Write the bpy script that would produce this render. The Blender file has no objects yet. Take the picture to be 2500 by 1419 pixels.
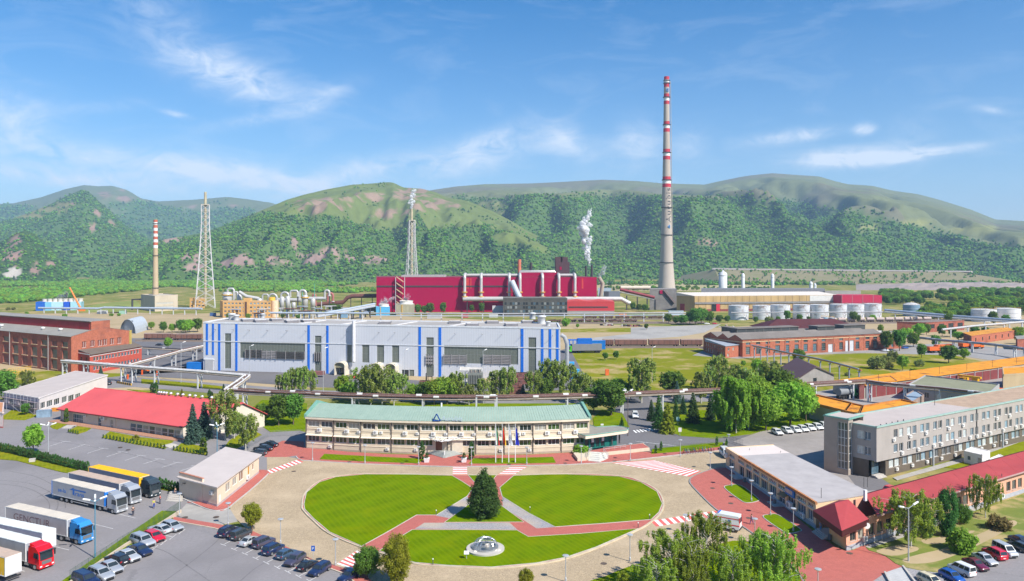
import bpy,math,random
import numpy as np
from mathutils import Vector,Matrix,noise
R=math.radians
rnd=random.Random(7)
sc=bpy.context.scene
C=sc.collection
# ---------------------------------------------------------------- camera
F,HC,YH,CX=1850.0,50.0,640.0,1250.0 # focal length, horizon and centre in photo pixels, camera height in metres
cd=bpy.data.cameras.new('camera');cam=bpy.data.objects.new('camera',cd);C.objects.link(cam)
cd.sensor_width=36;cd.lens=36*F/2500;cd.shift_y=-(709.5-YH)/2500
cd.clip_start=1;cd.clip_end=60000
cam.location=(0,0,HC);cam.rotation_euler=(R(90),0,0)
sc.camera=cam
# ---------------------------------------------------------------- sun and sky
SUN_AZ,SUN_EL=R(130),R(44) # clockwise from +Y
sdir=Vector((math.sin(SUN_AZ)*math.cos(SUN_EL),math.cos(SUN_AZ)*math.cos(SUN_EL),math.sin(SUN_EL)))
sl=bpy.data.lights.new('sun','SUN');sl.energy=4.6;sl.angle=R(0.53);sl.color=(1,.95,.86)
so=bpy.data.objects.new('sun',sl);C.objects.link(so)
so.rotation_euler=sdir.to_track_quat('Z','Y').to_euler();so.location=(200,-200,600)
sc.view_settings.view_transform='Standard';sc.view_settings.look='None'
sc.view_settings.exposure=0.72;sc.view_settings.gamma=1
W=bpy.data.worlds.new('World');sc.world=W;W.use_nodes=True
sc.cycles.use_denoising=True;sc.cycles.max_bounces=7;sc.cycles.diffuse_bounces=4;sc.cycles.glossy_bounces=2
sc.cycles.transmission_bounces=4;sc.cycles.transparent_max_bounces=10;sc.cycles.volume_bounces=0
sc.cycles.use_adaptive_sampling=True;sc.cycles.adaptive_threshold=.02;sc.cycles.caustics_reflective=False
def sky():
 nt=W.node_tree;N=nt.nodes;L=nt.links;N.clear()
 def nd(t,**k):
  n=N.new(t)
  for a,b in k.items():setattr(n,a,b)
  return n
 def mth(op,a,b=None,c=None):
  n=nd('ShaderNodeMath',operation=op)
  for i,v in enumerate((a,b,c)):
   if v is None:continue
   if isinstance(v,(int,float)):n.inputs[i].default_value=v
   else:L.new(v,n.inputs[i])
  return n.outputs[0]
 tex=nd('ShaderNodeTexSky',sky_type='NISHITA',sun_disc=False,sun_elevation=SUN_EL,sun_rotation=SUN_AZ,altitude=650,air_density=1.0,dust_density=1.0,ozone_density=3.4)
 hs=nd('ShaderNodeHueSaturation');hs.inputs['Saturation'].default_value=1.44;hs.inputs['Value'].default_value=1.0
 L.new(tex.outputs[0],hs.inputs['Color'])
 tc=nd('ShaderNodeTexCoord');sx=nd('ShaderNodeSeparateXYZ');L.new(tc.outputs['Generated'],sx.inputs[0])
 az=mth('ARCTAN2',sx.outputs[0],sx.outputs[1]);el=mth('ARCSINE',sx.outputs[2])
 cb=nd('ShaderNodeCombineXYZ');L.new(az,cb.inputs[0]);L.new(el,cb.inputs[1])
 nz=nd('ShaderNodeTexNoise');nz.inputs['Scale'].default_value=7;nz.inputs['Detail'].default_value=7;nz.inputs['Roughness'].default_value=.62;nz.inputs['Distortion'].default_value=.9
 mp=nd('ShaderNodeMapping');mp.inputs['Scale'].default_value=(1,3.2,1);mp.inputs['Rotation'].default_value=(0,0,R(-14));L.new(cb.outputs[0],mp.inputs[0]);L.new(mp.outputs[0],nz.inputs[0])
 nz2=nd('ShaderNodeTexNoise');nz2.inputs['Scale'].default_value=20;nz2.inputs['Detail'].default_value=6;nz2.inputs['Roughness'].default_value=.6;nz2.inputs['Distortion'].default_value=1.6
 mp2=nd('ShaderNodeMapping');mp2.inputs['Scale'].default_value=(1,1.7,1);mp2.inputs['Rotation'].default_value=(0,0,R(20));L.new(cb.outputs[0],mp2.inputs[0]);L.new(mp2.outputs[0],nz2.inputs[0])
 # thin cirrus everywhere, then the separate banks of cloud that hang over the valley (azimuth, elevation, half sizes, tilt, weight)
 tot=mth('MULTIPLY',mth('SMOOTH_MIN',mth('MAXIMUM',mth('SUBTRACT',nz.outputs[0],.5),0),.3,.1),.55)
 low=mth('MULTIPLY',mth('MAXIMUM',mth('SUBTRACT',.33,mth('ABSOLUTE',mth('SUBTRACT',el,.05))),0),.5)
 tot=mth('ADD',tot,low)
 for px,py,hx,hy,tilt,wt in((380,30,170,75,35,.5),(580,190,165,48,14,.95),(790,240,85,24,-24,.75),(640,290,130,16,-14,.5),(30,300,120,85,0,.75),(240,262,110,16,-10,.4),
 (300,400,320,38,6,1.),(180,440,330,28,4,.95),(640,440,260,36,10,1.),(860,425,160,28,-14,.9),(1150,385,150,42,-16,1.0),(1190,345,80,22,-25,.7),(1385,350,75,38,25,.8),
 (1560,350,60,52,10,.8),(1690,355,45,45,0,.5),(2070,386,130,24,-2,1.7),(2260,376,150,14,-6,1.3),(1930,333,90,16,-4,1.5),(2110,316,24,14,0,1.6),(2230,340,60,60,0,.4),(430,279,30,8,8,.8),(2420,270,40,10,15,.6)):
  a0=math.atan2(px-CX,F);e0=math.atan2(YH-py,math.hypot(F,px-CX));sc_=math.cos(a0)**2
  da=mth('SUBTRACT',az,a0);de=mth('SUBTRACT',el,e0);c_,s_=math.cos(R(tilt)),math.sin(R(tilt))
  u=mth('MULTIPLY',mth('SUBTRACT',mth('MULTIPLY',da,c_),mth('MULTIPLY',de,s_)),F/hx/sc_)
  v=mth('MULTIPLY',mth('ADD',mth('MULTIPLY',da,s_),mth('MULTIPLY',de,c_)),F/hy/sc_)
  r2=mth('ADD',mth('MULTIPLY',u,u),mth('MULTIPLY',v,v))
  g=mth('POWER',2.718,mth('MULTIPLY',r2,-1.1))
  tot=mth('ADD',tot,mth('MULTIPLY',g,mth('MULTIPLY',mth('MAXIMUM',mth('SUBTRACT',mth('ADD',mth('MULTIPLY',nz2.outputs[0],1.15),mth('MULTIPLY',nz.outputs[0],.75)),.62),0),wt*1.35)))
 fac=mth('MINIMUM',tot,.85)
 mx=nd('ShaderNodeMix',data_type='RGBA');L.new(fac,mx.inputs[0]);L.new(hs.outputs[0],mx.inputs[6]);mx.inputs[7].default_value=(6.4,6.9,7.6,1)
 bg=nd('ShaderNodeBackground');bg.inputs['Strength'].default_value=.095;L.new(mx.outputs[2],bg.inputs[0])
 out=nd('ShaderNodeOutputWorld');L.new(bg.outputs[0],out.inputs[0])
sky()
# ---------------------------------------------------------------- helpers
def P(x,y,z=0.0): # photo pixel on the level z -> place in the world
 D=F*(HC-z)/(y-YH)
 return Vector(((x-CX)/F*D,D,z))
def PD(x,y,D): # photo pixel at distance D
 return Vector(((x-CX)/F*D,D,HC-(y-YH)/F*D))
def hgt(yb,yt):return HC*(yb-yt)/(yb-YH)
_mats={}
def srgb(r,g,b):
 f=lambda c:(c/255/12.92)if c<=10.3 else((c/255+.055)/1.055)**2.4
 return(f(r),f(g),f(b))
def M(name,col=None,rough=.85,var=.14,scale=.6,metal=0.,bump=0.,spec=.3,streak=0.,kind=None,col2=None,freq=1.,coat=0.):
 if name in _mats:return _mats[name]
 m=bpy.data.materials.new(name);m.use_nodes=True;_mats[name]=m
 nt=m.node_tree;N=nt.nodes;L=nt.links;b=N['Principled BSDF']
 b.inputs['Roughness'].default_value=rough;b.inputs['Metallic'].default_value=metal;b.inputs['Specular IOR Level'].default_value=spec
 if coat:b.inputs['Coat Weight'].default_value=coat;b.inputs['Coat Roughness'].default_value=.06
 tc=N.new('ShaderNodeTexCoord')
 n1=N.new('ShaderNodeTexNoise');n1.inputs['Scale'].default_value=scale;n1.inputs['Detail'].default_value=6;n1.inputs['Roughness'].default_value=.65
 vec=tc.outputs['Object']
 if streak: # run-off stains that hang down a wall
  mp=N.new('ShaderNodeMapping');mp.inputs['Scale'].default_value=(1,1,streak);L.new(vec,mp.inputs[0]);L.new(mp.outputs[0],n1.inputs[0])
 else:L.new(vec,n1.inputs[0])
 rp=N.new('ShaderNodeMapRange');rp.inputs[1].default_value=.28;rp.inputs[2].default_value=.72;L.new(n1.outputs[0],rp.inputs[0])
 mx=N.new('ShaderNodeMix');mx.data_type='RGBA';L.new(rp.outputs[0],mx.inputs[0])
 c2=col2 if col2 else tuple(min(1,c*(1+var))for c in col);c1=col if col2 else tuple(c*(1-var)for c in col)
 mx.inputs[6].default_value=(*c1,1);mx.inputs[7].default_value=(*c2,1)
 colo=mx.outputs[2]
 def mixin(fac,color,lo=0.,hi=1.):
  nonlocal colo
  r=N.new('ShaderNodeMapRange');r.inputs[1].default_value=lo;r.inputs[2].default_value=hi;L.new(fac,r.inputs[0])
  x=N.new('ShaderNodeMix');x.data_type='RGBA';L.new(r.outputs[0],x.inputs[0]);L.new(colo,x.inputs[6]);x.inputs[7].default_value=(*color,1);colo=x.outputs[2]
 def wave(axis,f,dist=0.,prof='SIN'):
  w=N.new('ShaderNodeTexWave');w.bands_direction=axis;w.wave_profile=prof;w.inputs['Scale'].default_value=f;w.inputs['Distortion'].default_value=dist;L.new(vec,w.inputs[0]);return w.outputs[0 if False else 1]
 bumpsrc=n1.outputs[0]
 if kind=='grass': # mown bands and fine blades
  n2=N.new('ShaderNodeTexNoise');n2.inputs['Scale'].default_value=3.;n2.inputs['Detail'].default_value=8;n2.inputs['Roughness'].default_value=.8;L.new(vec,n2.inputs[0])
  mixin(n2.outputs[0],tuple(c*.5 for c in col),.5,.8)
  for f_,dm_,hi in((.055,6.,1.9),(.30,9.,1.8)):
   w=N.new('ShaderNodeTexWave');w.bands_direction='X';w.inputs['Scale'].default_value=f_;w.inputs['Distortion'].default_value=dm_;w.inputs['Detail'].default_value=2;w.inputs['Detail Scale'].default_value=.12 if f_<.1 else.05;mp=N.new('ShaderNodeMapping');mp.inputs['Rotation'].default_value=(0,0,.75 if f_<.1 else-.5);L.new(vec,mp.inputs[0]);L.new(mp.outputs[0],w.inputs[0])
   mixin(w.outputs[1],(col[0]*1.5,col[1]*1.25,col[2]),.3,hi)
  n5=N.new('ShaderNodeTexNoise');n5.inputs['Scale'].default_value=.16;n5.inputs['Detail'].default_value=5;L.new(vec,n5.inputs[0]);mixin(n5.outputs[0],(col[0]*1.9,col[1]*1.25,col[2]),.52,.95);bumpsrc=n2.outputs[0]
 elif kind=='rough_grass':
  n2=N.new('ShaderNodeTexNoise');n2.inputs['Scale'].default_value=freq*.035;n2.inputs['Detail'].default_value=7;n2.inputs['Roughness'].default_value=.62;L.new(vec,n2.inputs[0])
  mixin(n2.outputs[0],(.40,.30,.14),.49,.64)
  n3=N.new('ShaderNodeTexNoise');n3.inputs['Scale'].default_value=freq*.8;n3.inputs['Detail'].default_value=6;n3.inputs['Roughness'].default_value=.75;L.new(vec,n3.inputs[0])
  mixin(n3.outputs[0],(.10,.14,.006),.52,.8)
 elif kind=='cobble':
  v=N.new('ShaderNodeTexVoronoi');v.inputs['Scale'].default_value=4.5;L.new(vec,v.inputs[0])
  mixin(v.outputs[0],tuple(c*.70 for c in col),.35,.8)
  n2=N.new('ShaderNodeTexNoise');n2.inputs['Scale'].default_value=.12;n2.inputs['Detail'].default_value=5;L.new(vec,n2.inputs[0])
  mixin(n2.outputs[0],(.50,.39,.26),.45,.8);bumpsrc=v.outputs[0]
 elif kind=='asphalt':
  n2=N.new('ShaderNodeTexNoise');n2.inputs['Scale'].default_value=.05;n2.inputs['Detail'].default_value=4;L.new(vec,n2.inputs[0])
  mixin(n2.outputs[0],tuple(c*.80 for c in col),.48,.66)
  v=N.new('ShaderNodeTexVoronoi');v.feature='DISTANCE_TO_EDGE';v.inputs['Scale'].default_value=.055;v.inputs['Randomness'].default_value=1
  dm=N.new('ShaderNodeVectorMath');dm.operation='MULTIPLY_ADD';dm.inputs[1].default_value=(3,3,0);L.new(n1.outputs[1],dm.inputs[0]);L.new(vec,dm.inputs[2]);L.new(dm.outputs[0],v.inputs[0])
  mixin(v.outputs[0],tuple(c*.80 for c in col),.005,.002)
  n4=N.new('ShaderNodeTexNoise');n4.inputs['Scale'].default_value=.35;n4.inputs['Detail'].default_value=8;n4.inputs['Roughness'].default_value=.7;L.new(vec,n4.inputs[0])
  mixin(n4.outputs[0],tuple(c*.66 for c in col),.60,.9)
 elif kind=='paver':
  br=N.new('ShaderNodeTexBrick');br.inputs['Scale'].default_value=2.2;br.inputs['Mortar Size'].default_value=.03;br.inputs['Color1'].default_value=(0,0,0,1);br.inputs['Color2'].default_value=(.35,.35,.35,1);br.inputs['Mortar'].default_value=(1,1,1,1);L.new(vec,br.inputs[0])
  mixin(br.outputs[0],tuple(c*.5 for c in col),0,1.2)
  n2=N.new('ShaderNodeTexNoise');n2.inputs['Scale'].default_value=.09;n2.inputs['Detail'].default_value=5;L.new(vec,n2.inputs[0])
  mixin(n2.outputs[0],(col[0]*.75,col[1]*.8,col[2]*.85),.5,.75)
 elif kind=='ribs': # folded metal sheet
  mixin(wave('X',freq),tuple(c*.86 for c in col),.72,1.0);bumpsrc=None
 elif kind=='brickwork':
  n2=N.new('ShaderNodeTexNoise');n2.inputs['Scale'].default_value=2.6;n2.inputs['Detail'].default_value=8;n2.inputs['Roughness'].default_value=.8;L.new(vec,n2.inputs[0])
  mixin(n2.outputs[0],tuple(c*.55 for c in col),.5,.85)
  n3=N.new('ShaderNodeTexNoise');n3.inputs['Scale'].default_value=.13;n3.inputs['Detail'].default_value=5;L.new(vec,n3.inputs[0])
  mixin(n3.outputs[0],(col[0]*.55,col[1]*.6,col[2]*.7),.5,.7)
 elif kind=='rust':
  n2=N.new('ShaderNodeTexNoise');n2.inputs['Scale'].default_value=freq;n2.inputs['Detail'].default_value=8;n2.inputs['Roughness'].default_value=.7;L.new(vec,n2.inputs[0])
  mixin(n2.outputs[0],(.17,.06,.02),.54,.7)
 elif kind=='attr':
  at=N.new('ShaderNodeAttribute');at.attribute_name='col'
  x=N.new('ShaderNodeMix');x.data_type='RGBA';x.blend_type='MULTIPLY';x.inputs[0].default_value=1;L.new(colo,x.inputs[6]);L.new(at.outputs[0],x.inputs[7]);colo=x.outputs[2]
 elif kind=='leaf':
  oi=N.new('ShaderNodeObjectInfo');hv=N.new('ShaderNodeHueSaturation')
  r1=N.new('ShaderNodeMapRange');r1.inputs[3].default_value=.478;r1.inputs[4].default_value=.52;L.new(oi.outputs['Random'],r1.inputs[0]);L.new(r1.outputs[0],hv.inputs['Hue'])
  r2=N.new('ShaderNodeMapRange');r2.inputs[3].default_value=.75;r2.inputs[4].default_value=1.2;L.new(oi.outputs['Random'],r2.inputs[0]);L.new(r2.outputs[0],hv.inputs['Value'])
  L.new(colo,hv.inputs['Color']);colo=hv.outputs[0]
  b.inputs['Subsurface Weight'].default_value=0;tr=N.new('ShaderNodeBsdfTranslucent');L.new(colo,tr.inputs[0])
  ms=N.new('ShaderNodeMixShader');ms.inputs[0].default_value=.5;L.new(b.outputs[0],ms.inputs[1]);L.new(tr.outputs[0],ms.inputs[2]);L.new(ms.outputs[0],N['Material Output'].inputs[0]);bumpsrc=None
 if bump and bumpsrc is not None:
  bp=N.new('ShaderNodeBump');bp.inputs['Strength'].default_value=bump;bp.inputs['Distance'].default_value=.05;L.new(bumpsrc,bp.inputs['Height']);L.new(bp.outputs[0],b.inputs['Normal'])
 L.new(colo,b.inputs['Base Color'])
 return m
def GL(name,col,rough=.06): # window glass: dark or curtained room, or sky reflection painted in
 if name in _mats:return _mats[name]
 m=M(name,col,rough,.35,.9,spec=.6);return m
def root_loc(o):
 v=Vector((0,0,0))
 while o is not None:v=v+o.location;o=o.parent
 return v
class MB:
 def __init__(s):s.v=[];s.f=[]
 def add(s,vs,fs):
  k=len(s.v);s.v+=[tuple(p)for p in vs];s.f+=[tuple(i+k for i in f)for f in fs];return s
 def box(s,c,size,rz=0.,up=None): # c = centre of the base
  x,y,h=size[0]/2,size[1]/2,size[2];ca,sa=math.cos(rz),math.sin(rz)
  pts=[(c[0]+a*x*ca-b*y*sa,c[1]+a*x*sa+b*y*ca,c[2]+z)for z in(0,h)for a,b in((-1,-1),(1,-1),(1,1),(-1,1))]
  return s.add(pts,[(3,2,1,0),(4,5,6,7),(0,1,5,4),(1,2,6,5),(2,3,7,6),(3,0,4,7)])
 def obox(s,o,u,x0,x1,y0,y1,z0,z1): # along a wall: x along u, y outwards
  n=Vector((u.y,-u.x,0));pts=[o+u*x+n*y+Vector((0,0,z))for z in(z0,z1)for x,y in((x0,y1),(x1,y1),(x1,y0),(x0,y0))]
  return s.add(pts,[(3,2,1,0),(4,5,6,7),(0,1,5,4),(1,2,6,5),(2,3,7,6),(3,0,4,7)])
 def prism(s,poly,z0,z1):
  n=len(poly);g=lambda z,i:z[i]if isinstance(z,(list,tuple))else z
  a=sum(poly[i][0]*poly[(i+1)%n][1]-poly[(i+1)%n][0]*poly[i][1]for i in range(n))
  idx=list(range(n))if a>0 else list(range(n))[::-1]
  pts=[(poly[i][0],poly[i][1],g(z0,i))for i in idx]+[(poly[i][0],poly[i][1],g(z1,i))for i in idx]
  return s.add(pts,[tuple(range(n))[::-1],tuple(range(n,2*n))]+[(i,(i+1)%n,n+(i+1)%n,n+i)for i in range(n)])
 def quad(s,*pts):return s.add(pts,[tuple(range(len(pts)))])
 def hexa(s,b,t): # bottom ring and top ring of the same number of points
  n=len(b);return s.add(list(b)+list(t),[tuple(range(n))[::-1],tuple(range(n,2*n))]+[(i,(i+1)%n,n+(i+1)%n,n+i)for i in range(n)])
 def tube(s,a,b,r,r2=None,n=8,caps=True):
  a,b=Vector(a),Vector(b);d=(b-a).normalized();q=d.to_track_quat('Z','Y');r2=r if r2 is None else r2
  pts=[p+q@Vector((rr*math.cos(2*math.pi*i/n),rr*math.sin(2*math.pi*i/n),0))for p,rr in((a,r),(b,r2))for i in range(n)]
  return s.add(pts,[(i,(i+1)%n,n+(i+1)%n,n+i)for i in range(n)])and(s.add(pts[:n],[tuple(range(n))[::-1]]).add(pts[n:],[tuple(range(n))])if caps else s)
 def path(s,pts,r,n=8):
  pts=[Vector(p)for p in pts]
  rings=[]
  for i,p in enumerate(pts):
   d=(pts[min(i+1,len(pts)-1)]-pts[max(i-1,0)]).normalized();q=d.to_track_quat('Z','Y')if abs(d.z)<.999 else d.to_track_quat('Z','X')
   rr=r[i]if isinstance(r,(list,tuple))else r
   if i and rings: # keep rings from twisting
    e=[p+q@Vector((rr*math.cos(2*math.pi*k/n),rr*math.sin(2*math.pi*k/n),0))for k in range(n)]
    off=min(range(n),key=lambda o:sum((e[(k+o)%n]-p-(rings[-1][k]-pts[i-1])).length for k in range(n)))
    rings.append([e[(k+off)%n]for k in range(n)])
   else:rings.append([p+q@Vector((rr*math.cos(2*math.pi*k/n),rr*math.sin(2*math.pi*k/n),0))for k in range(n)])
  m=len(rings);k0=[v for rg in rings for v in rg]
  return s.add(k0,[(j*n+i,j*n+(i+1)%n,(j+1)*n+(i+1)%n,(j+1)*n+i)for j in range(m-1)for i in range(n)]).add(rings[0],[tuple(range(n))[::-1]]).add(rings[-1],[tuple(range(n))])
 def lathe(s,prof,c=(0,0,0),n=16,caps=True):
  pts=[(c[0]+r*math.cos(2*math.pi*i/n),c[1]+r*math.sin(2*math.pi*i/n),c[2]+z)for r,z in prof for i in range(n)];m=len(prof)
  return s.add(pts,[(j*n+i,j*n+(i+1)%n,(j+1)*n+(i+1)%n,(j+1)*n+i)for j in range(m-1)for i in range(n)])and(s.add(pts[:n],[tuple(range(n))[::-1]]).add(pts[-n:],[tuple(range(n))])if caps else s)
 def build(s,name,mat,parent=None,smooth=False):
  o0=root_loc(parent)if parent else Vector((0,0,0))
  me=bpy.data.meshes.new(name);me.from_pydata([(p[0]-o0.x,p[1]-o0.y,p[2]-o0.z)for p in s.v],[],s.f);me.update()
  if smooth:me.polygons.foreach_set('use_smooth',[True]*len(me.polygons))
  return link(name,me,mat,parent)
def link(name,me,mat=None,parent=None,loc=None,rz=0.):
 if mat is not None and not me.materials:me.materials.append(mat)
 o=bpy.data.objects.new(name,me);C.objects.link(o);o.parent=parent
 if loc is not None:o.location=loc
 o.rotation_euler=(0,0,rz)
 return o
def thing(name,label,cat,loc=(0,0,0),rz=0.,group=None):
 o=bpy.data.objects.new(name,None);C.objects.link(o);o.empty_display_size=.3;o.location=loc;o.rotation_euler=(0,0,rz)
 return tag(o,label,cat,group)
def tag(o,label=None,cat=None,group=None,kind=None):
 if label:o['label']=label
 if cat:o['category']=cat
 if group:o['group']=group
 if kind:o['kind']=kind
 return o
def dup(root,loc=None,rz=None,label=None,group=None,scale=None,parent=None):
 o=root.copy();C.objects.link(o)
 if parent is not None:o.parent=parent
 if loc is not None:o.location=loc
 if rz is not None:o.rotation_euler=(0,0,rz)
 if label:o['label']=label
 if group:o['group']=group
 if scale is not None:o.scale=scale
 for ch in list(root.children):dup(ch,parent=o)
 return o
def slab(name,px,z0,z1,mat,parent=None,kind='structure',zp=None): # a sheet or step outlined on the ground
 mb=MB();mb.prism([P(x,y,z1 if zp is None else zp)for x,y in px],z0,z1);o=mb.build(name,mat,parent)
 if parent is None:o['kind']=kind
 return o
def kerb(px,w=.22,h=.14,z0=0.,mat=None,closed=False,name='kerb',zp=None):
 pts=[P(x,y,h if zp is None else zp)for x,y in px]
 if closed:pts.append(pts[0])
 mb=MB();ns=[]
 for i in range(len(pts)):
  a=pts[i]-pts[i-1]if i else(pts[1]-pts[0]if not closed else pts[0]-pts[-2]);b=pts[i+1]-pts[i]if i<len(pts)-1 else(pts[i]-pts[i-1]if not closed else pts[1]-pts[0])
  t=(a.normalized()+b.normalized());t.z=0;t.normalize();ns.append(Vector((-t.y,t.x,0))*w/2)
 v=[]
 for p,n in zip(pts,ns):
  for q in(p-n,p+n):
   v+=[(q.x,q.y,z0),(q.x,q.y,h)]
 fs=[]
 for i in range(len(pts)-1):
  k=4*i;fs+=[(k+1,k+3,k+7,k+5)[::-1],(k,k+1,k+5,k+4)[::-1],(k+2,k+6,k+7,k+3)[::-1]]
 n=4*(len(pts)-1);fs+=[(0,2,3,1),(n,n+1,n+3,n+2)]
 mb.add(v,fs);o=mb.build(name,mat or M('kerbstone',(.42,.40,.38),var=.2));o['kind']='structure';return o
def smooth_px(pts,n=6,closed=True): # rounded outline through given points
 out=[];m=len(pts)
 for i in range(m if closed else m-1):
  g=lambda k:pts[k%m]if closed else pts[max(0,min(m-1,k))]
  p0,p1,p2,p3=(np.array(g(i+k),float)for k in(-1,0,1,2))
  for t in np.linspace(0,1,n,endpoint=False):
   out.append(tuple(.5*((2*p1)+(-p0+p2)*t+(2*p0-5*p1+4*p2-p3)*t*t+(-p0+3*p1-3*p2+p3)*t**3)))
 if not closed:out.append(tuple(pts[-1]))
 return out
Z3=Vector((0,0,1))
try:W.cycles.sampling_method='MANUAL';W.cycles.sample_map_resolution=256
except Exception:pass
ORDN='second third fourth fifth sixth seventh eighth ninth tenth eleventh twelfth thirteenth fourteenth fifteenth sixteenth seventeenth eighteenth nineteenth twentieth'.split()
def nth(i,n):return 'leftmost' if i==0 else 'rightmost' if i==n-1 else ORDN[i-1]+' from the left'
# ---------------------------------------------------------------- hills
def fb(x,y,o=5,s=1.):return noise.fractal(Vector((x*s,y*s,3.7)),1.0,2.0,o)
def interp(tab,x):
 xs=[t[0]for t in tab];return float(np.interp(x,xs,[t[1]for t in tab]))
FOREST,GRASS,ROCK,PALE=(.085,.150,.042),(.150,.190,.052),(.33,.215,.165),(.46,.42,.36)
forest_pts={}
def hill(name,crest,Dc,Db,cols,rows,prof,amp,paint,seed,freq=1/420.,ridge=.0,dens=0.,kindname='hill'):
 x0,x1=crest[0][0],crest[-1][0];V=[];colr=[];back=5
 for j in range(rows+back):
  t=j/(rows-1)
  for i in range(cols):
   px=x0+(x1-x0)*i/(cols-1)
   dc=interp(Dc,px)if isinstance(Dc,list)else Dc;db=interp(Db,px)if isinstance(Db,list)else Db
   py=interp(crest,px);zc=HC+(YH-py)/F*dc
   D=db+(dc-db)*t
   dx=(px-CX)/F
   X,Y=dx*D,D
   if t<=1:
    z=zc*(prof(t));e=min(1,(1-t)*4.0)*min(1,t*4)
    f=fb(X+seed*977,Y,5,freq);g=1-abs(fb(X*1.0+seed*311,Y*.45,4,freq*1.3))*2
    z+=amp*e*(1-.62*t)*(f*.55+g*ridge)+(1-e)*0
    z+=amp*.05*fb(X,Y,3,1/60.)*min(1,(1-t)*6)
    zm=HC+(YH-py-1.5-34*(1-t))/F*D
    if t<1 and z>zm-25:z=zm-25*math.exp(-(z-zm+25)/25)if z-zm+25<200 else zm
   else:
    z=zc*(1-(t-1)*2.2)
   V.append((X,Y,max(z,-3)if t>.001 else-3))
 fs=[(j*cols+i,j*cols+i+1,(j+1)*cols+i+1,(j+1)*cols+i)for j in range(rows+back-1)for i in range(cols-1)]
 me=bpy.data.meshes.new(name);me.from_pydata(V,[],fs);me.update()
 me.polygons.foreach_set('use_smooth',[True]*len(me.polygons))
 ca=me.color_attributes.new('col','FLOAT_COLOR','POINT');buf=[];wt=[]
 for(X,Y,z)in V:
  sx=CX+X/Y*F;sy=YH-(z-HC)/Y*F
  c,w=paint(sx,sy,X,Y,z);buf+=[*c,1];wt.append(w)
 ca.data.foreach_set('color',buf)
 o=link(name,me,M('hillside',(1,1,1),.95,.22,.035,kind='attr',spec=.05));o['kind']='structure'
 # trees of the forest: points spread over the slope by area and mask
 r=random.Random(seed);va=np.array(V)
 pts=[]
 for k,f in enumerate(fs[:(rows-1)*(cols-1)]):
  w=sum(wt[i]for i in f)/4
  if w<=.02:continue
  a,b,c_,d=(va[i]for i in f);ar=np.linalg.norm(np.cross(b-a,d-a))
  n=ar*dens*w;n=int(n)+(r.random()<n%1)
  for _ in range(n):
   u,v=r.random(),r.random();p=a*(1-u)*(1-v)+b*u*(1-v)+c_*u*v+d*(1-u)*v
   pts.append(tuple(p))
 forest_pts[name]=pts
 return o
def ell(sx,sy,lst):
 m=0.
 for cx,cy,rx,ry in lst:
  m=max(m,1.6-((sx-cx)/rx)**2-((sy-cy)/ry)**2)
 return max(0.,m)
def mixc(a,b,t):return tuple(x*(1-t)+y*t for x,y in zip(a,b))
def st(x,a,b):t=max(0.,min(1.,(x-a)/(b-a)));return t*t*(3-2*t)
def paint_mid(sx,sy,X,Y,z):
 tl=interp([(300,500),(600,505),(700,528),(860,552),(980,560),(1100,552),(1180,560),(1300,600),(1500,640)],sx)
 n=fb(X,Y,4,1/120.);n2=fb(X+900,Y,5,1/45.)
 f=st(sy+n*26,tl-8,tl+9)
 rk=ell(sx,sy,[(800,497,85,18),(770,510,40,12),(900,482,55,12),(1010,470,55,22),(1060,500,60,18),(950,520,60,12)])*(.5+n2*1.6)
 rk2=ell(sx,sy,[(640,636,75,17),(560,645,40,12),(740,632,60,18),(820,625,60,20),(900,634,45,10),(470,640,28,30),(420,588,45,9),(720,590,10,26),(620,672,40,6)])*(.62+n2*1.4)
 w=f;c=mixc(GRASS,FOREST,f)
 if n2>.28 and f<.5:w=max(w,.25)
 k=st(rk,.35,.9);c=mixc(c,ROCK,k*.85);w*=1-k
 k=st(rk2,.35,.85);c=mixc(c,mixc(ROCK,(.30,.22,.20),.5),k);w*=1-.9*k
 return c,w
def paint_right(sx,sy,X,Y,z):
 tl=interp([(1000,505),(1085,498),(1112,476),(1200,484),(1500,480),(1700,482),(1850,482),(1950,500),(2100,520),(2250,560),(2400,590),(2600,620)],sx)
 n=fb(X,Y,4,1/300.);n2=fb(X+700,Y,5,1/90.)
 f=st(sy+n*9,tl-3,tl+4)
 rk=ell(sx,sy,[(1715,595,40,10),(1730,610,26,9),(1580,530,30,8)])*(.4+n2*1.6)
 gp=ell(sx,sy,[(2120,555,45,7),(1580,532,28,8),(1210,525,45,9),(2240,545,40,8),(1190,500,50,10),(2380,560,60,12)])*(.7+n2*.8)
 c=mixc((.165,.185,.085),FOREST,f);w=f
 c=mixc(c,(.17,.13,.12),st(fb(X,Y,4,1/500.),.1,.5)*.4*(1-f))
 k=st(gp,.3,.8);c=mixc(c,(.24,.25,.09),k);w*=1-k
 k=st(rk,.4,.9);c=mixc(c,ROCK,k);w*=1-k
 return c,w
def paint_peak(sx,sy,X,Y,z):
 n2=fb(X+700,Y,5,1/70.);n=fb(X,Y,4,1/160.)
 gp=max(ell(sx,sy,[(120,512,55,7),(70,528,40,7),(160,500,25,6)]),0)
 rk=ell(sx,sy,[(235,520,12,8),(275,545,10,12),(175,495,10,5),(265,575,12,8),(225,555,10,8)])*(.6+n2*1.5)
 c,w=FOREST,1.
 k=st(gp,.3,.8);c=mixc(c,(.26,.25,.10),k);w*=1-k
 k=st(rk,.5,.9);c=mixc(c,ROCK,k);w*=1-k
 return c,w
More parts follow.
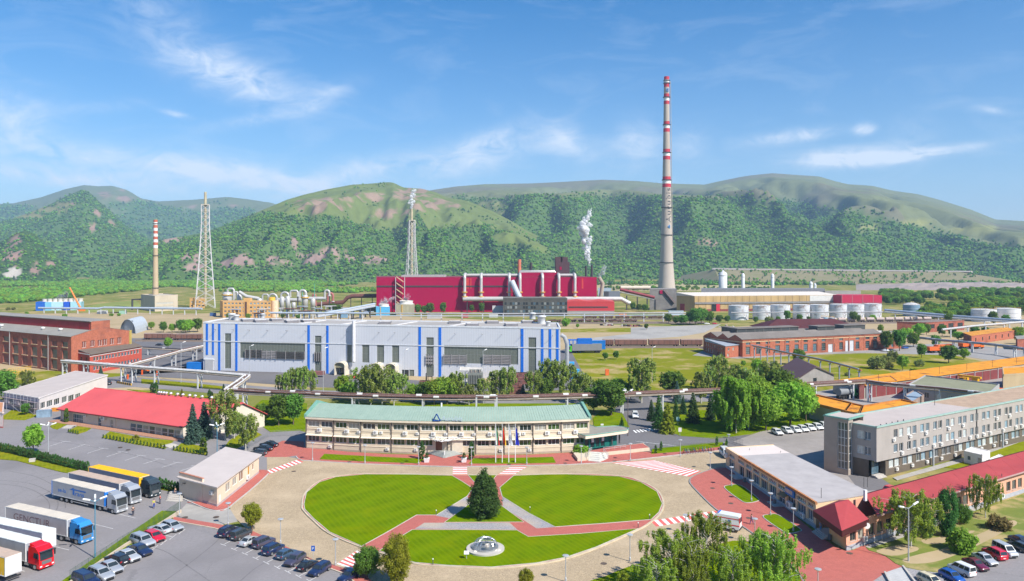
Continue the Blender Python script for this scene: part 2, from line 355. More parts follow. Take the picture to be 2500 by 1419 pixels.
def paint_back(sx,sy,X,Y,z):
 n2=fb(X+700,Y,5,1/200.)
 fr=ell(sx,sy,[(330,505,60,12),(380,520,70,14),(300,500,40,8),(420,535,80,14),(560,515,60,9),(500,520,60,8),(20,520,30,20),(60,510,30,8)])+n2*.5
 f=max(st(fr,.3,.6),st(sy,512,530))
 rk=ell(sx,sy,[(255,478,22,9),(305,485,25,8),(300,465,8,4),(470,505,15,5),(570,505,12,8)])*(.6+n2)
 c=mixc((.15,.18,.075),FOREST,f);c=mixc(c,ROCK,st(rk,.4,.9)*.8)
 return c,f
def paint_knoll(sx,sy,X,Y,z):
 n2=fb(X+300,Y,5,1/45.)
 rk=ell(sx,sy,[(28,620,26,40),(85,655,12,18),(125,645,12,8),(40,590,14,14)])*(.55+n2*1.7);ps=ell(sx,sy,[(30,668,22,16)])*(.7+n2)
 c,w=(.055,.105,.026),.75
 k=st(rk,.4,.8);c=mixc(c,ROCK,k);w*=1-.8*k
 k=st(ps,.4,.8);c=mixc(c,PALE,k);w*=1-k
 return c,w
hill('hill_left_far',[(-700,560),(-300,520),(-50,500),(30,497),(100,482),(160,462),(205,452),(240,455),(275,454),(310,464),(345,485),(385,492),(470,488),(555,481),(600,486),(660,495),(740,518),(850,540)],6400,3600,230,46,lambda t:t**1.1,260,paint_back,3,1/900.,.25,.0006)
hill('hill_right',[(1000,500),(1050,465),(1110,456),(1180,450),(1300,448),(1380,444),(1470,439),(1550,442),(1620,448),(1720,451),(1760,442),(1820,430),(1885,423),(1940,427),(2000,431),(2040,443),(2070,450),(2130,454),(2180,466),(2240,474),(2300,490),(2370,512),(2430,536),(2500,540),(2560,545),(2900,570),(3300,600)],[(1000,4600),(1300,5200),(2000,5200),(3300,4500)],[(1000,2000),(1500,2150),(3300,2150)],330,110,lambda t:.62*t**1.25+.38*t**.75,215,paint_right,5,1/640.,.85,.0072)
hill('hill_peak',[(-500,600),(-200,560),(-40,552),(20,538),(70,520),(120,500),(160,480),(200,463),(215,467),(240,490),(270,515),(300,545),(340,572),(400,600),(470,630),(520,645)],3700,[(-500,2300),(520,2500)],170,60,lambda t:.5*t+.5*t**1.6,150,paint_peak,8,1/300.,.5,.0040)
hill('hill_middle',[(220,690),(300,640),(350,604),(400,585),(500,568),(560,545),(620,522),(660,505),(700,488),(740,476),(800,462),(860,451),(900,449),(945,445),(960,446),(985,458),(1030,461),(1065,470),(1090,482),(1140,490),(1200,515),(1240,535),(1290,565),(1340,588),(1390,612),(1450,640),(1500,655)],[(220,2300),(400,2500),(940,3100),(1500,2500)],[(220,1850),(1500,1900)],300,110,lambda t:.55*t**1.5+.45*t**.9,130,paint_mid,2,1/260.,.75,.0105)
hill('hill_knoll',[(-420,650),(-200,625),(-60,610),(0,592),(35,572),(62,562),(85,572),(110,592),(135,615),(155,640),(185,665)],2250,1800,90,50,lambda t:t**1.15,40,paint_knoll,4,1/160.,.5,.0075)
# ---------------------------------------------------------------- trees
def leaf_mesh(name,centers,rad,per,size,seed,mat,droop=0.,outward=None,needle=False):
 g=np.random.default_rng(seed);c=np.repeat(np.array(centers,float),per,0);rr=np.repeat(np.array(rad,float),per)
 off=g.normal(0,1,c.shape);off/=np.linalg.norm(off,axis=1)[:,None];off*=(g.random(len(c))**.45)[:,None]*rr[:,None]
 if droop:off[:,2]=off[:,2]*1.3-np.abs(off[:,2])*0-droop*g.random(len(c))*rr;off[:,:2]*=.7
 p=c+off;n=len(p)
 d=off/(np.linalg.norm(off,axis=1)[:,None]+1e-6)+np.array([0,0,.5])+g.normal(0,.55,p.shape);d/=np.linalg.norm(d,axis=1)[:,None]
 a=np.cross(d,g.normal(0,1,p.shape));a/=np.linalg.norm(a,axis=1)[:,None];b=np.cross(d,a)
 s=size*(.6+.8*g.random(n));s1=s[:,None];s2=(s*(.35 if needle else.6))[:,None]
 v=np.stack([p-a*s1,p-b*s2,p+a*s1,p+b*s2],1).reshape(-1,3)
 me=bpy.data.meshes.new(name);me.vertices.add(len(v));me.vertices.foreach_set('co',v.ravel());me.loops.add(4*n);me.loops.foreach_set('vertex_index',np.arange(4*n))
 me.polygons.add(n);me.polygons.foreach_set('loop_start',np.arange(0,4*n,4));me.polygons.foreach_set('loop_total',np.full(n,4));me.update();me.validate()
 me.materials.append(mat);return me
def limbs(pts_list,mat,name='trunk'):
 mb=MB()
 for pts,r in pts_list:mb.path(pts,r,7)
 me=bpy.data.meshes.new(name);me.from_pydata(mb.v,[],mb.f);me.update();me.polygons.foreach_set('use_smooth',[True]*len(me.polygons));me.materials.append(mat);return me
def blob_centers(n,rx,ry,rz,zc,seed,inner=.35,lump=.0,taper=0.):
 r=random.Random(seed);out=[];rad=[]
 while len(out)<n:
  v=Vector((r.gauss(0,1),r.gauss(0,1),r.gauss(0,1))).normalized();k=(inner+(1-inner)*r.random()**.5)
  k*=1-lump*abs(noise.noise(v*2.1+Vector((seed,0,0))))
  z=v.z*k;tp=1-taper*(z*.5+.5)
  out.append((v.x*k*rx*tp,v.y*k*ry*tp,zc+z*rz));rad.append((.6+.6*r.random()))
 return out,rad
BARK=M('bark',(.13,.095,.07),.95,.3,3.,bump=.6);WBARK=M('birch_bark',(.40,.385,.35),.9,.4,2.5)
LF={'green':M('leaf_green',(0.138,0.264,0.038),.75,.5,.55,kind='leaf',spec=.25),'light':M('leaf_light',(0.260,0.426,0.045),.75,.45,.55,kind='leaf',spec=.25),
'yellow':M('leaf_yellow_green',(0.307,0.338,0.027),.75,.45,.9,kind='leaf',spec=.25),'birch':M('leaf_birch',(0.320,0.414,0.090),.75,.5,.6,kind='leaf',spec=.25),
'spruce':M('needle_dark',(0.065,0.136,0.049),.8,.5,.9,kind='leaf',spec=.2),'blue':M('needle_blue',(0.114,0.202,0.155),.8,.5,.9,kind='leaf',spec=.2),
'near':M('leaf_birch_near',(0.298,0.411,0.052),.75,.4,.8,kind='leaf',spec=.25),'thuja':M('leaf_thuja',(0.083,0.186,0.043),.8,.5,2.,kind='leaf',spec=.2),'olive':M('leaf_olive',(0.253,0.284,0.081),.8,.45,.9,kind='leaf',spec=.2),'forest':M('leaf_forest',(0.136,0.293,0.055),.85,.5,.2,kind='leaf',spec=.1),
'bright':M('leaf_bright',(0.229,0.428,0.055),.85,.5,.3,kind='leaf',spec=.1),'dry':M('leaf_dry',(.27,.22,.08),.85,.4,1.,kind='leaf',spec=.1)}
PROTO={}
def proto(key,h,crown,trunk):PROTO[key]=(h,crown,trunk)
def broad(key,mat,seed,h=9.,rx=3.6,zc=5.6,rz=3.3,n=90,per=46,size=.34,lump=.45,tz=2.):
 c,r=blob_centers(n,rx,rx,rz,zc,seed,.45,lump);rr=random.Random(seed)
 T=[([(0,0,-.2),(.05,.03,tz*.5),(.0,.06,tz),(.1,0,zc+rz*.35)],[.24,.2,.17,.05])]
 for k in range(7):
  q=c[k*5];z0=tz*(.8+.5*rr.random());T.append(([(0,0,z0),(q[0]*.45,q[1]*.45,z0+(q[2]-z0)*.55),q],[.11,.07,.025]))
 proto(key,h,leaf_mesh('crown',c,[x*rx*.34 for x in r],per,size,seed,mat),limbs(T,BARK))
def birch(key,mat,seed,h=13.,rx=2.6,limbs_n=34,per=14,size=.28,hang=1.5,strands=4):
 """arching limbs with hanging strands of leaves: an airy, uneven crown with the white stem showing"""
 c,r=[],[];rr=random.Random(seed);T=[([(0,0,-.2),(.1,.02,h*.3),(-.06,.12,h*.6),(.08,0,h*.97)],[h*.016,h*.012,h*.008,.02])]
 for k in range(limbs_n):
  t=(k+rr.random())/limbs_n;z0=h*(.16+.74*t**.9);a=k*2.4+rr.uniform(-.5,.5);L=rx*(.55+.6*math.sin(math.pi*min(1,.22+.74*t)))*rr.uniform(.55,1.2);rise=L*rr.uniform(.5,.95)*(1.25-.5*t);pts=[]
  for s_ in(0,.3,.6,.85,1.):pts.append((L*s_*math.cos(a+s_*.3),L*s_*math.sin(a+s_*.3),z0+rise*s_*1.5-rise*.75*s_*s_))
  T.append((pts,[h*.0052,h*.0042,h*.003,h*.002,.008]))
  for m in range(strands):
   f=.35+.65*(m+rr.random())/strands;i=min(3,int(f*4));p,q=Vector(pts[i]),Vector(pts[i+1]);o=p.lerp(q,rr.random())+Vector((rr.gauss(0,.16*rx*.4),rr.gauss(0,.16*rx*.4),.1));n=max(2,int(hang*rr.uniform(.5,1.4)/.32))
   for j in range(n):c.append((o.x+rr.gauss(0,.08),o.y+rr.gauss(0,.08),o.z-j*.34));r.append(.30+.22*rr.random())
 proto(key,h,leaf_mesh('crown',c,r,per,size,seed,mat,droop=.6),limbs(T,WBARK))
def spruce(key,mat,seed,h=11.,rx=2.3,tiers=15,per=15,size=.34,arms=9):
 c,r=[],[];rr=random.Random(seed);T=[([(0,0,-.2),(0,0,h*.5),(0,0,h*.99)],[.2,.12,.02])]
 for t in range(tiers):
  f=t/(tiers-1);z=h*(.06+.9*f);R0=rx*(1-f)**.85+.12;k=max(4,int(arms*(1-f*.6)))
  for i in range(k):
   a=6.283*(i+.5*(t%2)+rr.uniform(-.2,.2))/k;L=R0*rr.uniform(.78,1.1)
   for s_ in(.35,.68,1.):
    if s_<.5 and f>.7:continue
    c.append((L*s_*math.cos(a),L*s_*math.sin(a),z-L*.26*s_));r.append(.20+.17*L*(1.15-s_*.5))
   if L>.7:T.append(([(0,0,z),(L*.9*math.cos(a),L*.9*math.sin(a),z-L*.22)],[.035,.012]))
 proto(key,h,leaf_mesh('crown',c,r,per,size,seed,mat,needle=True),limbs(T,BARK))
def column(key,mat,seed,h=4.,rx=.62,n=60,per=26,size=.14,shape=.55):
 c,r=[],[];rr=random.Random(seed)
 for k in range(n):
  t=rr.random();z=h*(.06+.9*t);R0=rx*(math.sin(math.pi*min(1,.25+t*.75))**shape)*(.5+.5*rr.random()**.5);a=rr.random()*6.283
  c.append((R0*math.cos(a),R0*math.sin(a),z));r.append(rx*.34)
 proto(key,h,leaf_mesh('crown',c,r,per,size,seed,mat),limbs([([(0,0,-.1),(0,0,h*.6)],[.07,.03])],BARK))
broad('broad_a',LF['green'],11);broad('broad_b',LF['light'],12,rx=3.9,lump=.6);broad('broad_c',LF['green'],13,rx=3.3,rz=3.6,lump=.55);broad('broad_d',LF['light'],14,rx=3.2,lump=.35,per=50)
broad('lime',LF['yellow'],15,h=7.,rx=2.15,zc=4.25,rz=2.6,n=90,per=110,size=.13,lump=.3,tz=1.7);broad('linden',LF['yellow'],16,h=9.,rx=2.6,zc=4.6,rz=4.2,n=120,per=110,size=.15,lump=.4,tz=1.);broad('chestnut',LF['green'],17,h=6.,rx=2.6,zc=3.4,rz=2.5,n=90,per=100,size=.15,lump=.4,tz=1.)
broad('bush',LF['olive'],18,h=3.,rx=1.9,zc=1.3,rz=1.5,n=40,per=44,size=.2,lump=.3,tz=.5);broad('bush_green',LF['light'],19,h=3.,rx=1.8,zc=1.35,rz=1.5,n=40,per=44,size=.2,lump=.4,tz=.5);broad('bush_dry',LF['dry'],20,h=3.,rx=1.8,zc=1.3,rz=1.5,n=44,per=60,size=.17,lump=.4,tz=.5)
birch('birch_a',LF['birch'],21,rx=2.5,limbs_n=34,per=9,size=.25,strands=3);birch('birch_b',LF['birch'],22,rx=2.9,limbs_n=38,per=9,size=.25,strands=4);birch('birch_thin',LF['birch'],23,rx=2.8,limbs_n=24,per=8,size=.25,strands=3);birch('birch_near',LF['near'],24,h=12.,rx=4.6,limbs_n=48,per=15,size=.16,hang=1.5,strands=5);birch('birch_near_b',LF['near'],25,h=12.,rx=4.2,limbs_n=44,per=15,size=.16,hang=1.8,strands=5);birch('birch_dense',LF['light'],26,h=12.,rx=3.6,limbs_n=70,per=18,size=.2,hang=2.2,strands=6)
spruce('spruce_a',LF['spruce'],31);spruce('spruce_b',LF['thuja'],32,rx=2.6);spruce('spruce_blue',LF['blue'],33,rx=2.3,per=22,tiers=17,size=.3);spruce('spruce_yellow',LF['yellow'],34,rx=1.9,h=9.)
spruce('fir_near',LF['thuja'],35,h=10.,rx=3.1,tiers=15,per=58,size=.2,arms=11);c_,r_=blob_centers(230,4.5,4.5,4.9,4.9,37,.5,.30,.80);proto('fir_lawn',10.,leaf_mesh('crown',c_,[x*.95 for x in r_],100,.17,37,LF['thuja']),limbs([([(0,0,-.2),(0,0,9)],[.3,.05])],BARK));broad('pine_big',LF['thuja'],36,h=10.,rx=3.0,zc=4.9,rz=4.9,n=150,per=120,size=.17,lump=.35,tz=.6)
column('thuja',LF['thuja'],41);column('hedge_shrub',LF['thuja'],42,h=2.2,rx=.48,n=34,per=22,size=.13,shape=.8);column('cypress',LF['green'],43,h=5.,rx=.9,n=70,per=36,size=.17,shape=.45);column('globe',LF['yellow'],44,h=1.4,rx=.75,n=40,per=30,size=.12,shape=.5)
column('ball',LF['light'],45,h=2.,rx=1.15,n=60,per=40,size=.14,shape=.4)
WORD={'birch':'birch_tree','spruce':'spruce_tree','fir':'fir_tree','thuja':'columnar_thuja','hedge':'hedge_shrub','bush':'bush','cypress':'columnar_cypress','globe':'globe_shrub','ball':'globe_shrub','pine':'conifer_tree'}
def tree(kind,px,py,yt,label,group=None,wide=1.,z=0.,cat='tree'):
 h0,cm,tm=PROTO[kind];p=P(px,py,z);s=(hgt(py,yt)if z==0 else(HC-z)*(py-yt)/(py-YH))/h0
 o=thing(WORD.get(kind.split('_')[0],'leafy_tree'),label,cat,p,rnd.random()*6.28,group)
 o.scale=(s*wide,s*wide,s)
 link('trunk',tm,None,o);link('crown',cm,None,o)
 return o
 # ---------------------------------------------------------------- forests (too many to count): points with instanced trees
def scatter(name,pts,protos,smin,smax,label,cat='forest'):
 if not pts:return
 me=bpy.data.meshes.new(name);me.from_pydata(pts,[],[]);o=link(name,me);tag(o,label,cat,kind='stuff')
 col=bpy.data.collections.new(name+'_kinds')
 for i,m in enumerate(protos):
  q=bpy.data.objects.new('tree_kind',m);col.objects.link(q)
 ng=bpy.data.node_groups.new(name,'GeometryNodeTree');ng.interface.new_socket('Geometry',in_out='INPUT',socket_type='NodeSocketGeometry');ng.interface.new_socket('Geometry',in_out='OUTPUT',socket_type='NodeSocketGeometry')
 N,L=ng.nodes,ng.links;gi,go=N.new('NodeGroupInput'),N.new('NodeGroupOutput');ip=N.new('GeometryNodeInstanceOnPoints');ci=N.new('GeometryNodeCollectionInfo')
 ci.inputs['Collection'].default_value=col;ci.inputs['Separate Children'].default_value=True;ci.inputs['Reset Children'].default_value=True;ip.inputs['Pick Instance'].default_value=True
 ri=N.new('FunctionNodeRandomValue');ri.data_type='INT';ri.inputs[4].default_value=0;ri.inputs[5].default_value=len(protos)-1;ri.inputs['Seed'].default_value=3
 rs=N.new('FunctionNodeRandomValue');rs.data_type='FLOAT';rs.inputs[2].default_value=smin;rs.inputs[3].default_value=smax;rs.inputs['Seed'].default_value=5
 rr_=N.new('FunctionNodeRandomValue');rr_.data_type='FLOAT_VECTOR';rr_.inputs[0].default_value=(0,0,0);rr_.inputs[1].default_value=(.1,.1,6.28)
 L.new(gi.outputs[0],ip.inputs['Points']);L.new(ci.outputs[0],ip.inputs['Instance']);L.new(ri.outputs[2],ip.inputs['Instance Index']);L.new(rs.outputs[1],ip.inputs['Scale']);L.new(rr_.outputs[0],ip.inputs['Rotation']);L.new(ip.outputs[0],go.inputs[0])
 md=o.modifiers.new('trees','NODES');md.node_group=ng
 return o
def far_tree(seed,mat,rx=3.9,h=6.5,conif=False):
 g=np.random.default_rng(seed);mb=MB();n,m=8,6;vs=[]
 for j in range(m):
  f=j/(m-1)
  for i in range(n):
   a=6.283*(i+.5*(j%2))/n
   rr=rx*((1.02-f)if conif else math.sin(math.pi*(.10+.88*f))**.6)*(.72+.55*g.random());vs.append((rr*math.cos(a),rr*math.sin(a),h*(.1+.9*f)+g.normal(0,.35)))
 fs=[(j*n+i,j*n+(i+1)%n,(j+1)*n+(i+1)%n,(j+1)*n+i)for j in range(m-1)for i in range(n)]+[tuple(range((m-1)*n,m*n))]
 me=bpy.data.meshes.new('far_tree');me.from_pydata(vs,[],fs);me.update();me.materials.append(mat);return me
FAR=[far_tree(1,LF['forest']),far_tree(2,LF['bright'],4.),far_tree(3,LF['forest'],3.6,7.5),far_tree(4,LF['spruce'],3.2,9.,True),far_tree(5,LF['bright'],3.9,6.)]
for nm,lab in(('hill_middle','green forest covering the middle hill behind the red smelter hall'),('hill_right','bluish forest covering the long hill behind the tall chimney'),('hill_peak','dark forest on the pointed hill behind the striped chimney'),('hill_knoll','light green wood on the scarred low hill at the left edge'),('hill_left_far','forest patches on the farthest hills')):
 sc_={'hill_middle':(.6,1.12),'hill_right':(.7,1.35),'hill_peak':(.9,1.5),'hill_knoll':(.6,1.1),'hill_left_far':(1.6,2.6)}[nm]
 scatter('forest_'+nm[5:],forest_pts[nm],FAR,sc_[0],sc_[1],lab)
def belt(px0,px1,ylo,yhi,n,seed,gap=.0,nf=1/120.):
 r=random.Random(seed);out=[];t=0
 while len(out)<n and t<n*12:
  t+=1;px=r.uniform(px0,px1);y0=ylo(px)if callable(ylo)else ylo;y1=yhi(px)if callable(yhi)else yhi
  D0,D1=F*HC/(y0-YH),F*HC/(y1-YH);D=math.sqrt(r.uniform(D0*D0,D1*D1));p=((px-CX)/F*D,D,0.)
  if gap and fb(p[0]+seed*91,p[1],3,nf)<gap-.3:continue
  out.append(p)
 return out
LEAFY=[PROTO['broad_a'][1],PROTO['broad_b'][1],PROTO['broad_c'][1]]
fe=lambda px:interp([(-400,752),(0,742),(60,740),(150,730),(230,722),(300,715),(420,700),(520,712),(900,716),(1100,716)],px)
scatter('forest_plain',belt(-420,1120,fe,686,11000,5,.10,1/260.),[FAR[1],FAR[4],FAR[1],FAR[0]],.6,1.05,'even green plantation forest on the flat ground in front of the hills')
scatter('wood_far_right',belt(1440,2750,697,688,1500,7,.2),FAR,.6,1.2,'line of trees along the foot of the right hill')
# ---------------------------------------------------------------- ground, roads and paving
gm=MB();gm.quad((-9000,-200,0),(9000,-200,0),(9000,12000,0),(-9000,12000,0));g0=gm.build('ground',M('dry_ground',(.235,.22,.07),.95,.3,.02,kind='rough_grass',col2=(.13,.17,.03),spec=0.));g0['kind']='structure'
ASPH=M('asphalt',(.235,.220,.222),.9,.10,2.2,kind='asphalt');ASPH2=M('asphalt_dark',(.155,.147,.150),.9,.12,2.,kind='asphalt');CONC=M('concrete_paving',(.36,.34,.31),.9,.15,.5,kind='asphalt')
COB=M('cobbles',(.42,.325,.21),.9,.22,1.3,kind='cobble',bump=.5);RED=M('red_pavers',(.50,.145,.115),.9,.14,.9,kind='paver');GREYP=M('grey_stone_paving',(.33,.32,.33),.9,.3,4.,kind='cobble',bump=.4)
LAWN=M('mown_lawn',(.104,.176,.001),.95,.22,.25,kind='grass',bump=.6,spec=0.);TURF=M('verge_grass',(.165,.195,.010),.95,.35,.5,kind='grass',freq=.3,spec=0.);TURF2=M('greener_turf',(.115,.180,.004),.95,.3,.4,kind='grass',freq=.2,spec=0.)  # TURF2 is a greener, less yellow turf
DIRT=M('bare_earth',(.45,.345,.22),.95,.2,.045,col2=(.33,.265,.145),spec=0.);MEADOW=M('dry_meadow',(.225,.215,.018),.95,.3,.05,kind='rough_grass',col2=(.15,.185,.010),freq=1.6,spec=0.);WHITE=M('road_paint',(.74,.73,.70),.8,.12,1.5);REDP=M('red_road_paint',(.62,.13,.11),.8,.18,1.2);LINE=M('faded_line',(.50,.49,.48),.8,.25,1.)
TANF=M('tan_field',(.42,.34,.19),.95,.15,.02,col2=(.34,.31,.13));FIELD=M('green_field',(.21,.24,.045),.95,.2,.01)
# wide areas of the plain
slab('terrain_yard',[(-300,775),(520,775),(930,770),(1400,790),(1750,800),(2250,770),(2900,770),(2900,860),(2600,930),(1700,930),(1400,940),(-500,960)],-.1,.02,DIRT)
slab('field_far',[(1180,708),(1180,693),(1640,690),(1880,692),(1880,712)],-.1,.04,TANF);slab('field_green',[(170,760),(240,742),(330,733),(345,747),(300,765)],-.1,.05,FIELD)
slab('road_far',[(1150,690.6),(1150,688.2),(1900,689),(1900,691.4)],0,.3,M('pale_road',(.30,.31,.34),.9))
slab('meadow_mid',[(1400,918),(1390,862),(1480,846),(1700,850),(1790,868),(2130,862),(2330,868),(2480,900),(2300,935),(2000,952),(1640,958),(1480,952)],.0,.06,MEADOW)
slab('meadow_left',[(-200,968),(-200,905),(20,902),(300,912),(330,930),(140,935),(60,948)],.0,.06,MEADOW)
slab('meadow_rail',[(1290,812),(1290,805),(1560,800),(1610,803),(1540,811)],.0,.06,MEADOW)
slab('plain_left',[(-100,786),(-100,770),(290,762),(520,770),(480,786)],.0,.05,DIRT);slab('meadow_verge',[(160,800),(160,770),(350,768),(560,764),(560,790),(420,800)],0,.07,DIRT)
# roads and yards
slab('road_behind',[(-300,985),(-300,958),(130,935),(300,918),(520,935),(760,952),(1180,968),(1240,966),(1500,966),(1860,958),(1860,978),(1500,984),(1180,986),(760,972),(520,960),(330,945),(220,950)],0,.08,ASPH)
slab('yard_white_hall',[(315,915),(380,905),(495,890),(1240,945),(1260,880),(1390,850),(1420,905),(1460,945),(1420,952),(1180,955),(760,945),(520,928),(330,918)],0,.09,ASPH2)
slab('yard_wagons',[(310,850),(320,826),(500,828),(500,905),(380,912),(300,915),(320,880)],0,.09,ASPH2)
slab('yard_brick',[(1690,868),(1720,855),(1800,858),(2130,845),(2330,838),(2520,858),(2520,895),(2340,868),(2120,862),(1990,866),(1800,876)],0,.08,M('pale_asphalt',(.30,.285,.27),.9,.12,.8,kind='asphalt'))
slab('road_rail',[(1540,800),(1760,792),(1720,812),(1660,822),(1540,830),(1380,842),(1380,832),(1540,815)],0,.08,CONC)
slab('yard_lot',[(-300,1460),(-300,985),(150,975),(480,1000),(660,1030),(760,1060),(745,1100),(720,1122),(650,1150),(560,1240),(530,1285),(900,1410),(900,1460)],0,.10,ASPH)
slab('road_gate',[(1500,1130),(1440,1100),(1480,1010),(1555,960),(1580,965),(1640,1052),(1740,1072),(1820,1062),(2030,1055),(2080,1120),(2200,1200),(2000,1200),(1800,1110),(1650,1105)],0,.10,ASPH2)
slab('yard_right',[(1790,1078),(1880,1045),(2040,1050),(2030,1110),(2100,1200),(2230,1190),(2560,1080),(2560,1120),(2140,1225),(2080,1215),(1890,1110)],0,.108,M('yard_asphalt',(.30,.27,.25),.9,.14,.5,kind='asphalt'))
slab('yard_garage',[(1900,1005),(1930,968),(2060,945),(2500,900),(2560,905),(2560,960),(2300,985),(2040,1015)],0,.09,M('garage_yard',(.33,.30,.28),.9,.14,.4,kind='asphalt'))
slab('plaza',smooth_px([(562,1240),(605,1198),(640,1170),(652,1148),(655,1110),(700,1115),(735,1120),(900,1133),(1060,1140),(1250,1139),(1400,1134),(1500,1128),(1600,1113),(1700,1103),(1780,1096),(1790,1135),(1740,1150),(1720,1165),(1700,1185),(1780,1258),(1860,1300),(1850,1345),(1700,1370),(1560,1400),(1440,1440),(1200,1460),(950,1440),(878,1401),(819,1383),(764,1367),(684,1329),(618,1299),(580,1270)],3),0,.12,COB,zp=.12)
slab('lawn_bottom',smooth_px([(1440,1430),(1480,1406),(1540,1382),(1620,1362),(1720,1340),(1790,1320),(1850,1330),(1880,1360),(1960,1430),(1700,1460)],3),.0,.2,TURF2)
# round island: red paved base, lawns and grey walks on it
isl=smooth_px([(738,1232),(744,1205),(776,1176),(819,1163),(893,1156),(1000,1157),(1105,1159),(1253,1159),(1383,1156),(1511,1161),(1566,1175),(1606,1198),(1620,1228),(1612,1252),(1591,1272),(1556,1293),(1456,1337),(1383,1362),(1310,1376),(1200,1386),(1094,1382),(1013,1375),(947,1354),(880,1334),(803,1301),(763,1268),(741,1245)],5)
slab('island_paving',isl,.05,.25,RED);kerb(isl,.35,.30,.05,M('island_kerb',(.50,.42,.30),var=.2),True)
for nm,px in(('lawn_left',[(742,1230),(748,1202),(779,1177),(821,1164),(893,1157.5),(1000,1158),(1104,1161),(1130,1176),(1154,1192),(1141,1211),(1066,1257),(1017,1257),(950,1296),(883,1333),(805,1299),(766,1266),(744,1243)]),
('lawn_right',[(1254,1161),(1320,1158.5),(1383,1157.5),(1511,1162.5),(1565,1177),(1604,1200),(1617,1229),(1609,1250),(1590,1268),(1480,1277),(1355,1286),(1290,1252),(1226,1212),(1220,1190)]),
('lawn_front',[(1006,1293),(1130,1293),(1262,1294),(1290,1310),(1420,1302),(1558,1290),(1456,1335),(1383,1360),(1310,1374),(1200,1384),(1094,1380),(1013,1373),(947,1352),(926,1344),(965,1318)]),
('lawn_tree',[(1085,1275),(1146,1230),(1190,1212),(1227,1236),(1279,1274)]),('lawn_small',[(1143,1160),(1212,1160),(1196,1182),(1180,1192),(1163,1182)])):
 slab(nm,px,.2,.29,LAWN);kerb(px,.14,.31,.2,M('lawn_edge',(.48,.45,.40),var=.2),True)
for nm,px in(('walk_left',[(1064,1259),(1141,1212),(1148,1230),(1096,1265)]),('walk_front',[(1013,1291),(1036,1276.5),(1244,1276),(1263,1293)]),('walk_right',[(1226,1214),(1354,1287),(1310,1290),(1228,1238)])):slab(nm,px,.2,.262,GREYP)
# pavements of red blocks
sw=[(743,1092),(722,1113),(728,1120),(737,1123),(870,1131),(1000,1136),(1105,1138.5),(1200,1137.5),(1383,1134),(1493,1128),(1602,1116),(1700,1105),(1772,1098),(1772,1088),(1600,1102),(1480,1108),(1440,1102),(1300,1110),(1160,1112),(950,1109),(850,1103)]
slab('pavement_front',sw,.05,.24,RED);kerb([(722,1113),(728,1120),(737,1123),(870,1131),(1000,1136),(1105,1138.5),(1200,1137.5),(1383,1134),(1493,1128),(1602,1116),(1700,1105),(1772,1098)],.28,.25,.05)
for nm,px in(('lawn_strip_left',[(792,1108),(780,1121),(880,1126),(1021,1131),(1037,1120),(920,1115)]),('lawn_strip_right',[(1157,1119),(1144,1131.5),(1250,1132),(1357,1129.5),(1350,1115.5),(1250,1118)]),('lawn_strip_gate',[(1592,1096),(1590,1108),(1690,1100),(1775,1088),(1775,1078),(1700,1084)])):slab(nm,px,.2,.29,LAWN)
slab('pavement_right',smooth_px([(1772,1141),(1740,1145),(1712,1154),(1690,1164),(1684,1174),(1692,1188),(1740,1236),(1772,1258),(1836,1300),(1905,1352),(1950,1400),(1975,1440),(2100,1440),(2150,1410),(2230,1378),(2190,1355),(2120,1330),(2064,1345),(1990,1300),(1900,1225),(1820,1170)],3),.05,.24,RED)
kerb(smooth_px([(1772,1141),(1740,1145),(1712,1154),(1690,1164),(1684,1174),(1692,1188),(1740,1236),(1772,1258),(1836,1300),(1905,1352),(1950,1400),(1975,1440)],4,False),.3,.26,.05,M('dark_kerb',(.25,.24,.23)))
for px in([(1769,1191),(1782,1184),(1810,1185),(1850,1216),(1849,1223),(1825,1227),(1808,1221)],[(1864,1263),(1877,1256),(1901,1257),(1953,1290),(1951,1297),(1926,1302),(1914,1298)]):
 s=smooth_px(px,4);slab('lawn_bed',s,.2,.30,LAWN);kerb(s,.16,.33,.2,closed=True)
slab('pavement_parking',[(425,1262),(520,1277),(564,1286),(618,1297),(684,1327),(764,1366),(819,1381),(890,1402),(930,1440),(890,1440),(841,1400),(806,1387),(700,1345),(600,1308),(520,1288),(420,1270)],.05,.22,RED)
kerb([(420,1270),(520,1288),(600,1308),(700,1345),(806,1387),(841,1400),(890,1440)],.25,.24,.05,M('buff_kerb',(.5,.42,.32)))
slab('pavement_left_house',smooth_px([(462,1225),(470,1228),(530,1246),(555,1240),(575,1225),(610,1197),(645,1166),(657,1155),(650,1148),(620,1152),(560,1195),(530,1222)],3),.05,.24,RED);kerb(smooth_px([(445,1216),(500,1240),(530,1246),(556,1240),(575,1225),(610,1197),(645,1166),(656,1155)],4,False),.25,.25,.05)
slab('pavement_pad',[(690,1076),(660,1090),(645,1116),(700,1116),(722,1112),(742,1093),(742,1078)],.0,.125,RED)
slab('path_gate_left',[(455,1230),(430,1258),(530,1283),(580,1272),(562,1243),(530,1247)],.0,.125,CONC)
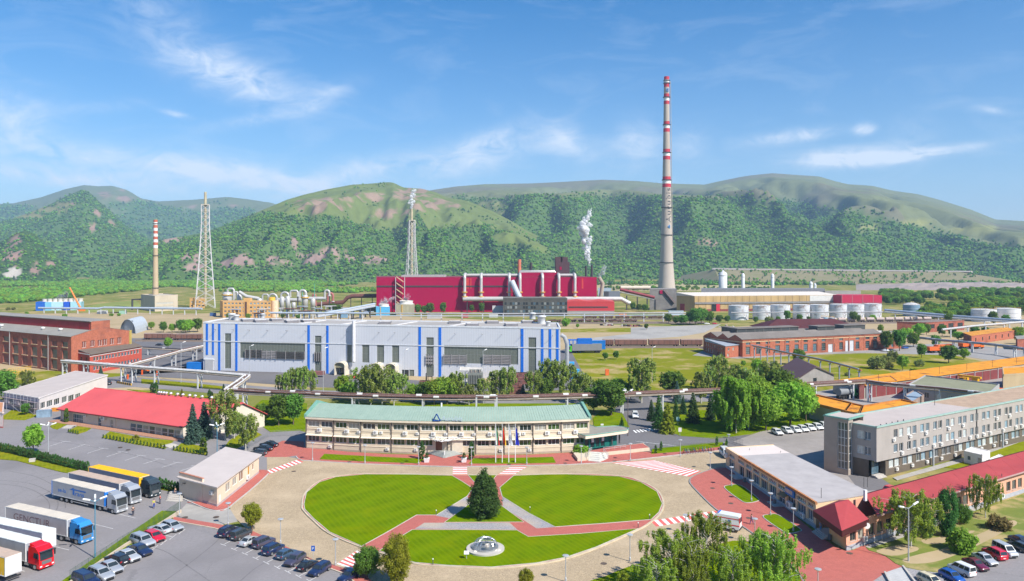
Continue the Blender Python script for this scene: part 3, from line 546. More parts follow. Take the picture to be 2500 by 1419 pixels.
# painted crossings
def crossing(a,b,c,d,n,name,cols=(REDP,WHITE),zz=.126,duty=1.):
 root=bpy.data.objects.new('crosswalk',None);C.objects.link(root);root.location=P(*a);root['kind']='structure'
 A,B,C_,D=(P(*q,.12)for q in(a,b,c,d))
 for i in range(n):
  t0,t1=i/n,(i+duty)/n;mt=cols[i%len(cols)]
  if mt is None:continue
  mb=MB();mb.prism([A.lerp(D,t0),B.lerp(C_,t0),B.lerp(C_,t1),A.lerp(D,t1)],.1,zz);mb.build('stripe',mt,root)
crossing((646,1151),(658,1157),(741,1128),(728,1122),17,'a');crossing((1106,1139.5),(1140,1139.5),(1141,1159),(1105,1159),9,'b');crossing((1247,1139.5),(1288,1139),(1254,1159),(1215,1159),9,'c')
crossing((1493,1130),(1595,1123.5),(1712,1151),(1683,1164),27,'d');crossing((1588,1272),(1602,1286),(1763,1258),(1749,1247),19,'e');crossing((822,1377),(859,1389),(890,1358),(872,1344),11,'f',cols=(WHITE,REDP))
crossing((1545,1051),(1552,1057),(1612,1048),(1600,1044),15,'g',(WHITE,None));crossing((1550,1077),(1570,1080),(1660,1090),(1640,1087),14,'h',(WHITE,None))
# parking lines: each bay line one painted strip
def pline(a,b,w=.14,z=.112,mat=LINE,name='parking_line'):
 A,B=P(*a,.1),P(*b,.1);u=(B-A).normalized();n=Vector((-u.y,u.x,0))*w/2;mb=MB();mb.prism([A-n,A+n,B+n,B-n],.09,z);o=mb.build(name,mat);o['kind']='structure'
for i in range(10):x=120+i*47-i*i*.2;y=1086+i*8.6;pline((x,y+4),(x+40,y-9));pline((x+28,y-9.5),(x+52,y-7.))
for i in range(9):t=i/9;a=(452-200*t,1292+118*t);b=(436-200*t,1304+122*t);pline(a,b);m=((a[0]+b[0])/2,(a[1]+b[1])/2);pline(m,(m[0]-17,m[1]-4))
for i in range(9):t=i/8;a=(538+210*t,1328+86*t);b=(552+210*t,1333+90*t);pline(a,b);m=((a[0]+b[0])/2,(a[1]+b[1])/2);pline(m,(m[0]+20,m[1]-11))
for i in range(6):t=i/5;x,y=60+270*t,1395-130*t;pline((x,y),(x-110,y-27));
for i in range(5):a=(2380+34*i,1412-13*i);pline(a,(a[0]+16,a[1]-6));pline((a[0]+8,a[1]-3),(a[0]-26,a[1]-17))
# left grass strips
slab('verge_trucks',[(120,1440),(395,1247),(430,1248),(420,1268),(170,1440)],.05,.32,TURF2);slab('verge_hedge',[(-200,1105),(-200,1062),(0,1084),(170,1131),(240,1150),(440,1192),(440,1204),(260,1168),(150,1152),(40,1124)],.05,.24,TURF)
slab('bank_parking',[(-50,1419),(-50,1419.5),(0,1419.6)],0,.01,TURF)if False else None
for nm,px in(('lawn_hall_a',[(122,1041),(130,1031),(160,1028),(170,1033),(140,1049),(128,1046)]),('lawn_hall_b',[(165,1052),(192,1039),(227,1043),(212,1053),(190,1060)]),('lawn_hall_c',[(248,1068),(268,1053),(340,1067),(425,1076),(403,1096),(330,1085)]),('lawn_hall_d',[(422,1100),(442,1082),(505,1090),(505,1111),(460,1106)]),('lawn_birches',[(530,1115),(560,1075),(610,1045),(640,1062),(560,1105)]),('lawn_white_house',[(0,1020),(30,1000),(95,1014),(60,1026),(10,1024)]),
('lawn_north',[(310,950),(520,968),(560,985),(380,965)]),('lawn_rack',[(345,925),(470,935),(560,945),(640,950),(640,956),(500,948),(345,936)]),('lawn_back_left',[(610,1000),(640,976),(750,985),(745,1050),(660,1055),(625,1030)]),('lawn_gate_a',[(1448,1020),(1470,1000),(1520,1010),(1537,1042),(1500,1046),(1450,1044)]),('lawn_gate_b',[(1600,1005),(1680,1000),(1800,1005),(1960,1000),(2040,1040),(1900,1046),(1790,1065),(1730,1069),(1660,1064),(1610,1040)]),('lawn_back',[(760,985),(1430,985),(1430,1000),(760,1000)]),('lawn_grey_house',[(2300,1140),(2560,1050),(2560,1090),(2350,1145)])):
 slab(nm,px,.0,.16,TURF2 if 'gate' in nm or 'back' in nm else TURF)
slab('bank_right',smooth_px([(2115,1337),(2190,1316),(2330,1270),(2450,1225),(2570,1180),(2620,1180),(2620,1270),(2500,1322),(2420,1356),(2318,1396),(2207,1384),(2160,1356)],3),.0,.3,M('bank_grass',(.17,.20,.03),.95,.35,.3,kind='rough_grass',freq=3.2,col2=(.13,.17,.03)))
slab('yard_parking_right',[(2290,1440),(2320,1397),(2425,1358),(2500,1324),(2650,1262),(2650,1440)],.0,.12,ASPH);slab('pavement_steps_grey',[(2206,1385),(2318,1396),(2286,1440),(2235,1440)],.05,.25,GREYP);slab('pavement_grey_left',[(2100,1440),(2158,1401),(2180,1440)],.05,.25,GREYP)
slab('path_pink_house',[(2112,1334),(2122,1338),(2210,1310),(2330,1265),(2560,1170),(2560,1160),(2330,1255),(2200,1302)],.1,.33,CONC);slab('path_grey_house',[(2180,1166),(2190,1172),(2350,1128),(2560,1055),(2560,1045),(2350,1118)],.1,.2,CONC)
slab('path_bank',smooth_px([(2203,1366),(2250,1352),(2300,1340),(2350,1318),(2400,1300),(2430,1284),(2470,1270),(2482,1280),(2440,1304),(2390,1330),(2330,1356),(2280,1372),(2225,1376)],3),.2,.31,DIRT);slab('path_bank_upper',smooth_px([(2250,1318),(2290,1312),(2340,1300),(2380,1296),(2350,1312),(2300,1326),(2262,1328)],3),.2,.312,DIRT);slab('path_bank_lower',smooth_px([(2140,1344),(2200,1330),(2235,1334),(2240,1344),(2190,1356),(2160,1354)],3),.2,.311,DIRT)
slab('road_edge_left',[(60,955),(150,948),(260,940),(262,943),(150,953),(60,960)],.05,.1,CONC)
BALL=M('track_ballast',(.20,.155,.12),.95,.25,.3)
for px in([(1280,791),(1280,786),(1720,785),(1720,790)],[(1400,781),(1400,777),(1760,776),(1760,780)],[(1390,850),(1390,845),(1718,845),(1718,850)],[(330,834),(330,829),(496,830),(496,835)],[(1960,792),(1960,787),(2330,783),(2330,788)]):
 o=slab('rail_track',px,.0,.14,BALL)
 for k in(.35,.65):
  a,b=P(*px[0],.2).lerp(P(*px[1],.2),k),P(*px[3],.2).lerp(P(*px[2],.2),k);u=(b-a).normalized();mb=MB();mb.obox(Vector((a.x,a.y,0)),u,0,(b-a).length,-.06,.06,.13,.3);mb.build('rail',M('rail_steel',(.22,.16,.13),.6),o)
TYM=M('tyre_mark',(.165,.155,.158),.9,.15,.8)
for pts in([(-20,1180),(60,1190),(110,1215),(120,1245),(90,1275),(40,1290)],[(-20,1172),(70,1180),(130,1208),(140,1240),(105,1275),(60,1296)],[(20,1150),(90,1165),(150,1200),(160,1240)],[(90,1215),(160,1185),(260,1175)],[(400,1420),(470,1370),(520,1330),(540,1310)],[(580,1425),(620,1390),(650,1372)],[(120,1075),(220,1090),(330,1112),(420,1140)],[(330,1330),(400,1345),(470,1390),(520,1425)]):
 q=[P(x,y,.1)for x,y in smooth_px(pts,6,False)];mb=MB()
 for a,b in zip(q,q[1:]):n=(b-a).normalized();n=Vector((-n.y,n.x,0))*.11;mb.add([a-n,b-n,b+n,a+n],[(0,1,2,3)])
 mb.v=[(x,y,.104)for x,y,z in mb.v];o=mb.build('road_tyre_mark',TYM);o['kind']='structure'
 # ---------------------------------------------------------------- building kit
GLS=[GL('glass_dark',(.025,.032,.036)),GL('glass_sky_tint',(.07,.12,.16)),GL('glass_curtain',(.30,.29,.25),.3),GL('glass_grey',(.09,.10,.10))]  # bluish panes have sky reflection painted into their colour
GLB=[GL('glass_sky_tint_light',(.16,.28,.36),.05),GLS[1],GL('glass_blind',(.45,.50,.50),.3),GLS[0],GLS[1]]
GLG=[GL('glass_green',(.05,.09,.03)),GLS[0],GLS[2],GLS[3]]
FRW=M('white_frame',(.72,.72,.71),.5,.05);FRD=M('dark_frame',(.07,.07,.07),.5,.1);ACW=M('ac_white',(.72,.71,.68),.5,.08);STONE=M('stone_sill',(.45,.42,.38),.8,.1)
_wm={}
def win_mesh(w,h,nv,nh,fw):
 k=('w',round(w,2),round(h,2),nv,nh,fw)
 if k not in _wm:
  u=Vector((1,0,0));o=Vector((0,0,0));a=MB()
  for x in([0,w-fw]+[w*i/nv-fw/2 for i in range(1,nv)]):a.obox(o,u,x,x+fw,-.07,.0,0,h)
  for z in([0,h-fw]+[h*i/nh-fw/2 for i in range(1,nh)]):a.obox(o,u,fw,w-fw,-.065,-.005,z,z+fw)
  b=MB();b.obox(o,u,.01,w-.01,-.05,-.035,.01,h-.01)
  m1=bpy.data.meshes.new('window');m1.from_pydata(a.v,[],a.f);m2=bpy.data.meshes.new('pane');m2.from_pydata(b.v,[],b.f);_wm[k]=(m1,m2)
 return _wm[k]
_pm={}
def with_mat(me,mat):
 k=(me.name,mat.name)
 if k not in _pm:
  q=me.copy();q.materials.clear();q.materials.append(mat);_pm[k]=q
 return _pm[k]
def win(root,o,u,x,z,w,h,nv=2,nh=1,fm=None,gm=None,inset=.1,name='window',fw=.09):
 m1,m2=win_mesh(w,h,nv,nh,fw);n=Vector((u.y,-u.x,0));p=o+u*x+Z3*z-n*inset-root_loc(root);rz=math.atan2(u.y,u.x)
 a=link(name,with_mat(m1,fm or FRW),None,root,p,rz);link('pane',with_mat(m2,gm or rnd.choice(GLS)),None,a);return a
def facade(root,o,p1,z0,z1,wins,mat,fm=None,gl=None,rev=.18,name='wall',sill=None):
 """a wall from o to p1 (left to right as seen from outside) with real openings; wins = (x, z, w, h, columns, rows[, name])"""
 d=p1-o;d.z=0;L=d.length;u=d/L;n=Vector((u.y,-u.x,0));o=Vector((o.x,o.y,0))
 wins=[w for w in wins if w[0]>.05 and w[0]+w[2]<L-.05]
 xs=sorted({0.,L,*[w[0]for w in wins],*[w[0]+w[2]for w in wins]});zs=sorted({z0,z1,*[w[1]for w in wins if w[1]>z0],*[w[1]+w[3]for w in wins]});mb=MB()
 for i in range(len(xs)-1):
  for j in range(len(zs)-1):
   cx,cz=(xs[i]+xs[i+1])/2,(zs[j]+zs[j+1])/2
   if any(w[0]<cx<w[0]+w[2]and w[1]<cz<w[1]+w[3]for w in wins):continue
   mb.quad(*[o+u*x+Z3*z for x,z in((xs[i],zs[j]),(xs[i+1],zs[j]),(xs[i+1],zs[j+1]),(xs[i],zs[j+1]))])
 for w in wins:
  q=[(w[0],w[1]),(w[0]+w[2],w[1]),(w[0]+w[2],w[1]+w[3]),(w[0],w[1]+w[3])]
  for k in range(4):
   (xa,za),(xb,zb)=q[k],q[(k+1)%4];mb.quad(o+u*xa+Z3*za,o+u*xb+Z3*zb,o+u*xb+Z3*zb-n*rev,o+u*xa+Z3*za-n*rev)
 wl=mb.build(name,mat,root)
 for w in wins:
  nm=w[6]if len(w)>6 else 'window';g=w[7]if len(w)>7 else(rnd.choice(gl)if gl else None)
  win(root,o,u,w[0],w[1],w[2],w[3],w[4],w[5],fm,g,rev*.8,nm)
  if sill and nm=='window':
   sb=MB();sb.obox(o,u,w[0]-.08,w[0]+w[2]+.08,-.02,.09,w[1]-.09,w[1]-.005);sb.build('sill',sill,root)
 return o,u,L
def row(L,n,w,h,z,m0=.8,m1=None,nv=2,nh=1,nm='window'):
 m1=m0 if m1 is None else m1;st_=(L-m0-m1-w)/max(1,n-1);return[(m0+i*st_,z,w,h,nv,nh,nm)for i in range(n)]
def on_wall(A,B,px): # distance along A-B where the line of sight through photo column px meets it
 k=(px-CX)/F;d=B-A;t=(k*A.y-A.x)/(d.x-k*d.y);return t*Vector((d.x,d.y,0)).length
def wallwin(A,B,x0,x1,y0,y1,nv=2,nh=1,nm='window',g=None): # opening seen at photo pixels x0..x1, y0..y1 on wall A-B
 a,b=on_wall(A,B,x0),on_wall(A,B,x1);u=(B-A).normalized();m=A+u*(a+b)/2;z=lambda y:HC-(y-YH)/F*m.y
 r=[a,z(y1),b-a,z(y0)-z(y1),nv,nh,nm]
 return tuple(r+[g])if g else tuple(r)
def block(root,A,B,C_,h,mat,roof,wAB=(),wCA=(),wBE=(),fm=None,gl=None,par=.35,over=.0,z0=0.,base=None,sill=None,coping=None,rev=.18,mCA=None,slope=0.):
 """four-walled block: A near corner, B right end, C left end of the walls that face the camera"""
 E=B+(C_-A)
 facade(root,A,B,z0,h,list(wAB),mat,fm,gl,sill=sill,rev=rev);facade(root,C_,A,z0,h,list(wCA),mCA or mat,fm,gl,sill=sill,rev=rev)
 facade(root,B,E,z0,h,list(wBE),mat,fm,gl);facade(root,E,C_,z0,h,[],mat,fm,gl)
 ctr=(A+E)/2;o=[ctr+(p-ctr)*(1+over/max(.1,((p-ctr).length)))for p in(A,B,E,C_)]
 zt=[h+slope*k for k in(0,0,1,1)]
 mb=MB();mb.prism(o,h-.02 if over else h-.12,[z+(.22 if over else.01)for z in zt]);mb.build('roof',roof,root)
 if par:
  for i in range(4):
   p,q=o[i],o[(i+1)%4];u=(q-p).normalized();mb=MB();mb.obox(Vector((p.x,p.y,0)),u,0,(q-p).length,-.3,.03,h-.06,h+par);mb.build('parapet',coping or mat,root)
 if base:
  for p,q in((A,B),(C_,A)):
   u=(q-p).normalized();mb=MB();mb.obox(Vector((p.x,p.y,0)),u,0,(q-p).length,-.1,.05,z0,z0+base[0]);mb.build('plinth',base[1],root)
 return E
_acs=None
def ac_unit(root,o,u,x,z,s=1.):
 global _acs
 if _acs is None:
  a=MB();U=Vector((1,0,0));O=Vector((0,0,0));a.obox(O,U,0,.95,.08,.45,0,.7);a.obox(O,U,.1,.2,.0,.4,-.08,-.01);a.obox(O,U,.75,.85,.0,.4,-.08,-.01)
  m=bpy.data.meshes.new('air_conditioner');m.from_pydata(a.v,[],a.f);m.materials.append(ACW)
  b=MB();b.lathe([(.0,0),(.27,0),(.27,.03)],(0,0,0),14);b.v=[(p[0]+.36,-.46-p[2]*.3,p[1]+.36)for p in b.v];m2=bpy.data.meshes.new('fan');m2.from_pydata(b.v,[],b.f);m2.materials.append(M('fan_grille',(.25,.25,.26),.6));_acs=(m,m2)
 p=o+u*x+Z3*z-root_loc(root);a=link('air_conditioner',_acs[0],None,root,p,math.atan2(u.y,u.x));a.scale=(s,s,s);link('fan',_acs[1],None,a)
def boxpart(root,name,mat,o,u,x0,x1,y0,y1,z0,z1):mb=MB();mb.obox(Vector((o.x,o.y,0)),u,x0,x1,y0,y1,z0,z1);return mb.build(name,mat,root)
def lettering(root,txt,o,u,x,z,size,mat,depth=.03,out=.06,name='lettering',tilt=0.,sx=1.,align='LEFT',rot=0.):
 cu=bpy.data.curves.new('t','FONT');cu.body=txt;cu.size=size;cu.extrude=depth;cu.align_x=align;to=bpy.data.objects.new('t',cu)
 me=bpy.data.meshes.new_from_object(to);bpy.data.objects.remove(to);bpy.data.curves.remove(cu);me.materials.clear();me.materials.append(mat)
 n=Vector((u.y,-u.x,0));p=o+u*x+Z3*z+n*out-root_loc(root);ob=bpy.data.objects.new(name,me);C.objects.link(ob);ob.parent=root;ob.location=p
 ob.rotation_euler=(Matrix.Rotation(math.atan2(u.y,u.x),4,'Z')@Matrix.Rotation(R(90)+tilt,4,'X')@Matrix.Rotation(rot,4,'Z')).to_euler();ob.scale=(sx,1,1);return ob
 # ---------------------------------------------------------------- office with green copper roof (slightly bowed front)
BEIGE=M('beige_panels',(.58,.49,.37),.85,.10,.5,streak=.25);BEIGE2=M('beige_band',(.66,.58,.46),.85,.1,.5);COPPER=M('green_copper',(.285,.375,.31),.7,.12,.4,col2=(.225,.315,.26));COPD=M('copper_edge',(.16,.33,.27),.6,.15)
def admin():
 xs=[748,815,881,955.6,1024,1093,1161.6,1231,1301,1370,1439];ys=[1096,1100,1104,1106.5,1108.4,1109.4,1109.8,1109.6,1108,1105,1101]
 G=[P(x,y)for x,y in zip(xs,ys)];root=thing('office_building','long two-storey beige office with pale green copper roof, facing the round lawn','building',G[0].copy())
 dep=13.;nrm=[]
 for i in range(11):
  d=(G[min(10,i+1)]-G[max(0,i-1)]).normalized();nrm.append(Vector((-d.y,d.x,0)))
 K=[g+n*dep for g,n in zip(G,nrm)];Rg=[g+n*6.2 for g,n in zip(G,nrm)]
 for i in range(10):
  A,B=G[i],G[i+1];L=(B-A).length;f=L/7.4;w=[]
  for k,x0 in enumerate((.06,.535)):
   w.append((L*x0,6.05,L*.41,1.5,3,1))
   if not(i==4 and k==1 or i==5 and k==0):w.append((L*x0,2.15,L*.41,1.5,3,1))
  o,u,L=facade(root,A,B,0,8.2,w,BEIGE,FRW,GLG,rev=.22)
  boxpart(root,'pilaster',M('downpipe_brown',(.12,.10,.085),.7),o,u,-.12,.12,.0,.2,0,8.2)
  for z0,z1,m in((4.25,4.75,BEIGE2),(5.45,5.6,BEIGE2),(1.5,1.66,BEIGE2),(.0,.5,M('office_plinth',(.40,.31,.25),.9)),(7.66,7.74,FRD)):
   if m is BEIGE2 and z0==1.5 and i in(4,5):continue
   boxpart(root,'ledge',m,o,u,.13,L-.13,.0,.16 if z1-z0>.3 else.1,z0,z1)
  aw=MB();n=Vector((u.y,-u.x,0));aw.hexa([o+u*.2+Z3*4.15,o+u*(L-.2)+Z3*4.15,o+u*(L-.2)+n*.9+Z3*3.85,o+u*.2+n*.9+Z3*3.85],[o+u*.2+Z3*4.24,o+u*(L-.2)+Z3*4.24,o+u*(L-.2)+n*.9+Z3*3.93,o+u*.2+n*.9+Z3*3.93]);aw.build('awning',BEIGE2,root)
  ac_unit(root,o,u,L*.42,4.9,1.25)
  if i in(2,6,7):ac_unit(root,o,u,L*.62,5.0,.9)
  if i in(1,3,4,5,6,8):ac_unit(root,o,u,L*.88,5.0,.9)
  if i in(0,2,3,5,6,7,9):ac_unit(root,o,u,L*.82,.75,.95)
 facade(root,G[10],K[10],0,8.2,row(13,2,1.6,1.5,6.05,2.),BEIGE,FRW,GLS);facade(root,K[0],G[0],0,8.2,[],BEIGE);facade(root,K[10],K[0],0,8.2,[],BEIGE)
 for i in(0,10):
  s=[G[i],K[i]];mb=MB();a,b,r=G[i],K[i],Rg[i];uo=(G[1]-G[0]).normalized()*(.04 if i else-.04);mb.quad(a+Z3*8.2+uo,b+Z3*8.2+uo,b+Z3*9.3+uo,r+Z3*11.2+uo,a+Z3*8.7+uo);mb.build('gable',BEIGE2,root)
  q=MB();e=(G[1]-G[0]).normalized()*.35
  for p0,p1,h0,h1 in((a-nrm[i]*.6,r,8.9,11.5),(r,b,11.5,9.4)):q.hexa([p0-e+Z3*(h0-.5),p0+e+Z3*(h0-.5),p1+e+Z3*(h1-.5),p1-e+Z3*(h1-.5)],[p0-e+Z3*(h0+.45),p0+e+Z3*(h0+.45),p1+e+Z3*(h1+.45),p1-e+Z3*(h1+.45)])
  q.build('gable_parapet',COPD,root)
 for i in range(10): # fascia and roof, one field of sheets per bay
  u=(G[i+1]-G[i]).normalized();fa=MB();a,b=G[i]-nrm[i]*.7,G[i+1]-nrm[i+1]*.7
  fa.hexa([a+Z3*8.15,b+Z3*8.15,G[i+1]+Z3*8.15,G[i]+Z3*8.15],[a+Z3*8.62,b+Z3*8.62,G[i+1]+Z3*8.75,G[i]+Z3*8.75]);fa.build('fascia',BEIGE2,root)
  sheets=11
  for k in range(sheets):
   t0,t1=k/sheets,(k+1)/sheets-.006
   c=[a.lerp(b,t0),a.lerp(b,t1),Rg[i].lerp(Rg[i+1],t1),Rg[i].lerp(Rg[i+1],t0)];zz=[8.66,8.66,11.1,11.1];mb=MB();mb.hexa([Vector((p.x,p.y,z))for p,z in zip(c,zz)],[Vector((p.x,p.y,z+.12+.025*(k%2)))for p,z in zip(c,zz)]);mb.build('roof_sheet',COPPER,root)
  mb=MB();c=[Rg[i],Rg[i+1],K[i+1],K[i]];mb.hexa([Vector((p.x,p.y,z))for p,z in zip(c,(11.1,11.1,9.1,9.1))],[Vector((p.x,p.y,z+.13))for p,z in zip(c,(11.1,11.1,9.1,9.1))]);mb.build('roof_back',COPPER,root)
  # sign on the eave: blue triangle and silver letters
 o,u=G[4],(G[5]-G[4]).normalized();n=Vector((u.y,-u.x,0));sg=MB()
 x=on_wall(G[4],G[5],1058);q=o+u*x+n*.72+Z3*8.85
 for a_,b_ in(((0,0),(.95,1.75)),((.95,1.75),(1.9,0)),((0,0),(1.9,0))):
  pa,pb=q+u*a_[0]+Z3*a_[1],q+u*b_[0]+Z3*b_[1];sg.tube(pa,pb,.17,n=5)
 sg.build('sign_triangle',M('sign_blue',(.01,.06,.24),.5),root)
 lettering(root,'Aurubis',o,u,x+2.2,8.9,1.75,M('sign_silver',(.38,.47,.55),.4),.08,.75)
 for k in range(8):pass
 # entrance: recess, glass canopy on white frame, fan-shaped steps
 A,B=G[4],G[6];u=(B-A).normalized();n=Vector((u.y,-u.x,0));x0,x1=on_wall(A,B,1060),on_wall(A,B,1103);mid=(x0+x1)/2
 boxpart(root,'entrance_wall',BEIGE2,A,u,x1+.1,x1+2.9,-.3,.5,0.6,3.8);boxpart(root,'entrance_door',M('wood_door',(.17,.065,.03),.5,.3),A,u,x0+.4,x1-.1,.03,.1,1.0,3.7)
 boxpart(root,'entrance_shade',FRD,A,u,x0-.1,x1,.17,1.8,3.76,3.84)
 cp=MB()
 for t in range(7):cp.tube(A+u*(x0-1+t*1.5)+Z3*4.6+n*.2,A+u*(mid+(t-3)*.5)+n*3.2+Z3*4.1,.06,n=5)
 cp.tube(A+u*(x0-1.2)+Z3*4.25+n*.4,A+u*mid+n*3.3+Z3*4.05,.1,n=6);cp.tube(A+u*(x1+1.2)+Z3*4.25+n*.4,A+u*mid+n*3.3+Z3*4.05,.1,n=6);cp.tube(A+u*(x0-1.5)+Z3*4.4+n*.25,A+u*(x1+5.5)+Z3*4.4+n*.25,.12,n=6)
 cp.tube(A+u*(mid+.8)+n*3.2,A+u*(mid+.8)+n*3.2+Z3*1.7,.12,n=6);cp.build('canopy_frame',FRW,root)
 for k in range(6):
  r_=4.4-k*.5;mb=MB();mb.prism([A+u*(mid-2-.35*(6-k))+n*.2,A+u*(mid+.6)+n*(r_+.4),A+u*(mid+1.2)+n*(r_+.4),A+u*(mid+3+.4*(6-k))+n*.2],.24,.24+.13*(k+1));mb.build('step',M('grey_steps',(.33,.34,.32),.9,.15),root)
  # single-storey gatehouse wing with rounded flat canopy at the right end
 g=P(1425,1101);A=P(1424,1104);B=P(1506,1092);u=(B-A).normalized();n=Vector((u.y,-u.x,0));L=(B-A).length
 TEAL=M('teal_panels',(.01,.13,.11),.5,.2);facade(root,A+Z3*0,B,.6,3.9,[(.6,.8,1.2,2.9,3,1),(2.3,.8,1.3,2.9,1,1,'door'),(4.0,.8,1.2,2.9,3,1),(5.6,.8,1.3,2.9,1,1,'door')],TEAL,TEAL,[M('teal_glass',(.01,.10,.09),.2),GLS[0]])
 for xx in(2.6,5.9):boxpart(root,'notice',M('paper_notice',(.75,.72,.70),.6,.3,4.),A,u,xx,xx+.8,.02,.04,2.2,3.3)
 rf=[];
 for k in range(9):a_=R(-90+180*k/8);rf.append(B+u*(1.5+2.2*math.cos(a_))-n*(1.2+2.9*math.sin(a_))+n*.2)
 poly=[A-u*.8+n*2.2,B+u*1.5+n*2.1]+[p for p in rf[1:-1]]+[B-u*3-n*5.2,B-u*3-n*8.5,A-n*8.5+u*1.,A-u*.8-n*1.]
 mb=MB();mb.prism(poly,3.95,4.75);mb.build('wing_roof',BEIGE2,root);mb=MB();ctr=sum(poly,Vector())/len(poly);mb.prism([ctr+(p-ctr)*.955 for p in poly],4.7,4.77);mb.build('wing_roof_felt',M('roof_felt',(.25,.24,.21),.9),root)
 m2=len(poly);mb=MB()
 for k in range(m2):mb.tube(poly[k]+Z3*4.8,poly[(k+1)%m2]+Z3*4.8,.12,n=5)
 mb.build('copper_trim',COPD,root)
 boxpart(root,'wing_pillar',FRD,B,u,.6,.9,.0,.3,1.,3.95);boxpart(root,'wing_pillar',FRD,B,u,-2.2,-1.9,.4,.7,1.,3.95)
 # terrace with ramp, ball-shaped shrub trough and steps
 ter=MB();ter.prism([P(x,y,1.)for x,y in((1470,1106),(1586,1094),(1570,1082),(1490,1092),(1430,1103))],.24,1.02);ter.build('terrace',BEIGE,root);ter=MB();ter.prism([P(x,y,1.06)for x,y in((1472,1104),(1584,1092.5),(1569,1082.5),(1490,1092),(1432,1102))],1.0,1.06);ter.build('terrace_paving',RED,root)
 for k in range(5):mb=MB();mb.prism([P(x,y,.24)for x,y in((1436,1126-k*3.4),(1464,1128.5-k*3.4),(1484,1120-k*3),(1484,1108),(1440,1108))],.24,.24+.16*(k+1));mb.build('step',M('pale_steps',(.58,.56,.50),.9,.15),root)
 rl=MB()
 for a_,b_ in(((1473,1101),(1528,1094)),((1438,1104),(1445,1101)),((1438,1106),(1436,1118)),((1474,1106),(1486,1117))):
  pa,pb=P(*a_,1.),P(*b_,1.)
  for z in(.45,.9):rl.tube(pa+Z3*z,pb+Z3*z,.05,n=5)
  for t in(0,.25,.5,.75,1):rl.tube(pa.lerp(pb,t)-Z3*.3,pa.lerp(pb,t)+Z3*.9,.04,n=5)
 rl.build('railing',M('galvanised',(.52,.53,.54),.4,metal=.4),root)
 tr=MB();tr.prism([P(x,y,1.)for x,y in((1400,1106),(1410,1119),(1434,1117),(1444,1104),(1420,1099))],.24,1.);tr.build('planter_wall',BEIGE,root)
 ch=MB();ch.tube(P(1070,1109)+nrm[5]*6.2+Z3*11,P(1070,1109)+nrm[5]*6.2+Z3*12.2,.22,n=8);ch.build('roof_vent',FRW,root)
admin()
tree('ball',1419,1111,1087,'clipped ball-shaped shrub in the planter beside the gatehouse steps',wide=1.25,cat='shrub')
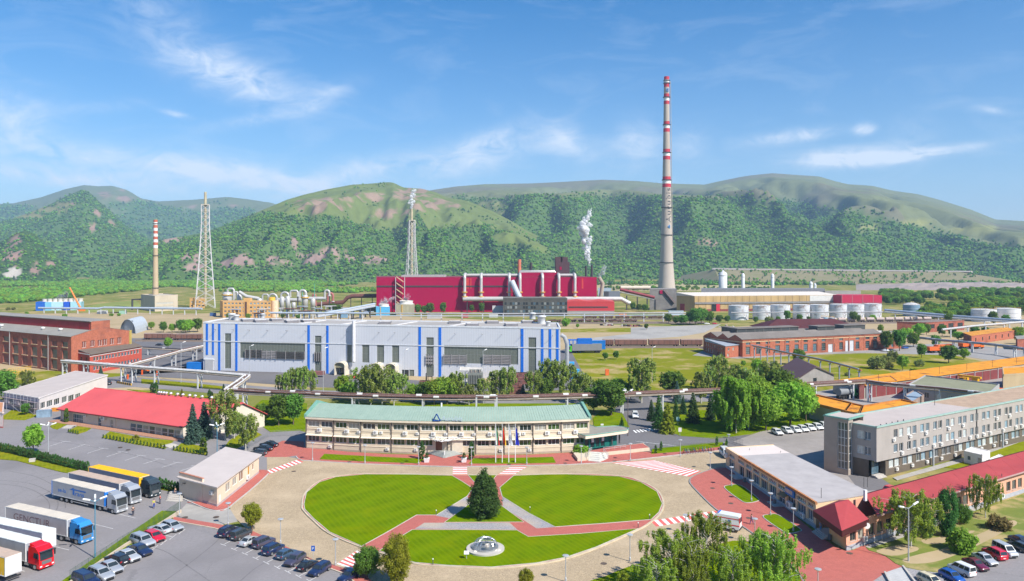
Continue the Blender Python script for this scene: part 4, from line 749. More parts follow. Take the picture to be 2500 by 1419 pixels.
# ---------------------------------------------------------------- hall with big red roof (left)
def red_hall():
 A,B=P(148,1026),P(447,1072);h=3.75;RL,RR=P(234,949,8.),P(590,985,8.);K0,K1=RL+(RL-A)*.9,RR+(RR-B)*.42
 for k in(K0,K1):k.z=0
 root=thing('canteen_hall','low cream hall under a broad plain red pitched roof beside the empty car park','building',A.copy());CR=M('cream_ribbed',(.60,.54,.45),.7,.06,.5,kind='ribs',freq=1.6);RR_=M('red_sheet_roof',(.60,.095,.095),.6,.10,.12)
 W=[wallwin(A,B,176,202,1012,1033,5,2),wallwin(A,B,239.5,247,1021,1043,1,2,'door'),wallwin(A,B,268.5,276,1025,1048,1,2,'door')]
 xa,xb=317,440
 for k in range(8):x=xa+(xb-xa)*k/8;y=1034+(x-317)*.152;W.append(wallwin(A,B,x+.8,x+(xb-xa)/8-.8,y,y+21,1,2))
 o,u,L=facade(root,A,B,0,h,W,CR,FRW,[GLS[1],GLS[3],GLS[2]]);facade(root,B,K1,0,h,row((K1-B).length,3,3,2,.8,4),CR,FRW);facade(root,K0,A,0,h,[],CR);facade(root,K1,K0,0,h,[],CR)
 for a,b,n in((B,K1,RR),(K0,A,RL)):
  mb=MB();mb.quad(a+Z3*h,b+Z3*h,Vector((n.x,n.y,7.9)));mb.build('gable',CR,root)
 for x in(26.3,26.9,.1,6.1,18.2):boxpart(root,'pilaster',BEIGE2,o,u,x*L/56+.1,x*L/56+.35,0,.12,0,h)
 n=Vector((u.y,-u.x,0));ov=.9
 for q in((A,B,RR,RL),(K1,K0,RL,RR)):
  d0=(q[0]-Vector((q[3].x,q[3].y,0))).normalized()*ov;d1=(q[1]-Vector((q[2].x,q[2].y,0))).normalized()*ov;ua=(q[1]-q[0]).normalized()*.7;P4=[q[0]+d0-ua+Z3*(h-.25),q[1]+d1+ua+Z3*(h-.25),Vector((q[2].x,q[2].y,8.05))+ua,Vector((q[3].x,q[3].y,8.05))-ua]
  m=16
  for k in range(m):
   c=[P4[0].lerp(P4[1],k/m),P4[0].lerp(P4[1],(k+.997)/m),P4[3].lerp(P4[2],(k+.997)/m),P4[3].lerp(P4[2],k/m)];mb=MB();mb.hexa(c,[p+Z3*(.16+.012*(k%2))for p in c]);mb.build('roof_sheet',RR_,root)
 mb=MB();mb.tube(RL-u*.7+Z3*.2,RR+u*.7+Z3*.2,.18,n=6);mb.build('ridge_cap',RR_,root)
 mb=MB();mb.tube(A+n*.98-u*.7+Z3*(h-.3),B+n*.98+u*.7+Z3*(h-.3),.12,n=6);mb.build('gutter',M('maroon_gutter',(.10,.012,.015),.5),root)
 for px in(398,403,410,416,427,443,456,472,485,501,523):
  t=(px-234)/356;p=RL.lerp(RR,t)+Z3*.25;mb=MB();mb.lathe([(.22,0),(.22,.35),(.5,.45),(.55,.7),(.3,.98),(.05,1.05)],p,10);mb.build('roof_ventilator',M('vent_metal',(.62,.63,.65),.35,metal=.5),root,True)
 ac_unit(root,o,u,on_wall(A,B,207),2.3,1.1);ac_unit(root,o,u,on_wall(A,B,251),2.2,1.6)
 # gabled porch at the right end
 p0=P(590,1040);p1=P(628,1028);q=(p1-p0).normalized();m=Vector((-q.y,q.x,0));mb=MB();c=(p0+p1)/2
 for s in(-1,1):mb2=MB();e=c+q*s*2.4;mb2.hexa([e-m*2+Z3*3.,e+m*9+Z3*3.,c+m*9+Z3*4.9,c-m*2+Z3*4.9],[e-m*2+Z3*3.15,e+m*9+Z3*3.15,c+m*9+Z3*5.05,c-m*2+Z3*5.05]);mb2.build('porch_roof',RR_,root);b2=MB();b2.box(e-m*1.9-q*s*.2,(.35,.35,3.1),math.atan2(q.y,q.x));b2.build('porch_post',BEIGE2,root)
 st_=MB()
 for k in range(4):st_.box(c-m*(3.4-k*.4),(4.6,.5,.15*(k+1)),math.atan2(q.y,q.x))
 st_.build('porch_steps',STONE,root)
 # terrace along the front
 tr=MB();tr.prism([A+n*3.5-u*1,B+n*3.+u*1,B+n*.05+u*1,A+n*.05-u*1],.1,.21);tr.build('terrace',M('terracotta_paving',(.48,.25,.16),.9,.12,1.,kind='paver'),root)
red_hall()
# ---------------------------------------------------------------- white house with scaffold (far left)
def white_house():
 A,B,C_=P(96,1012),P(262,950),P(10,996);root=thing('white_house','long flat-roofed white house with scaffolding round its near end','building',A.copy());WH=M('white_render',(.66,.60,.57),.85,.06,.4);LIL=M('lilac_render',(.50,.42,.46),.85,.12,.5)
 W=[wallwin(A,B,x,x+w,y,y+15,3,1)for x,w,y in((99,12,982),(114,15,977.5),(132,14,973),(151,13,968),(167,14,964.5),(184,13,961))]
 E=block(root,A,B,C_,5.3,WH,M('pale_roof',(.46,.40,.37),.85,.08,.2),W,row((A-C_).length,3,3.2,1.9,1.6,3.,nv=4),fm=FRW,gl=[GLS[0],GLS[3]],par=.25,over=.4,mCA=LIL)
 sc_=MB();u=(A-C_).normalized();n=Vector((u.y,-u.x,0));L=(A-C_).length
 ST=M('scaffold_steel',(.38,.37,.40),.5)
 for i in range(6):
  x=L*i/5
  for d in(.4,1.4):mb=MB();mb.tube(C_+u*x+n*d,C_+u*x+n*d+Z3*(6.4 if i%2 else 5.8),.06,n=5);mb.build('scaffold_pole',ST,root)
 for z in(1.9,3.9):mb=MB();mb.obox(C_,u,0,L,.4,1.4,z,z+.08);mb.build('scaffold_deck',M('scaffold_board',(.22,.18,.20),.9),root);mb=MB();mb.tube(C_+n*1.4+Z3*(z+1),A+n*1.4+Z3*(z+1),.045,n=5);mb.build('scaffold_rail',ST,root)
 for i in range(2):mb=MB();mb.tube(C_+u*(L*(.35+.4*i))+n*1.5+Z3*2,C_+u*(L*(.6+.4*i))+n*1.5,.05,n=5);mb.build('scaffold_brace',ST,root)
white_house()
hs=thing('gate_house','pale pink corner of a small house cut off by the left edge','house',P(0,1040));block(hs,P(7,1046),P(8,1020),P(-60,1040),4.6,M('pale_pink',(.62,.50,.46),.85),M('tile_orange',(.48,.22,.10),.8),[],row(9,3,1.2,1.4,1.5,.8),par=.3,over=.4,base=(.5,M('maroon_base',(.35,.1,.09),.8)))
# ---------------------------------------------------------------- small cream house left of the round lawn
def cream_house():
 A,B,C_=P(530,1240),P(632,1157),P(440,1213);root=thing('cream_house','small cream house with white mono-pitch roof between truck yard and cobbled drive','house',A.copy());CW=M('cream_wall',(.66,.53,.40),.85,.08,.4);YW=M('yellow_wall',(.72,.53,.30),.85,.06,.4);L=(B-A).length
 W=[wallwin(A,B,550.5,563,1178,1199,2,1),wallwin(A,B,567.5,579,1165,1184,2,1),wallwin(A,B,583.5,595,1151,1173,2,1),wallwin(A,B,605,611,1138,1160,1,1,'door',M('ochre_door',(.48,.24,.06),.6)),wallwin(A,B,616,621,1132,1147,1,1),wallwin(A,B,534.5,540,1206,1232,1,1,'door',M('white_door',(.7,.66,.6),.6))]
 E=block(root,A,B,C_,4.2,CW,M('white_roof',(.50,.44,.41),.8,.06,.2),W,[(5.5,1.7,1.0,.9,2,1)],fm=FRW,gl=[M('blind_brown',(.26,.17,.12),.6),GLS[2]],par=0,over=.9,base=(.7,M('lilac_base',(.42,.37,.36),.9)),mCA=CW)
 u=(A-C_).normalized();boxpart(root,'end_wall',CW,C_,u,-.3,(A-C_).length*.62,-.3,.06,0,5.1);boxpart(root,'end_coping',M('tile_coping',(.45,.19,.12),.8),C_,u,-.35,(A-C_).length*.62+.05,-.36,.12,5.1,5.22)
 v=(B-A).normalized();ac_unit(root,C_,u,(A-C_).length*.84,2.5,1.);ac_unit(root,A,v,on_wall(A,B,600),1.1,1.1)
 lm=MB();lm.path([C_+u*2+Vector((u.y,-u.x,0))*.1+Z3*3.2,C_+u*2+Vector((u.y,-u.x,0))*.7+Z3*3.4,C_+u*2+Vector((u.y,-u.x,0))*.9+Z3*3.],.12,6);lm.build('wall_lamp',FRD,root)
cream_house()
# ---------------------------------------------------------------- cream pavilion, pink house and grey office (right)
def pavilion():
 A,B=P(1772,1143.5),P(1992,1292);K=P(1888,1087,4.9);K.z=0;h=4.85;root=thing('cream_pavilion','cream single-storey pavilion with grey flat roof and a long row of windows','building',A.copy());CW=M('apricot_wall',(.70,.50,.31),.85,.05,.4);L=(B-A).length
 W=[]
 for a,b in((1780,1793),(1821,1835),(1839,1854),(1858,1874),(1878,1895),(1922,1942),(1946,1967),(1972,1986)):
  xa,xb=on_wall(A,B,a),on_wall(A,B,b);W+=[(xa,3.45,xb-xa,.75,4,1),(xa,1.0,xb-xa,2.0,3,1)]
 W=[w for w in W];xa,xb=on_wall(A,B,1802.5),on_wall(A,B,1817);W+=[(xa,3.45,xb-xa,.75,4,1),(xa+.6,.3,xb-xa-.8,2.6,2,1,'door')];xa,xb=on_wall(A,B,1899.5),on_wall(A,B,1918);W+=[(xa,3.45,xb-xa,.75,4,1),(xa+.3,.3,xb-xa-.6,2.7,2,2,'door')]
 E=B+(K-A);E=P(2131,1206,4.9);E.z=0
 o,u,L=facade(root,A,B,0,h,W,CW,FRW,[GLS[0],GLS[3],GLS[1]],rev=.25,sill=FRW);facade(root,K,A,0,h,[],CW);facade(root,B,E,0,h,[],CW);facade(root,E,K,0,h,[],CW)
 T=M('grey_felt',(.34,.315,.31),.8,.25,.35,col2=(.44,.41,.40));T2=M('pink_felt',(.62,.54,.50),.8,.06,.2);m0,m1=A.lerp(B,.18),K.lerp(E,.20)
 for q,mt in(((A,m0,m1,K),T2),((m0,B,E,m1),T)):mb=MB();mb.prism([p for p in q],h-.1,h+.12);mb.build('roof',mt,root)
 for p,q,mt in((A,m0,CW),(m0,B,M('rusty_edge',(.45,.19,.07),.8,.4,1.5)),(K,A,CW)):v=(q-p).normalized();boxpart(root,'roof_edge',mt,p,v,.0,(q-p).length-.02,-.3,.12,h-.3,h+.22)
 boxpart(root,'plinth',M('grey_plinth',(.36,.37,.40),.9),A,u,0,L,-.1,.06,0,.85)
 x=on_wall(A,B,1921);boxpart(root,'sign_board',M('sign_board_blue',(.03,.16,.42),.5),A,u,x,x+3.6,.08,.4,3.3,4.6);boxpart(root,'sign_face',M('sign_face',(.50,.40,.33),.6,.4,3.),A,u,x+.15,x+3.0,.405,.43,3.75,4.5)
 boxpart(root,'step',STONE,A,u,on_wall(A,B,1897),on_wall(A,B,1915),.06,2.2,.2,.4);boxpart(root,'step',STONE,A,u,on_wall(A,B,1800),on_wall(A,B,1816),.06,2.0,.2,.4)
 aw=MB();x=on_wall(A,B,1912);n=Vector((u.y,-u.x,0));aw.hexa([A+u*x+Z3*3.1,A+u*(x+2.6)+Z3*3.1,A+u*(x+2.6)+n*1.4+Z3*2.7,A+u*x+n*1.4+Z3*2.7],[A+u*x+Z3*3.2,A+u*(x+2.6)+Z3*3.2,A+u*(x+2.6)+n*1.4+Z3*2.8,A+u*x+n*1.4+Z3*2.8]);aw.build('awning',M('awning_brown',(.28,.17,.08),.7),root)
 ac_unit(root,A,u,on_wall(A,B,1928),1.0,1.7);ac_unit(root,A,u,on_wall(A,B,1960),.7,1.2);ac_unit(root,A,u,.3,3.,1.2)
 for px,py in((2005,1217),(2109,1190),(2118,1190),(1906,1106),(1830,1100)):p=P(px,py,4.9);mb=MB();mb.tube(p,p+Z3*(2. if px>2000 else.5),.05,n=5);mb.build('aerial',FRD,root)
 return E
pavilion()
def pink_house():
 A,B=P(2066,1346),P(2600,1170);K=P(2048,1228,5.6);K.z=0;h=4.9;root=thing('pink_house','long salmon house with dark red roof and a hipped red porch at its corner','house',A.copy());PK=M('salmon_wall',(.62,.33,.23),.85,.07,.4);RF=M('dark_red_roof',(.36,.055,.055),.7,.14,.25);RF2=M('porch_red_tiles',(.33,.045,.05),.7,.12,1.2,kind='ribs',freq=1.2);MAR=M('maroon_fascia',(.055,.010,.012),.6)
 d=(B-A).normalized();L=(B-A).length;K2=K+d*L;n=Vector((d.y,-d.x,0));W=[]
 for px in(2075,2094,2121,2141,2163,2186,2220,2280,2300,2335,2352,2367,2382,2432,2443,2457,2471,2485,2500,2512,2530):W.append((on_wall(A,B,px),1.4,1.75,2.0,2,1))
 W=[w for i,w in enumerate(W)if all(w[0]>W[j][0]+1.9 for j in range(i))]
 o,u,L=facade(root,A,B,0,h,W,PK,M('brown_frame',(.26,.21,.18),.6),[GLS[0],GLS[3],GLS[2]],sill=STONE,rev=.2);facade(root,K,A,0,h,[],M('yellow_side',(.70,.44,.20),.85));facade(root,K2,K,0,h+.5,[],PK);facade(root,B,K2,0,h,[],PK)
 boxpart(root,'plinth',M('grey_plinth'),A,u,0,L,-.1,.07,0,.9)
 m=22;a,b=A+n*.7+d*8.,B+n*.7;kk,k2=K+d*8,K2
 for k in range(m):
  c=[a.lerp(b,k/m)+Z3*h,a.lerp(b,(k+.997)/m)+Z3*h,kk.lerp(k2,(k+.997)/m)+Z3*(h+.9),kk.lerp(k2,k/m)+Z3*(h+.9)];mb=MB();mb.hexa(c,[p+Z3*(.15+.01*(k%2))for p in c]);mb.build('roof_sheet',RF,root)
 boxpart(root,'gutter',M('gutter_pink',(.42,.27,.26),.6),A,u,8.,L,.6,.85,h-.15,h+.12)
 mb=MB();mb.tube(K+d*8+Z3*(h+1),K2+Z3*(h+1),.15,n=5);mb.build('ridge_cap',MAR,root)
 for k in range(9):p=A+d*(11+k*5.2)+n*.3+Z3*(h+.2);mb=MB();mb.tube(p,p+Z3*.6,.07,n=5);mb.build('roof_pipe',FRD,root)
 q=[P(1985,1247,4.9),P(2055,1297,4.9),P(2121,1268,4.9),P(2048,1222,4.9)];cen=sum(q,Vector())/4;ap0,ap1=cen+d*-1.6+Z3*2.3,cen+d*2.4+Z3*2.3
 for poly in((q[0],q[1],ap0),(q[1],q[2],ap1,ap0),(q[2],q[3],ap1),(q[3],q[0],ap0,ap1)):mb=MB();mb.hexa([p-Z3*.05 for p in poly],[p+Z3*.06 for p in poly]);mb.build('porch_roof',RF2,root)
 for i in range(4):
  p0,p1=q[i],q[(i+1)%4];v=(p1-p0).normalized();mb=MB();mb.obox(Vector((p0.x,p0.y,0)),v,0,(p1-p0).length,-.12,.04,3.9,4.95);mb.build('porch_fascia',MAR,root)
 bs=[P(2025,1318),P(2067,1344)];v=(bs[1]-bs[0]).normalized();boxpart(root,'porch_wall',M('yellow_side'),bs[0],v,0,(bs[1]-bs[0]).length-.1,-.2,.04,.0,3.9)
 for k in range(4):mb=MB();w_=P(1992,1301);x_=P(2020,1322);vv=(x_-w_).normalized();mb.obox(w_,vv,.2,(x_-w_).length-.2,-3,.9-.3*k,.24,.24+.17*(k+1));mb.build('step',STONE,root)
 boxpart(root,'porch_door',GLS[0],P(2000,1290),v,.5,2.6,-1.2,-1.1,.9,3.4)
 dp=P(2116,1282,4.);mb=MB();mb.lathe([(.05,0),(.45,.08),(.55,.18)],(0,0,0),14);mb.v=[(dp.x+p[0],dp.y-p[2],3.9+p[1])for p in mb.v];mb.build('satellite_dish',FRW,root)
 ac_unit(root,A,u,on_wall(A,B,2104),.9,1.1);ac_unit(root,A,u,on_wall(A,B,2163),.75,1.2);ac_unit(root,A,u,on_wall(A,B,2440),.6,1.2)
 wb=MB();p=P(2110,1218,6);wb.obox(Vector((p.x,p.y,0)),d,0,.6,-.2,.2,5.6,7.6);wb.build('roof_light_box',FRW,root)
pink_house()
def grey_office():
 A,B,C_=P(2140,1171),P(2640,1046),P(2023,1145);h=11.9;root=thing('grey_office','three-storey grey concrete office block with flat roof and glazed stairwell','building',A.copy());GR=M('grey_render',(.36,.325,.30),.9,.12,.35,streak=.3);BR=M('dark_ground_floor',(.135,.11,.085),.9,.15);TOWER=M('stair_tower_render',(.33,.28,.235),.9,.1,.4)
 d=(B-A).normalized();L=(B-A).length;W=[];W0=[];px=2182;k=0
 while px<2620:
  x=on_wall(A,B,px);w=1.55
  for j in(0,1):
   xx=x+j*2.25
   W+=[(xx,8.75,w,1.95,2,1),(xx,5.25,w,1.95,2,1)]
   if xx-1.1>.1:W0.append((xx-1.1,1.75,1.9,1.95,3,1))
  px+=33-k*.72;k+=1
 facade(root,A,B,4.15,h,W,GR,FRW,GLB,sill=STONE,rev=.2);n=Vector((d.y,-d.x,0))
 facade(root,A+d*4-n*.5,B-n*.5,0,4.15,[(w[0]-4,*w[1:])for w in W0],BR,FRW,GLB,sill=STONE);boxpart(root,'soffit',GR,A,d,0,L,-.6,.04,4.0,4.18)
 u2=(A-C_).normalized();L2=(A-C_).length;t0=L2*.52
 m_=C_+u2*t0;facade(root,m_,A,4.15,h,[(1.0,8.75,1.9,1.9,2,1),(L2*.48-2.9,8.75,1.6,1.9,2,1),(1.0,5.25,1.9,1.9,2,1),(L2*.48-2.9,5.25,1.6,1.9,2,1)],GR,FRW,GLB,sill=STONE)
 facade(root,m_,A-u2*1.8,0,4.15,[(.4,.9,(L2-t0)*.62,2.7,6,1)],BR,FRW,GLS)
 n2=Vector((u2.y,-u2.x,0));o2=C_+n2*2.2
 facade(root,o2,o2+u2*t0,0,13.1,[(t0*.56,1.4,t0*.40,10.9,3,6,'stair_window')],TOWER,FRW,[GLS[3]],rev=.25);facade(root,o2+u2*t0,m_,0,13.1,[(.3,1.4,1.6,10.9,1,6,'stair_window')],TOWER,FRW,[GLS[3]])
 n0=-n2;E=B+(C_-A);facade(root,E,C_,0,h,[],GR);facade(root,B,E,0,h,[],GR);facade(root,C_,o2,0,13.1,[],TOWER);facade(root,C_+u2*t0+n0*5,C_+n0*5,h,13.1,[],TOWER)
 PB=M('pebble_roof',(.40,.285,.20),.95,.2,.4,bump=.4);FL=M('pale_felt_roof',(.45,.39,.36),.9,.08,.2);e1,e2=A.lerp(B,.42),C_.lerp(E,.42)
 for q,mt in(((A,e1,e2,C_),FL),((e1,B,E,e2),PB)):mb=MB();mb.prism(q,h-.1,h+.1);mb.build('roof',mt,root)
 mb=MB();mb.prism([o2,o2+u2*t0,C_+u2*t0+n0*5,C_+n0*5],13.0,13.2);mb.build('stair_roof',FL,root)
 for p,q,z in((A,B,h),(m_,A,h),(E,C_,h),(o2,o2+u2*t0,13.1),(o2+u2*t0,C_+u2*t0+n0*5,13.1),(C_+n0*5,o2,13.1)):v=(q-p).normalized();boxpart(root,'copper_coping',COPD if z==13.1 else M('copper_pale',(.30,.42,.37),.6),p,v,-.15,(q-p).length+.15,-.35,.18,z-.05,z+.28)
 boxpart(root,'downpipe',FRD,A,d,L*.42,L*.42+.2,.0,.2,4.2,h)
 for k in range(26):
  x=6+(k*37%26)/26*(L-16);ac_unit(root,A,d,x,4.55 if k%3 else 8.05,.95)
 for k in range(9):ac_unit(root,A-n*.5,d,8+k*6.3,.8,.95)
 for px in(2277,2447):x=on_wall(A,B,px);mb=MB();p=A+d*x+n*.15;mb.tube(p,p+Z3*4.1,.25,n=8);mb.build('column',M('column_grey',(.38,.40,.42),.7),root)
 for k in range(3):boxpart(root,'step',STONE,A,d,.3,3.6,-1.5,.3-.35*k,0.1,.25+.2*k)
 boxpart(root,'entrance_door',GLS[1],A,d,.6,3.2,-1.7,-1.6,.7,3.8);boxpart(root,'entrance_side',BR,A,d,3.8,4.1,-1.7,-.2,0,4.1)
 am=MB();p=P(2282,990,12);am.tube(p,p+Z3*4.5,.07,n=5);am.build('antenna',FRD,root)
 for k in range(5):mb=MB();p=P(2150+k*14,1040-k*3,12);mb.lathe([(.12,0),(.12,.4)],p,7);mb.build('roof_pipe',FRD,root)
grey_office()
# ---------------------------------------------------------------- big white-blue hall in the middle
def white_hall():
 A,B=P(496.5,904),P(1368,929);h=21.9;K=P(552,778,21.9);K.z=0;root=thing('tankhouse_hall','huge pale grey-white industrial hall with vertical blue stripes in the centre','building',A.copy())
 CL=M('pale_cladding',(.58,.595,.64),.6,.035,.25,kind='ribs',freq=.42,spec=.15);BL=M('blue_stripe',(.015,.15,.62),.5,.05);GP=M('grey_poly_glazing',(.155,.17,.145),.35,.15,1.2,kind='ribs',freq=.9);LV=M('louvre_dark',(.085,.078,.075),.5,.2);LVL=M('louvre_light',(.30,.28,.28),.5,.2)
 E=B+(K-A);W=[];u=(B-A).normalized();n=Vector((u.y,-u.x,0));L=(B-A).length
 ws=[wallwin(A,B,548.7,564,814,900),wallwin(A,B,768.6,784.7,820,912),wallwin(A,B,1040.6,1058.8,824,918),wallwin(A,B,1290,1309,824,917),wallwin(A,B,586,744.5,834.5,876),wallwin(A,B,1084,1265,844.5,888.5)]+[wallwin(A,B,x,x+17.5,842.5,885.5)for x in(847.6,884,920,957)]
 for w in ws:W.append((*w[:4],max(2,round(w[2]/1.5)),max(1,round(w[3]/4)),'window',GP))
 W+=[(*wallwin(A,B,981,998,903,925)[:4],1,1,'gate',GLS[0]),(*wallwin(A,B,999,1011,903,925)[:4],3,1,'gate',GP)]
 facade(root,A,B,0,h,W,CL,M('poly_frame',(.24,.25,.23),.5),[GP],rev=.3);facade(root,K,A,0,h,[],CL);facade(root,B,E,0,h,[],CL);facade(root,E,K,0,h,[],CL)
 mb=MB();mb.prism([A,B,E,K],h-.3,h-.02);mb.build('roof',M('hall_roof',(.36,.335,.31),.9,.1,.05),root)
 for p,q in((A,B),(B,E),(E,K),(K,A)):v=(q-p).normalized();boxpart(root,'parapet',M('parapet_white',(.66,.67,.69),.5),p,v,0,(q-p).length,-.5,.12,h-.25,h+.45)
 yb=lambda px:904+(px-496.5)*25/871.5
 for a,b,lowz in((503,508,7.2),(518,522.5,7.2),(533,538,0),(575,580,0),(751,756.5,0),(797,802.3,0),(1022,1028,0),(1071,1077.5,0),(1271.6,1278,0),(1321,1327,0),(1340,1346,0),(1358,1364,0)):boxpart(root,'blue_stripe',BL,A,u,on_wall(A,B,a),on_wall(A,B,b),.0,.14,max(.0,lowz),h-.3)
 for z in(13.4,):boxpart(root,'girt',M('parapet_white'),A,u,0,L,.1,.2,z,z+.35)
 for x0,x1,y0,y1,m,nb in((600,640,853,874,LV,5),(640,676,856,875,LVL,5),(676,744,858,876.5,LV,5),(769,784,860,880,LV,7),(1084,1140,866,888,LVL,6),(1181,1247,866,888,LVL,6),(1041,1058.5,866,888,LVL,3)):
  w=wallwin(A,B,x0,x1,y0,y1)
  for k in range(nb):boxpart(root,'louvre',m,A,u,w[0],w[0]+w[2],.02,.45,w[1]+w[3]*k/nb,w[1]+w[3]*(k+.62)/nb)
  for k in range(4):boxpart(root,'louvre_post',LVL,A,u,w[0]+w[2]*k/3-.1,w[0]+w[2]*k/3+.1,.45,.6,w[1]-.4,w[1]+w[3]+.2)
 x=on_wall(A,B,867);mb=MB();p=A+u*x+n*1.6;mb.tube(p+Z3*6,p+Z3*24,.75,n=12);mb.build('flue',M('flue_metal',(.66,.65,.66),.4),root,True)
 for k in range(6):z=8+k*2.4;mb=MB();mb.tube(A+u*x+n*.1+Z3*z,A+u*x+n*1.+Z3*z,.1,n=5);mb.build('flue_bracket',LVL,root)
 w=wallwin(A,B,501,521,878.5,903);boxpart(root,'roller_door',M('door_grey',(.46,.46,.46),.6,.05),A,u,w[0],w[0]+w[2],.02,.3,.05,w[1]+w[3]);boxpart(root,'door_frame',FRW,A,u,w[0]-.4,w[0]+w[2]+.4,.02,.35,w[1]+w[3],w[1]+w[3]+.5)
 for x0,x1 in((826,851),(912,937),(948,973)):
  a,b=on_wall(A,B,x0),on_wall(A,B,x1);c=(a+b)/2;r=(b-a)/2;pts=[(r*math.cos(R(180-180*k/10)),4.2+r*.62*math.sin(R(180*k/10)))for k in range(11)];mb=MB()
  for k in range(10):
   (xa,za),(xb,zb)=pts[k],pts[k+1];mb.hexa([A+u*(c+xa)+n*.1+Z3*za,A+u*(c+xb)+n*.1+Z3*zb,A+u*(c+xb)+n*4.5+Z3*zb,A+u*(c+xa)+n*4.5+Z3*za],[A+u*(c+xa)+n*.1+Z3*(za+.25),A+u*(c+xb)+n*.1+Z3*(zb+.25),A+u*(c+xb)+n*4.5+Z3*(zb+.25),A+u*(c+xa)+n*4.5+Z3*(za+.25)])
  mb.build('dock_canopy',M('dock_cream',(.58,.53,.43),.7),root)
  boxpart(root,'dock_side',M('dock_cream'),A,u,a-.1,a+.25,.02,4.4,0,4.3);boxpart(root,'dock_side',M('dock_cream'),A,u,b-.25,b+.1,.02,4.4,0,4.3);boxpart(root,'dock_front',M('dock_olive',(.27,.25,.16),.8),A,u,a+.3,b-.3,3.6,3.75,3.4,5.6);boxpart(root,'dock_door',GLS[0],A,u,a+1,b-1,.03,.15,0,3.6)
  # roof furniture: ridge strips, smoke vents, fans
 V=(K-A).normalized();dk=(K-A).length;top=A+Z3*h
 RS=M('roof_strip',(.60,.58,.57),.6);SV=M('smoke_vent',(.20,.19,.20),.6,.2)
 for t in(.27,.395,.545,.70):mb=MB();a=A+u*L*t;mb.prism([a,a+u*1.2,a+u*9+V*dk*.9,a+u*7.5+V*dk*.9],h-.05,h+.25);mb.build('roof_strip',RS,root)
 for px,py in((605,784),(636,786),(675,783),(712,787),(752,786),(940,790),(1110,789),(1153,795),(1202,789),(1248,795),(1288,788)):
  p=P(px,py,h);mb=MB();mb.box((p.x,p.y,h),(5.5,7.,.9),.5 if px<800 else.1);mb.build('smoke_vent',SV,root);mb=MB();mb.box((p.x,p.y,h+.9),(5.0,1.0,.25),.5 if px<800 else.1);mb.build('vent_ridge',RS,root)
 for px,py,s in((566,781,3),(577,782,2.5),(1300,779,3),(1322,790,3.5),(641,776,2.),(1338,796,2.)):p=P(px,py,h);mb=MB();mb.lathe([(s*.5,0),(s*.5,s*.8),(s*.62,s*.85),(s*.62,s),(.1,s*1.1)],p,12);mb.build('roof_fan',M('fan_housing',(.55,.56,.57),.45),root,True)
 for px in(528,572,610,655,702,748,800,850,926,965,1000,1112,1178,1225,1275,1350):x=on_wall(A,B,px);mb=MB();mb.tube(A+u*x+n*.1+Z3*18.8,A+u*x+n*2.+Z3*19.2,.08,n=5);mb.build('lamp_bracket',LV,root)
 # duct and ladder at the right end
 mb=MB();p=B+u*2.5+n*-3;mb.path([p,p+Z3*15,p+Z3*18-u*1,p+Z3*19-u*2.6],.9,10);mb.build('duct',M('duct_grey',(.30,.31,.33),.5),root,True)
white_hall()
# small white annex and grey transformer in front of the hall
ax=thing('transformer_house','white transformer house standing against the white hall front','shed',P(1125,935));block(ax,P(1122,936),P(1178,938),P(1124,927),5.2,M('annex_white',(.62,.60,.56),.8),M('annex_roof',(.55,.52,.48),.8),[(3,.1,3,4,2,1,'door',M('annex_door',(.55,.54,.50),.7))],par=.2)
tf=thing('power_transformer','dark grey power transformer with cooling fins beside its white house','transformer',P(1160,939));mb=MB();c=P(1160,941);mb.box((c.x,c.y,.5),(6,3.2,4.6));mb.build('tank',M('transformer_grey',(.20,.21,.19),.6),tf)
for k in range(9):mb=MB();mb.box((c.x-2.7+k*.68,c.y-2.1,1.),(.35,1.,3.6));mb.build('cooling_fin',M('transformer_grey'),tf)
for k in range(3):mb=MB();mb.lathe([(.22,0),(.3,.3),(.18,.6),(.3,.9),(.1,1.3)],(c.x-1.6+k*1.6,c.y,5.1),8);mb.build('bushing',M('bushing_brown',(.25,.20,.17),.4),tf)
mb=MB();mb.tube((c.x-2.4,c.y+.5,6.),(c.x+2.4,c.y+.5,6.),.5,n=10);mb.build('conservator',M('transformer_grey'),tf)
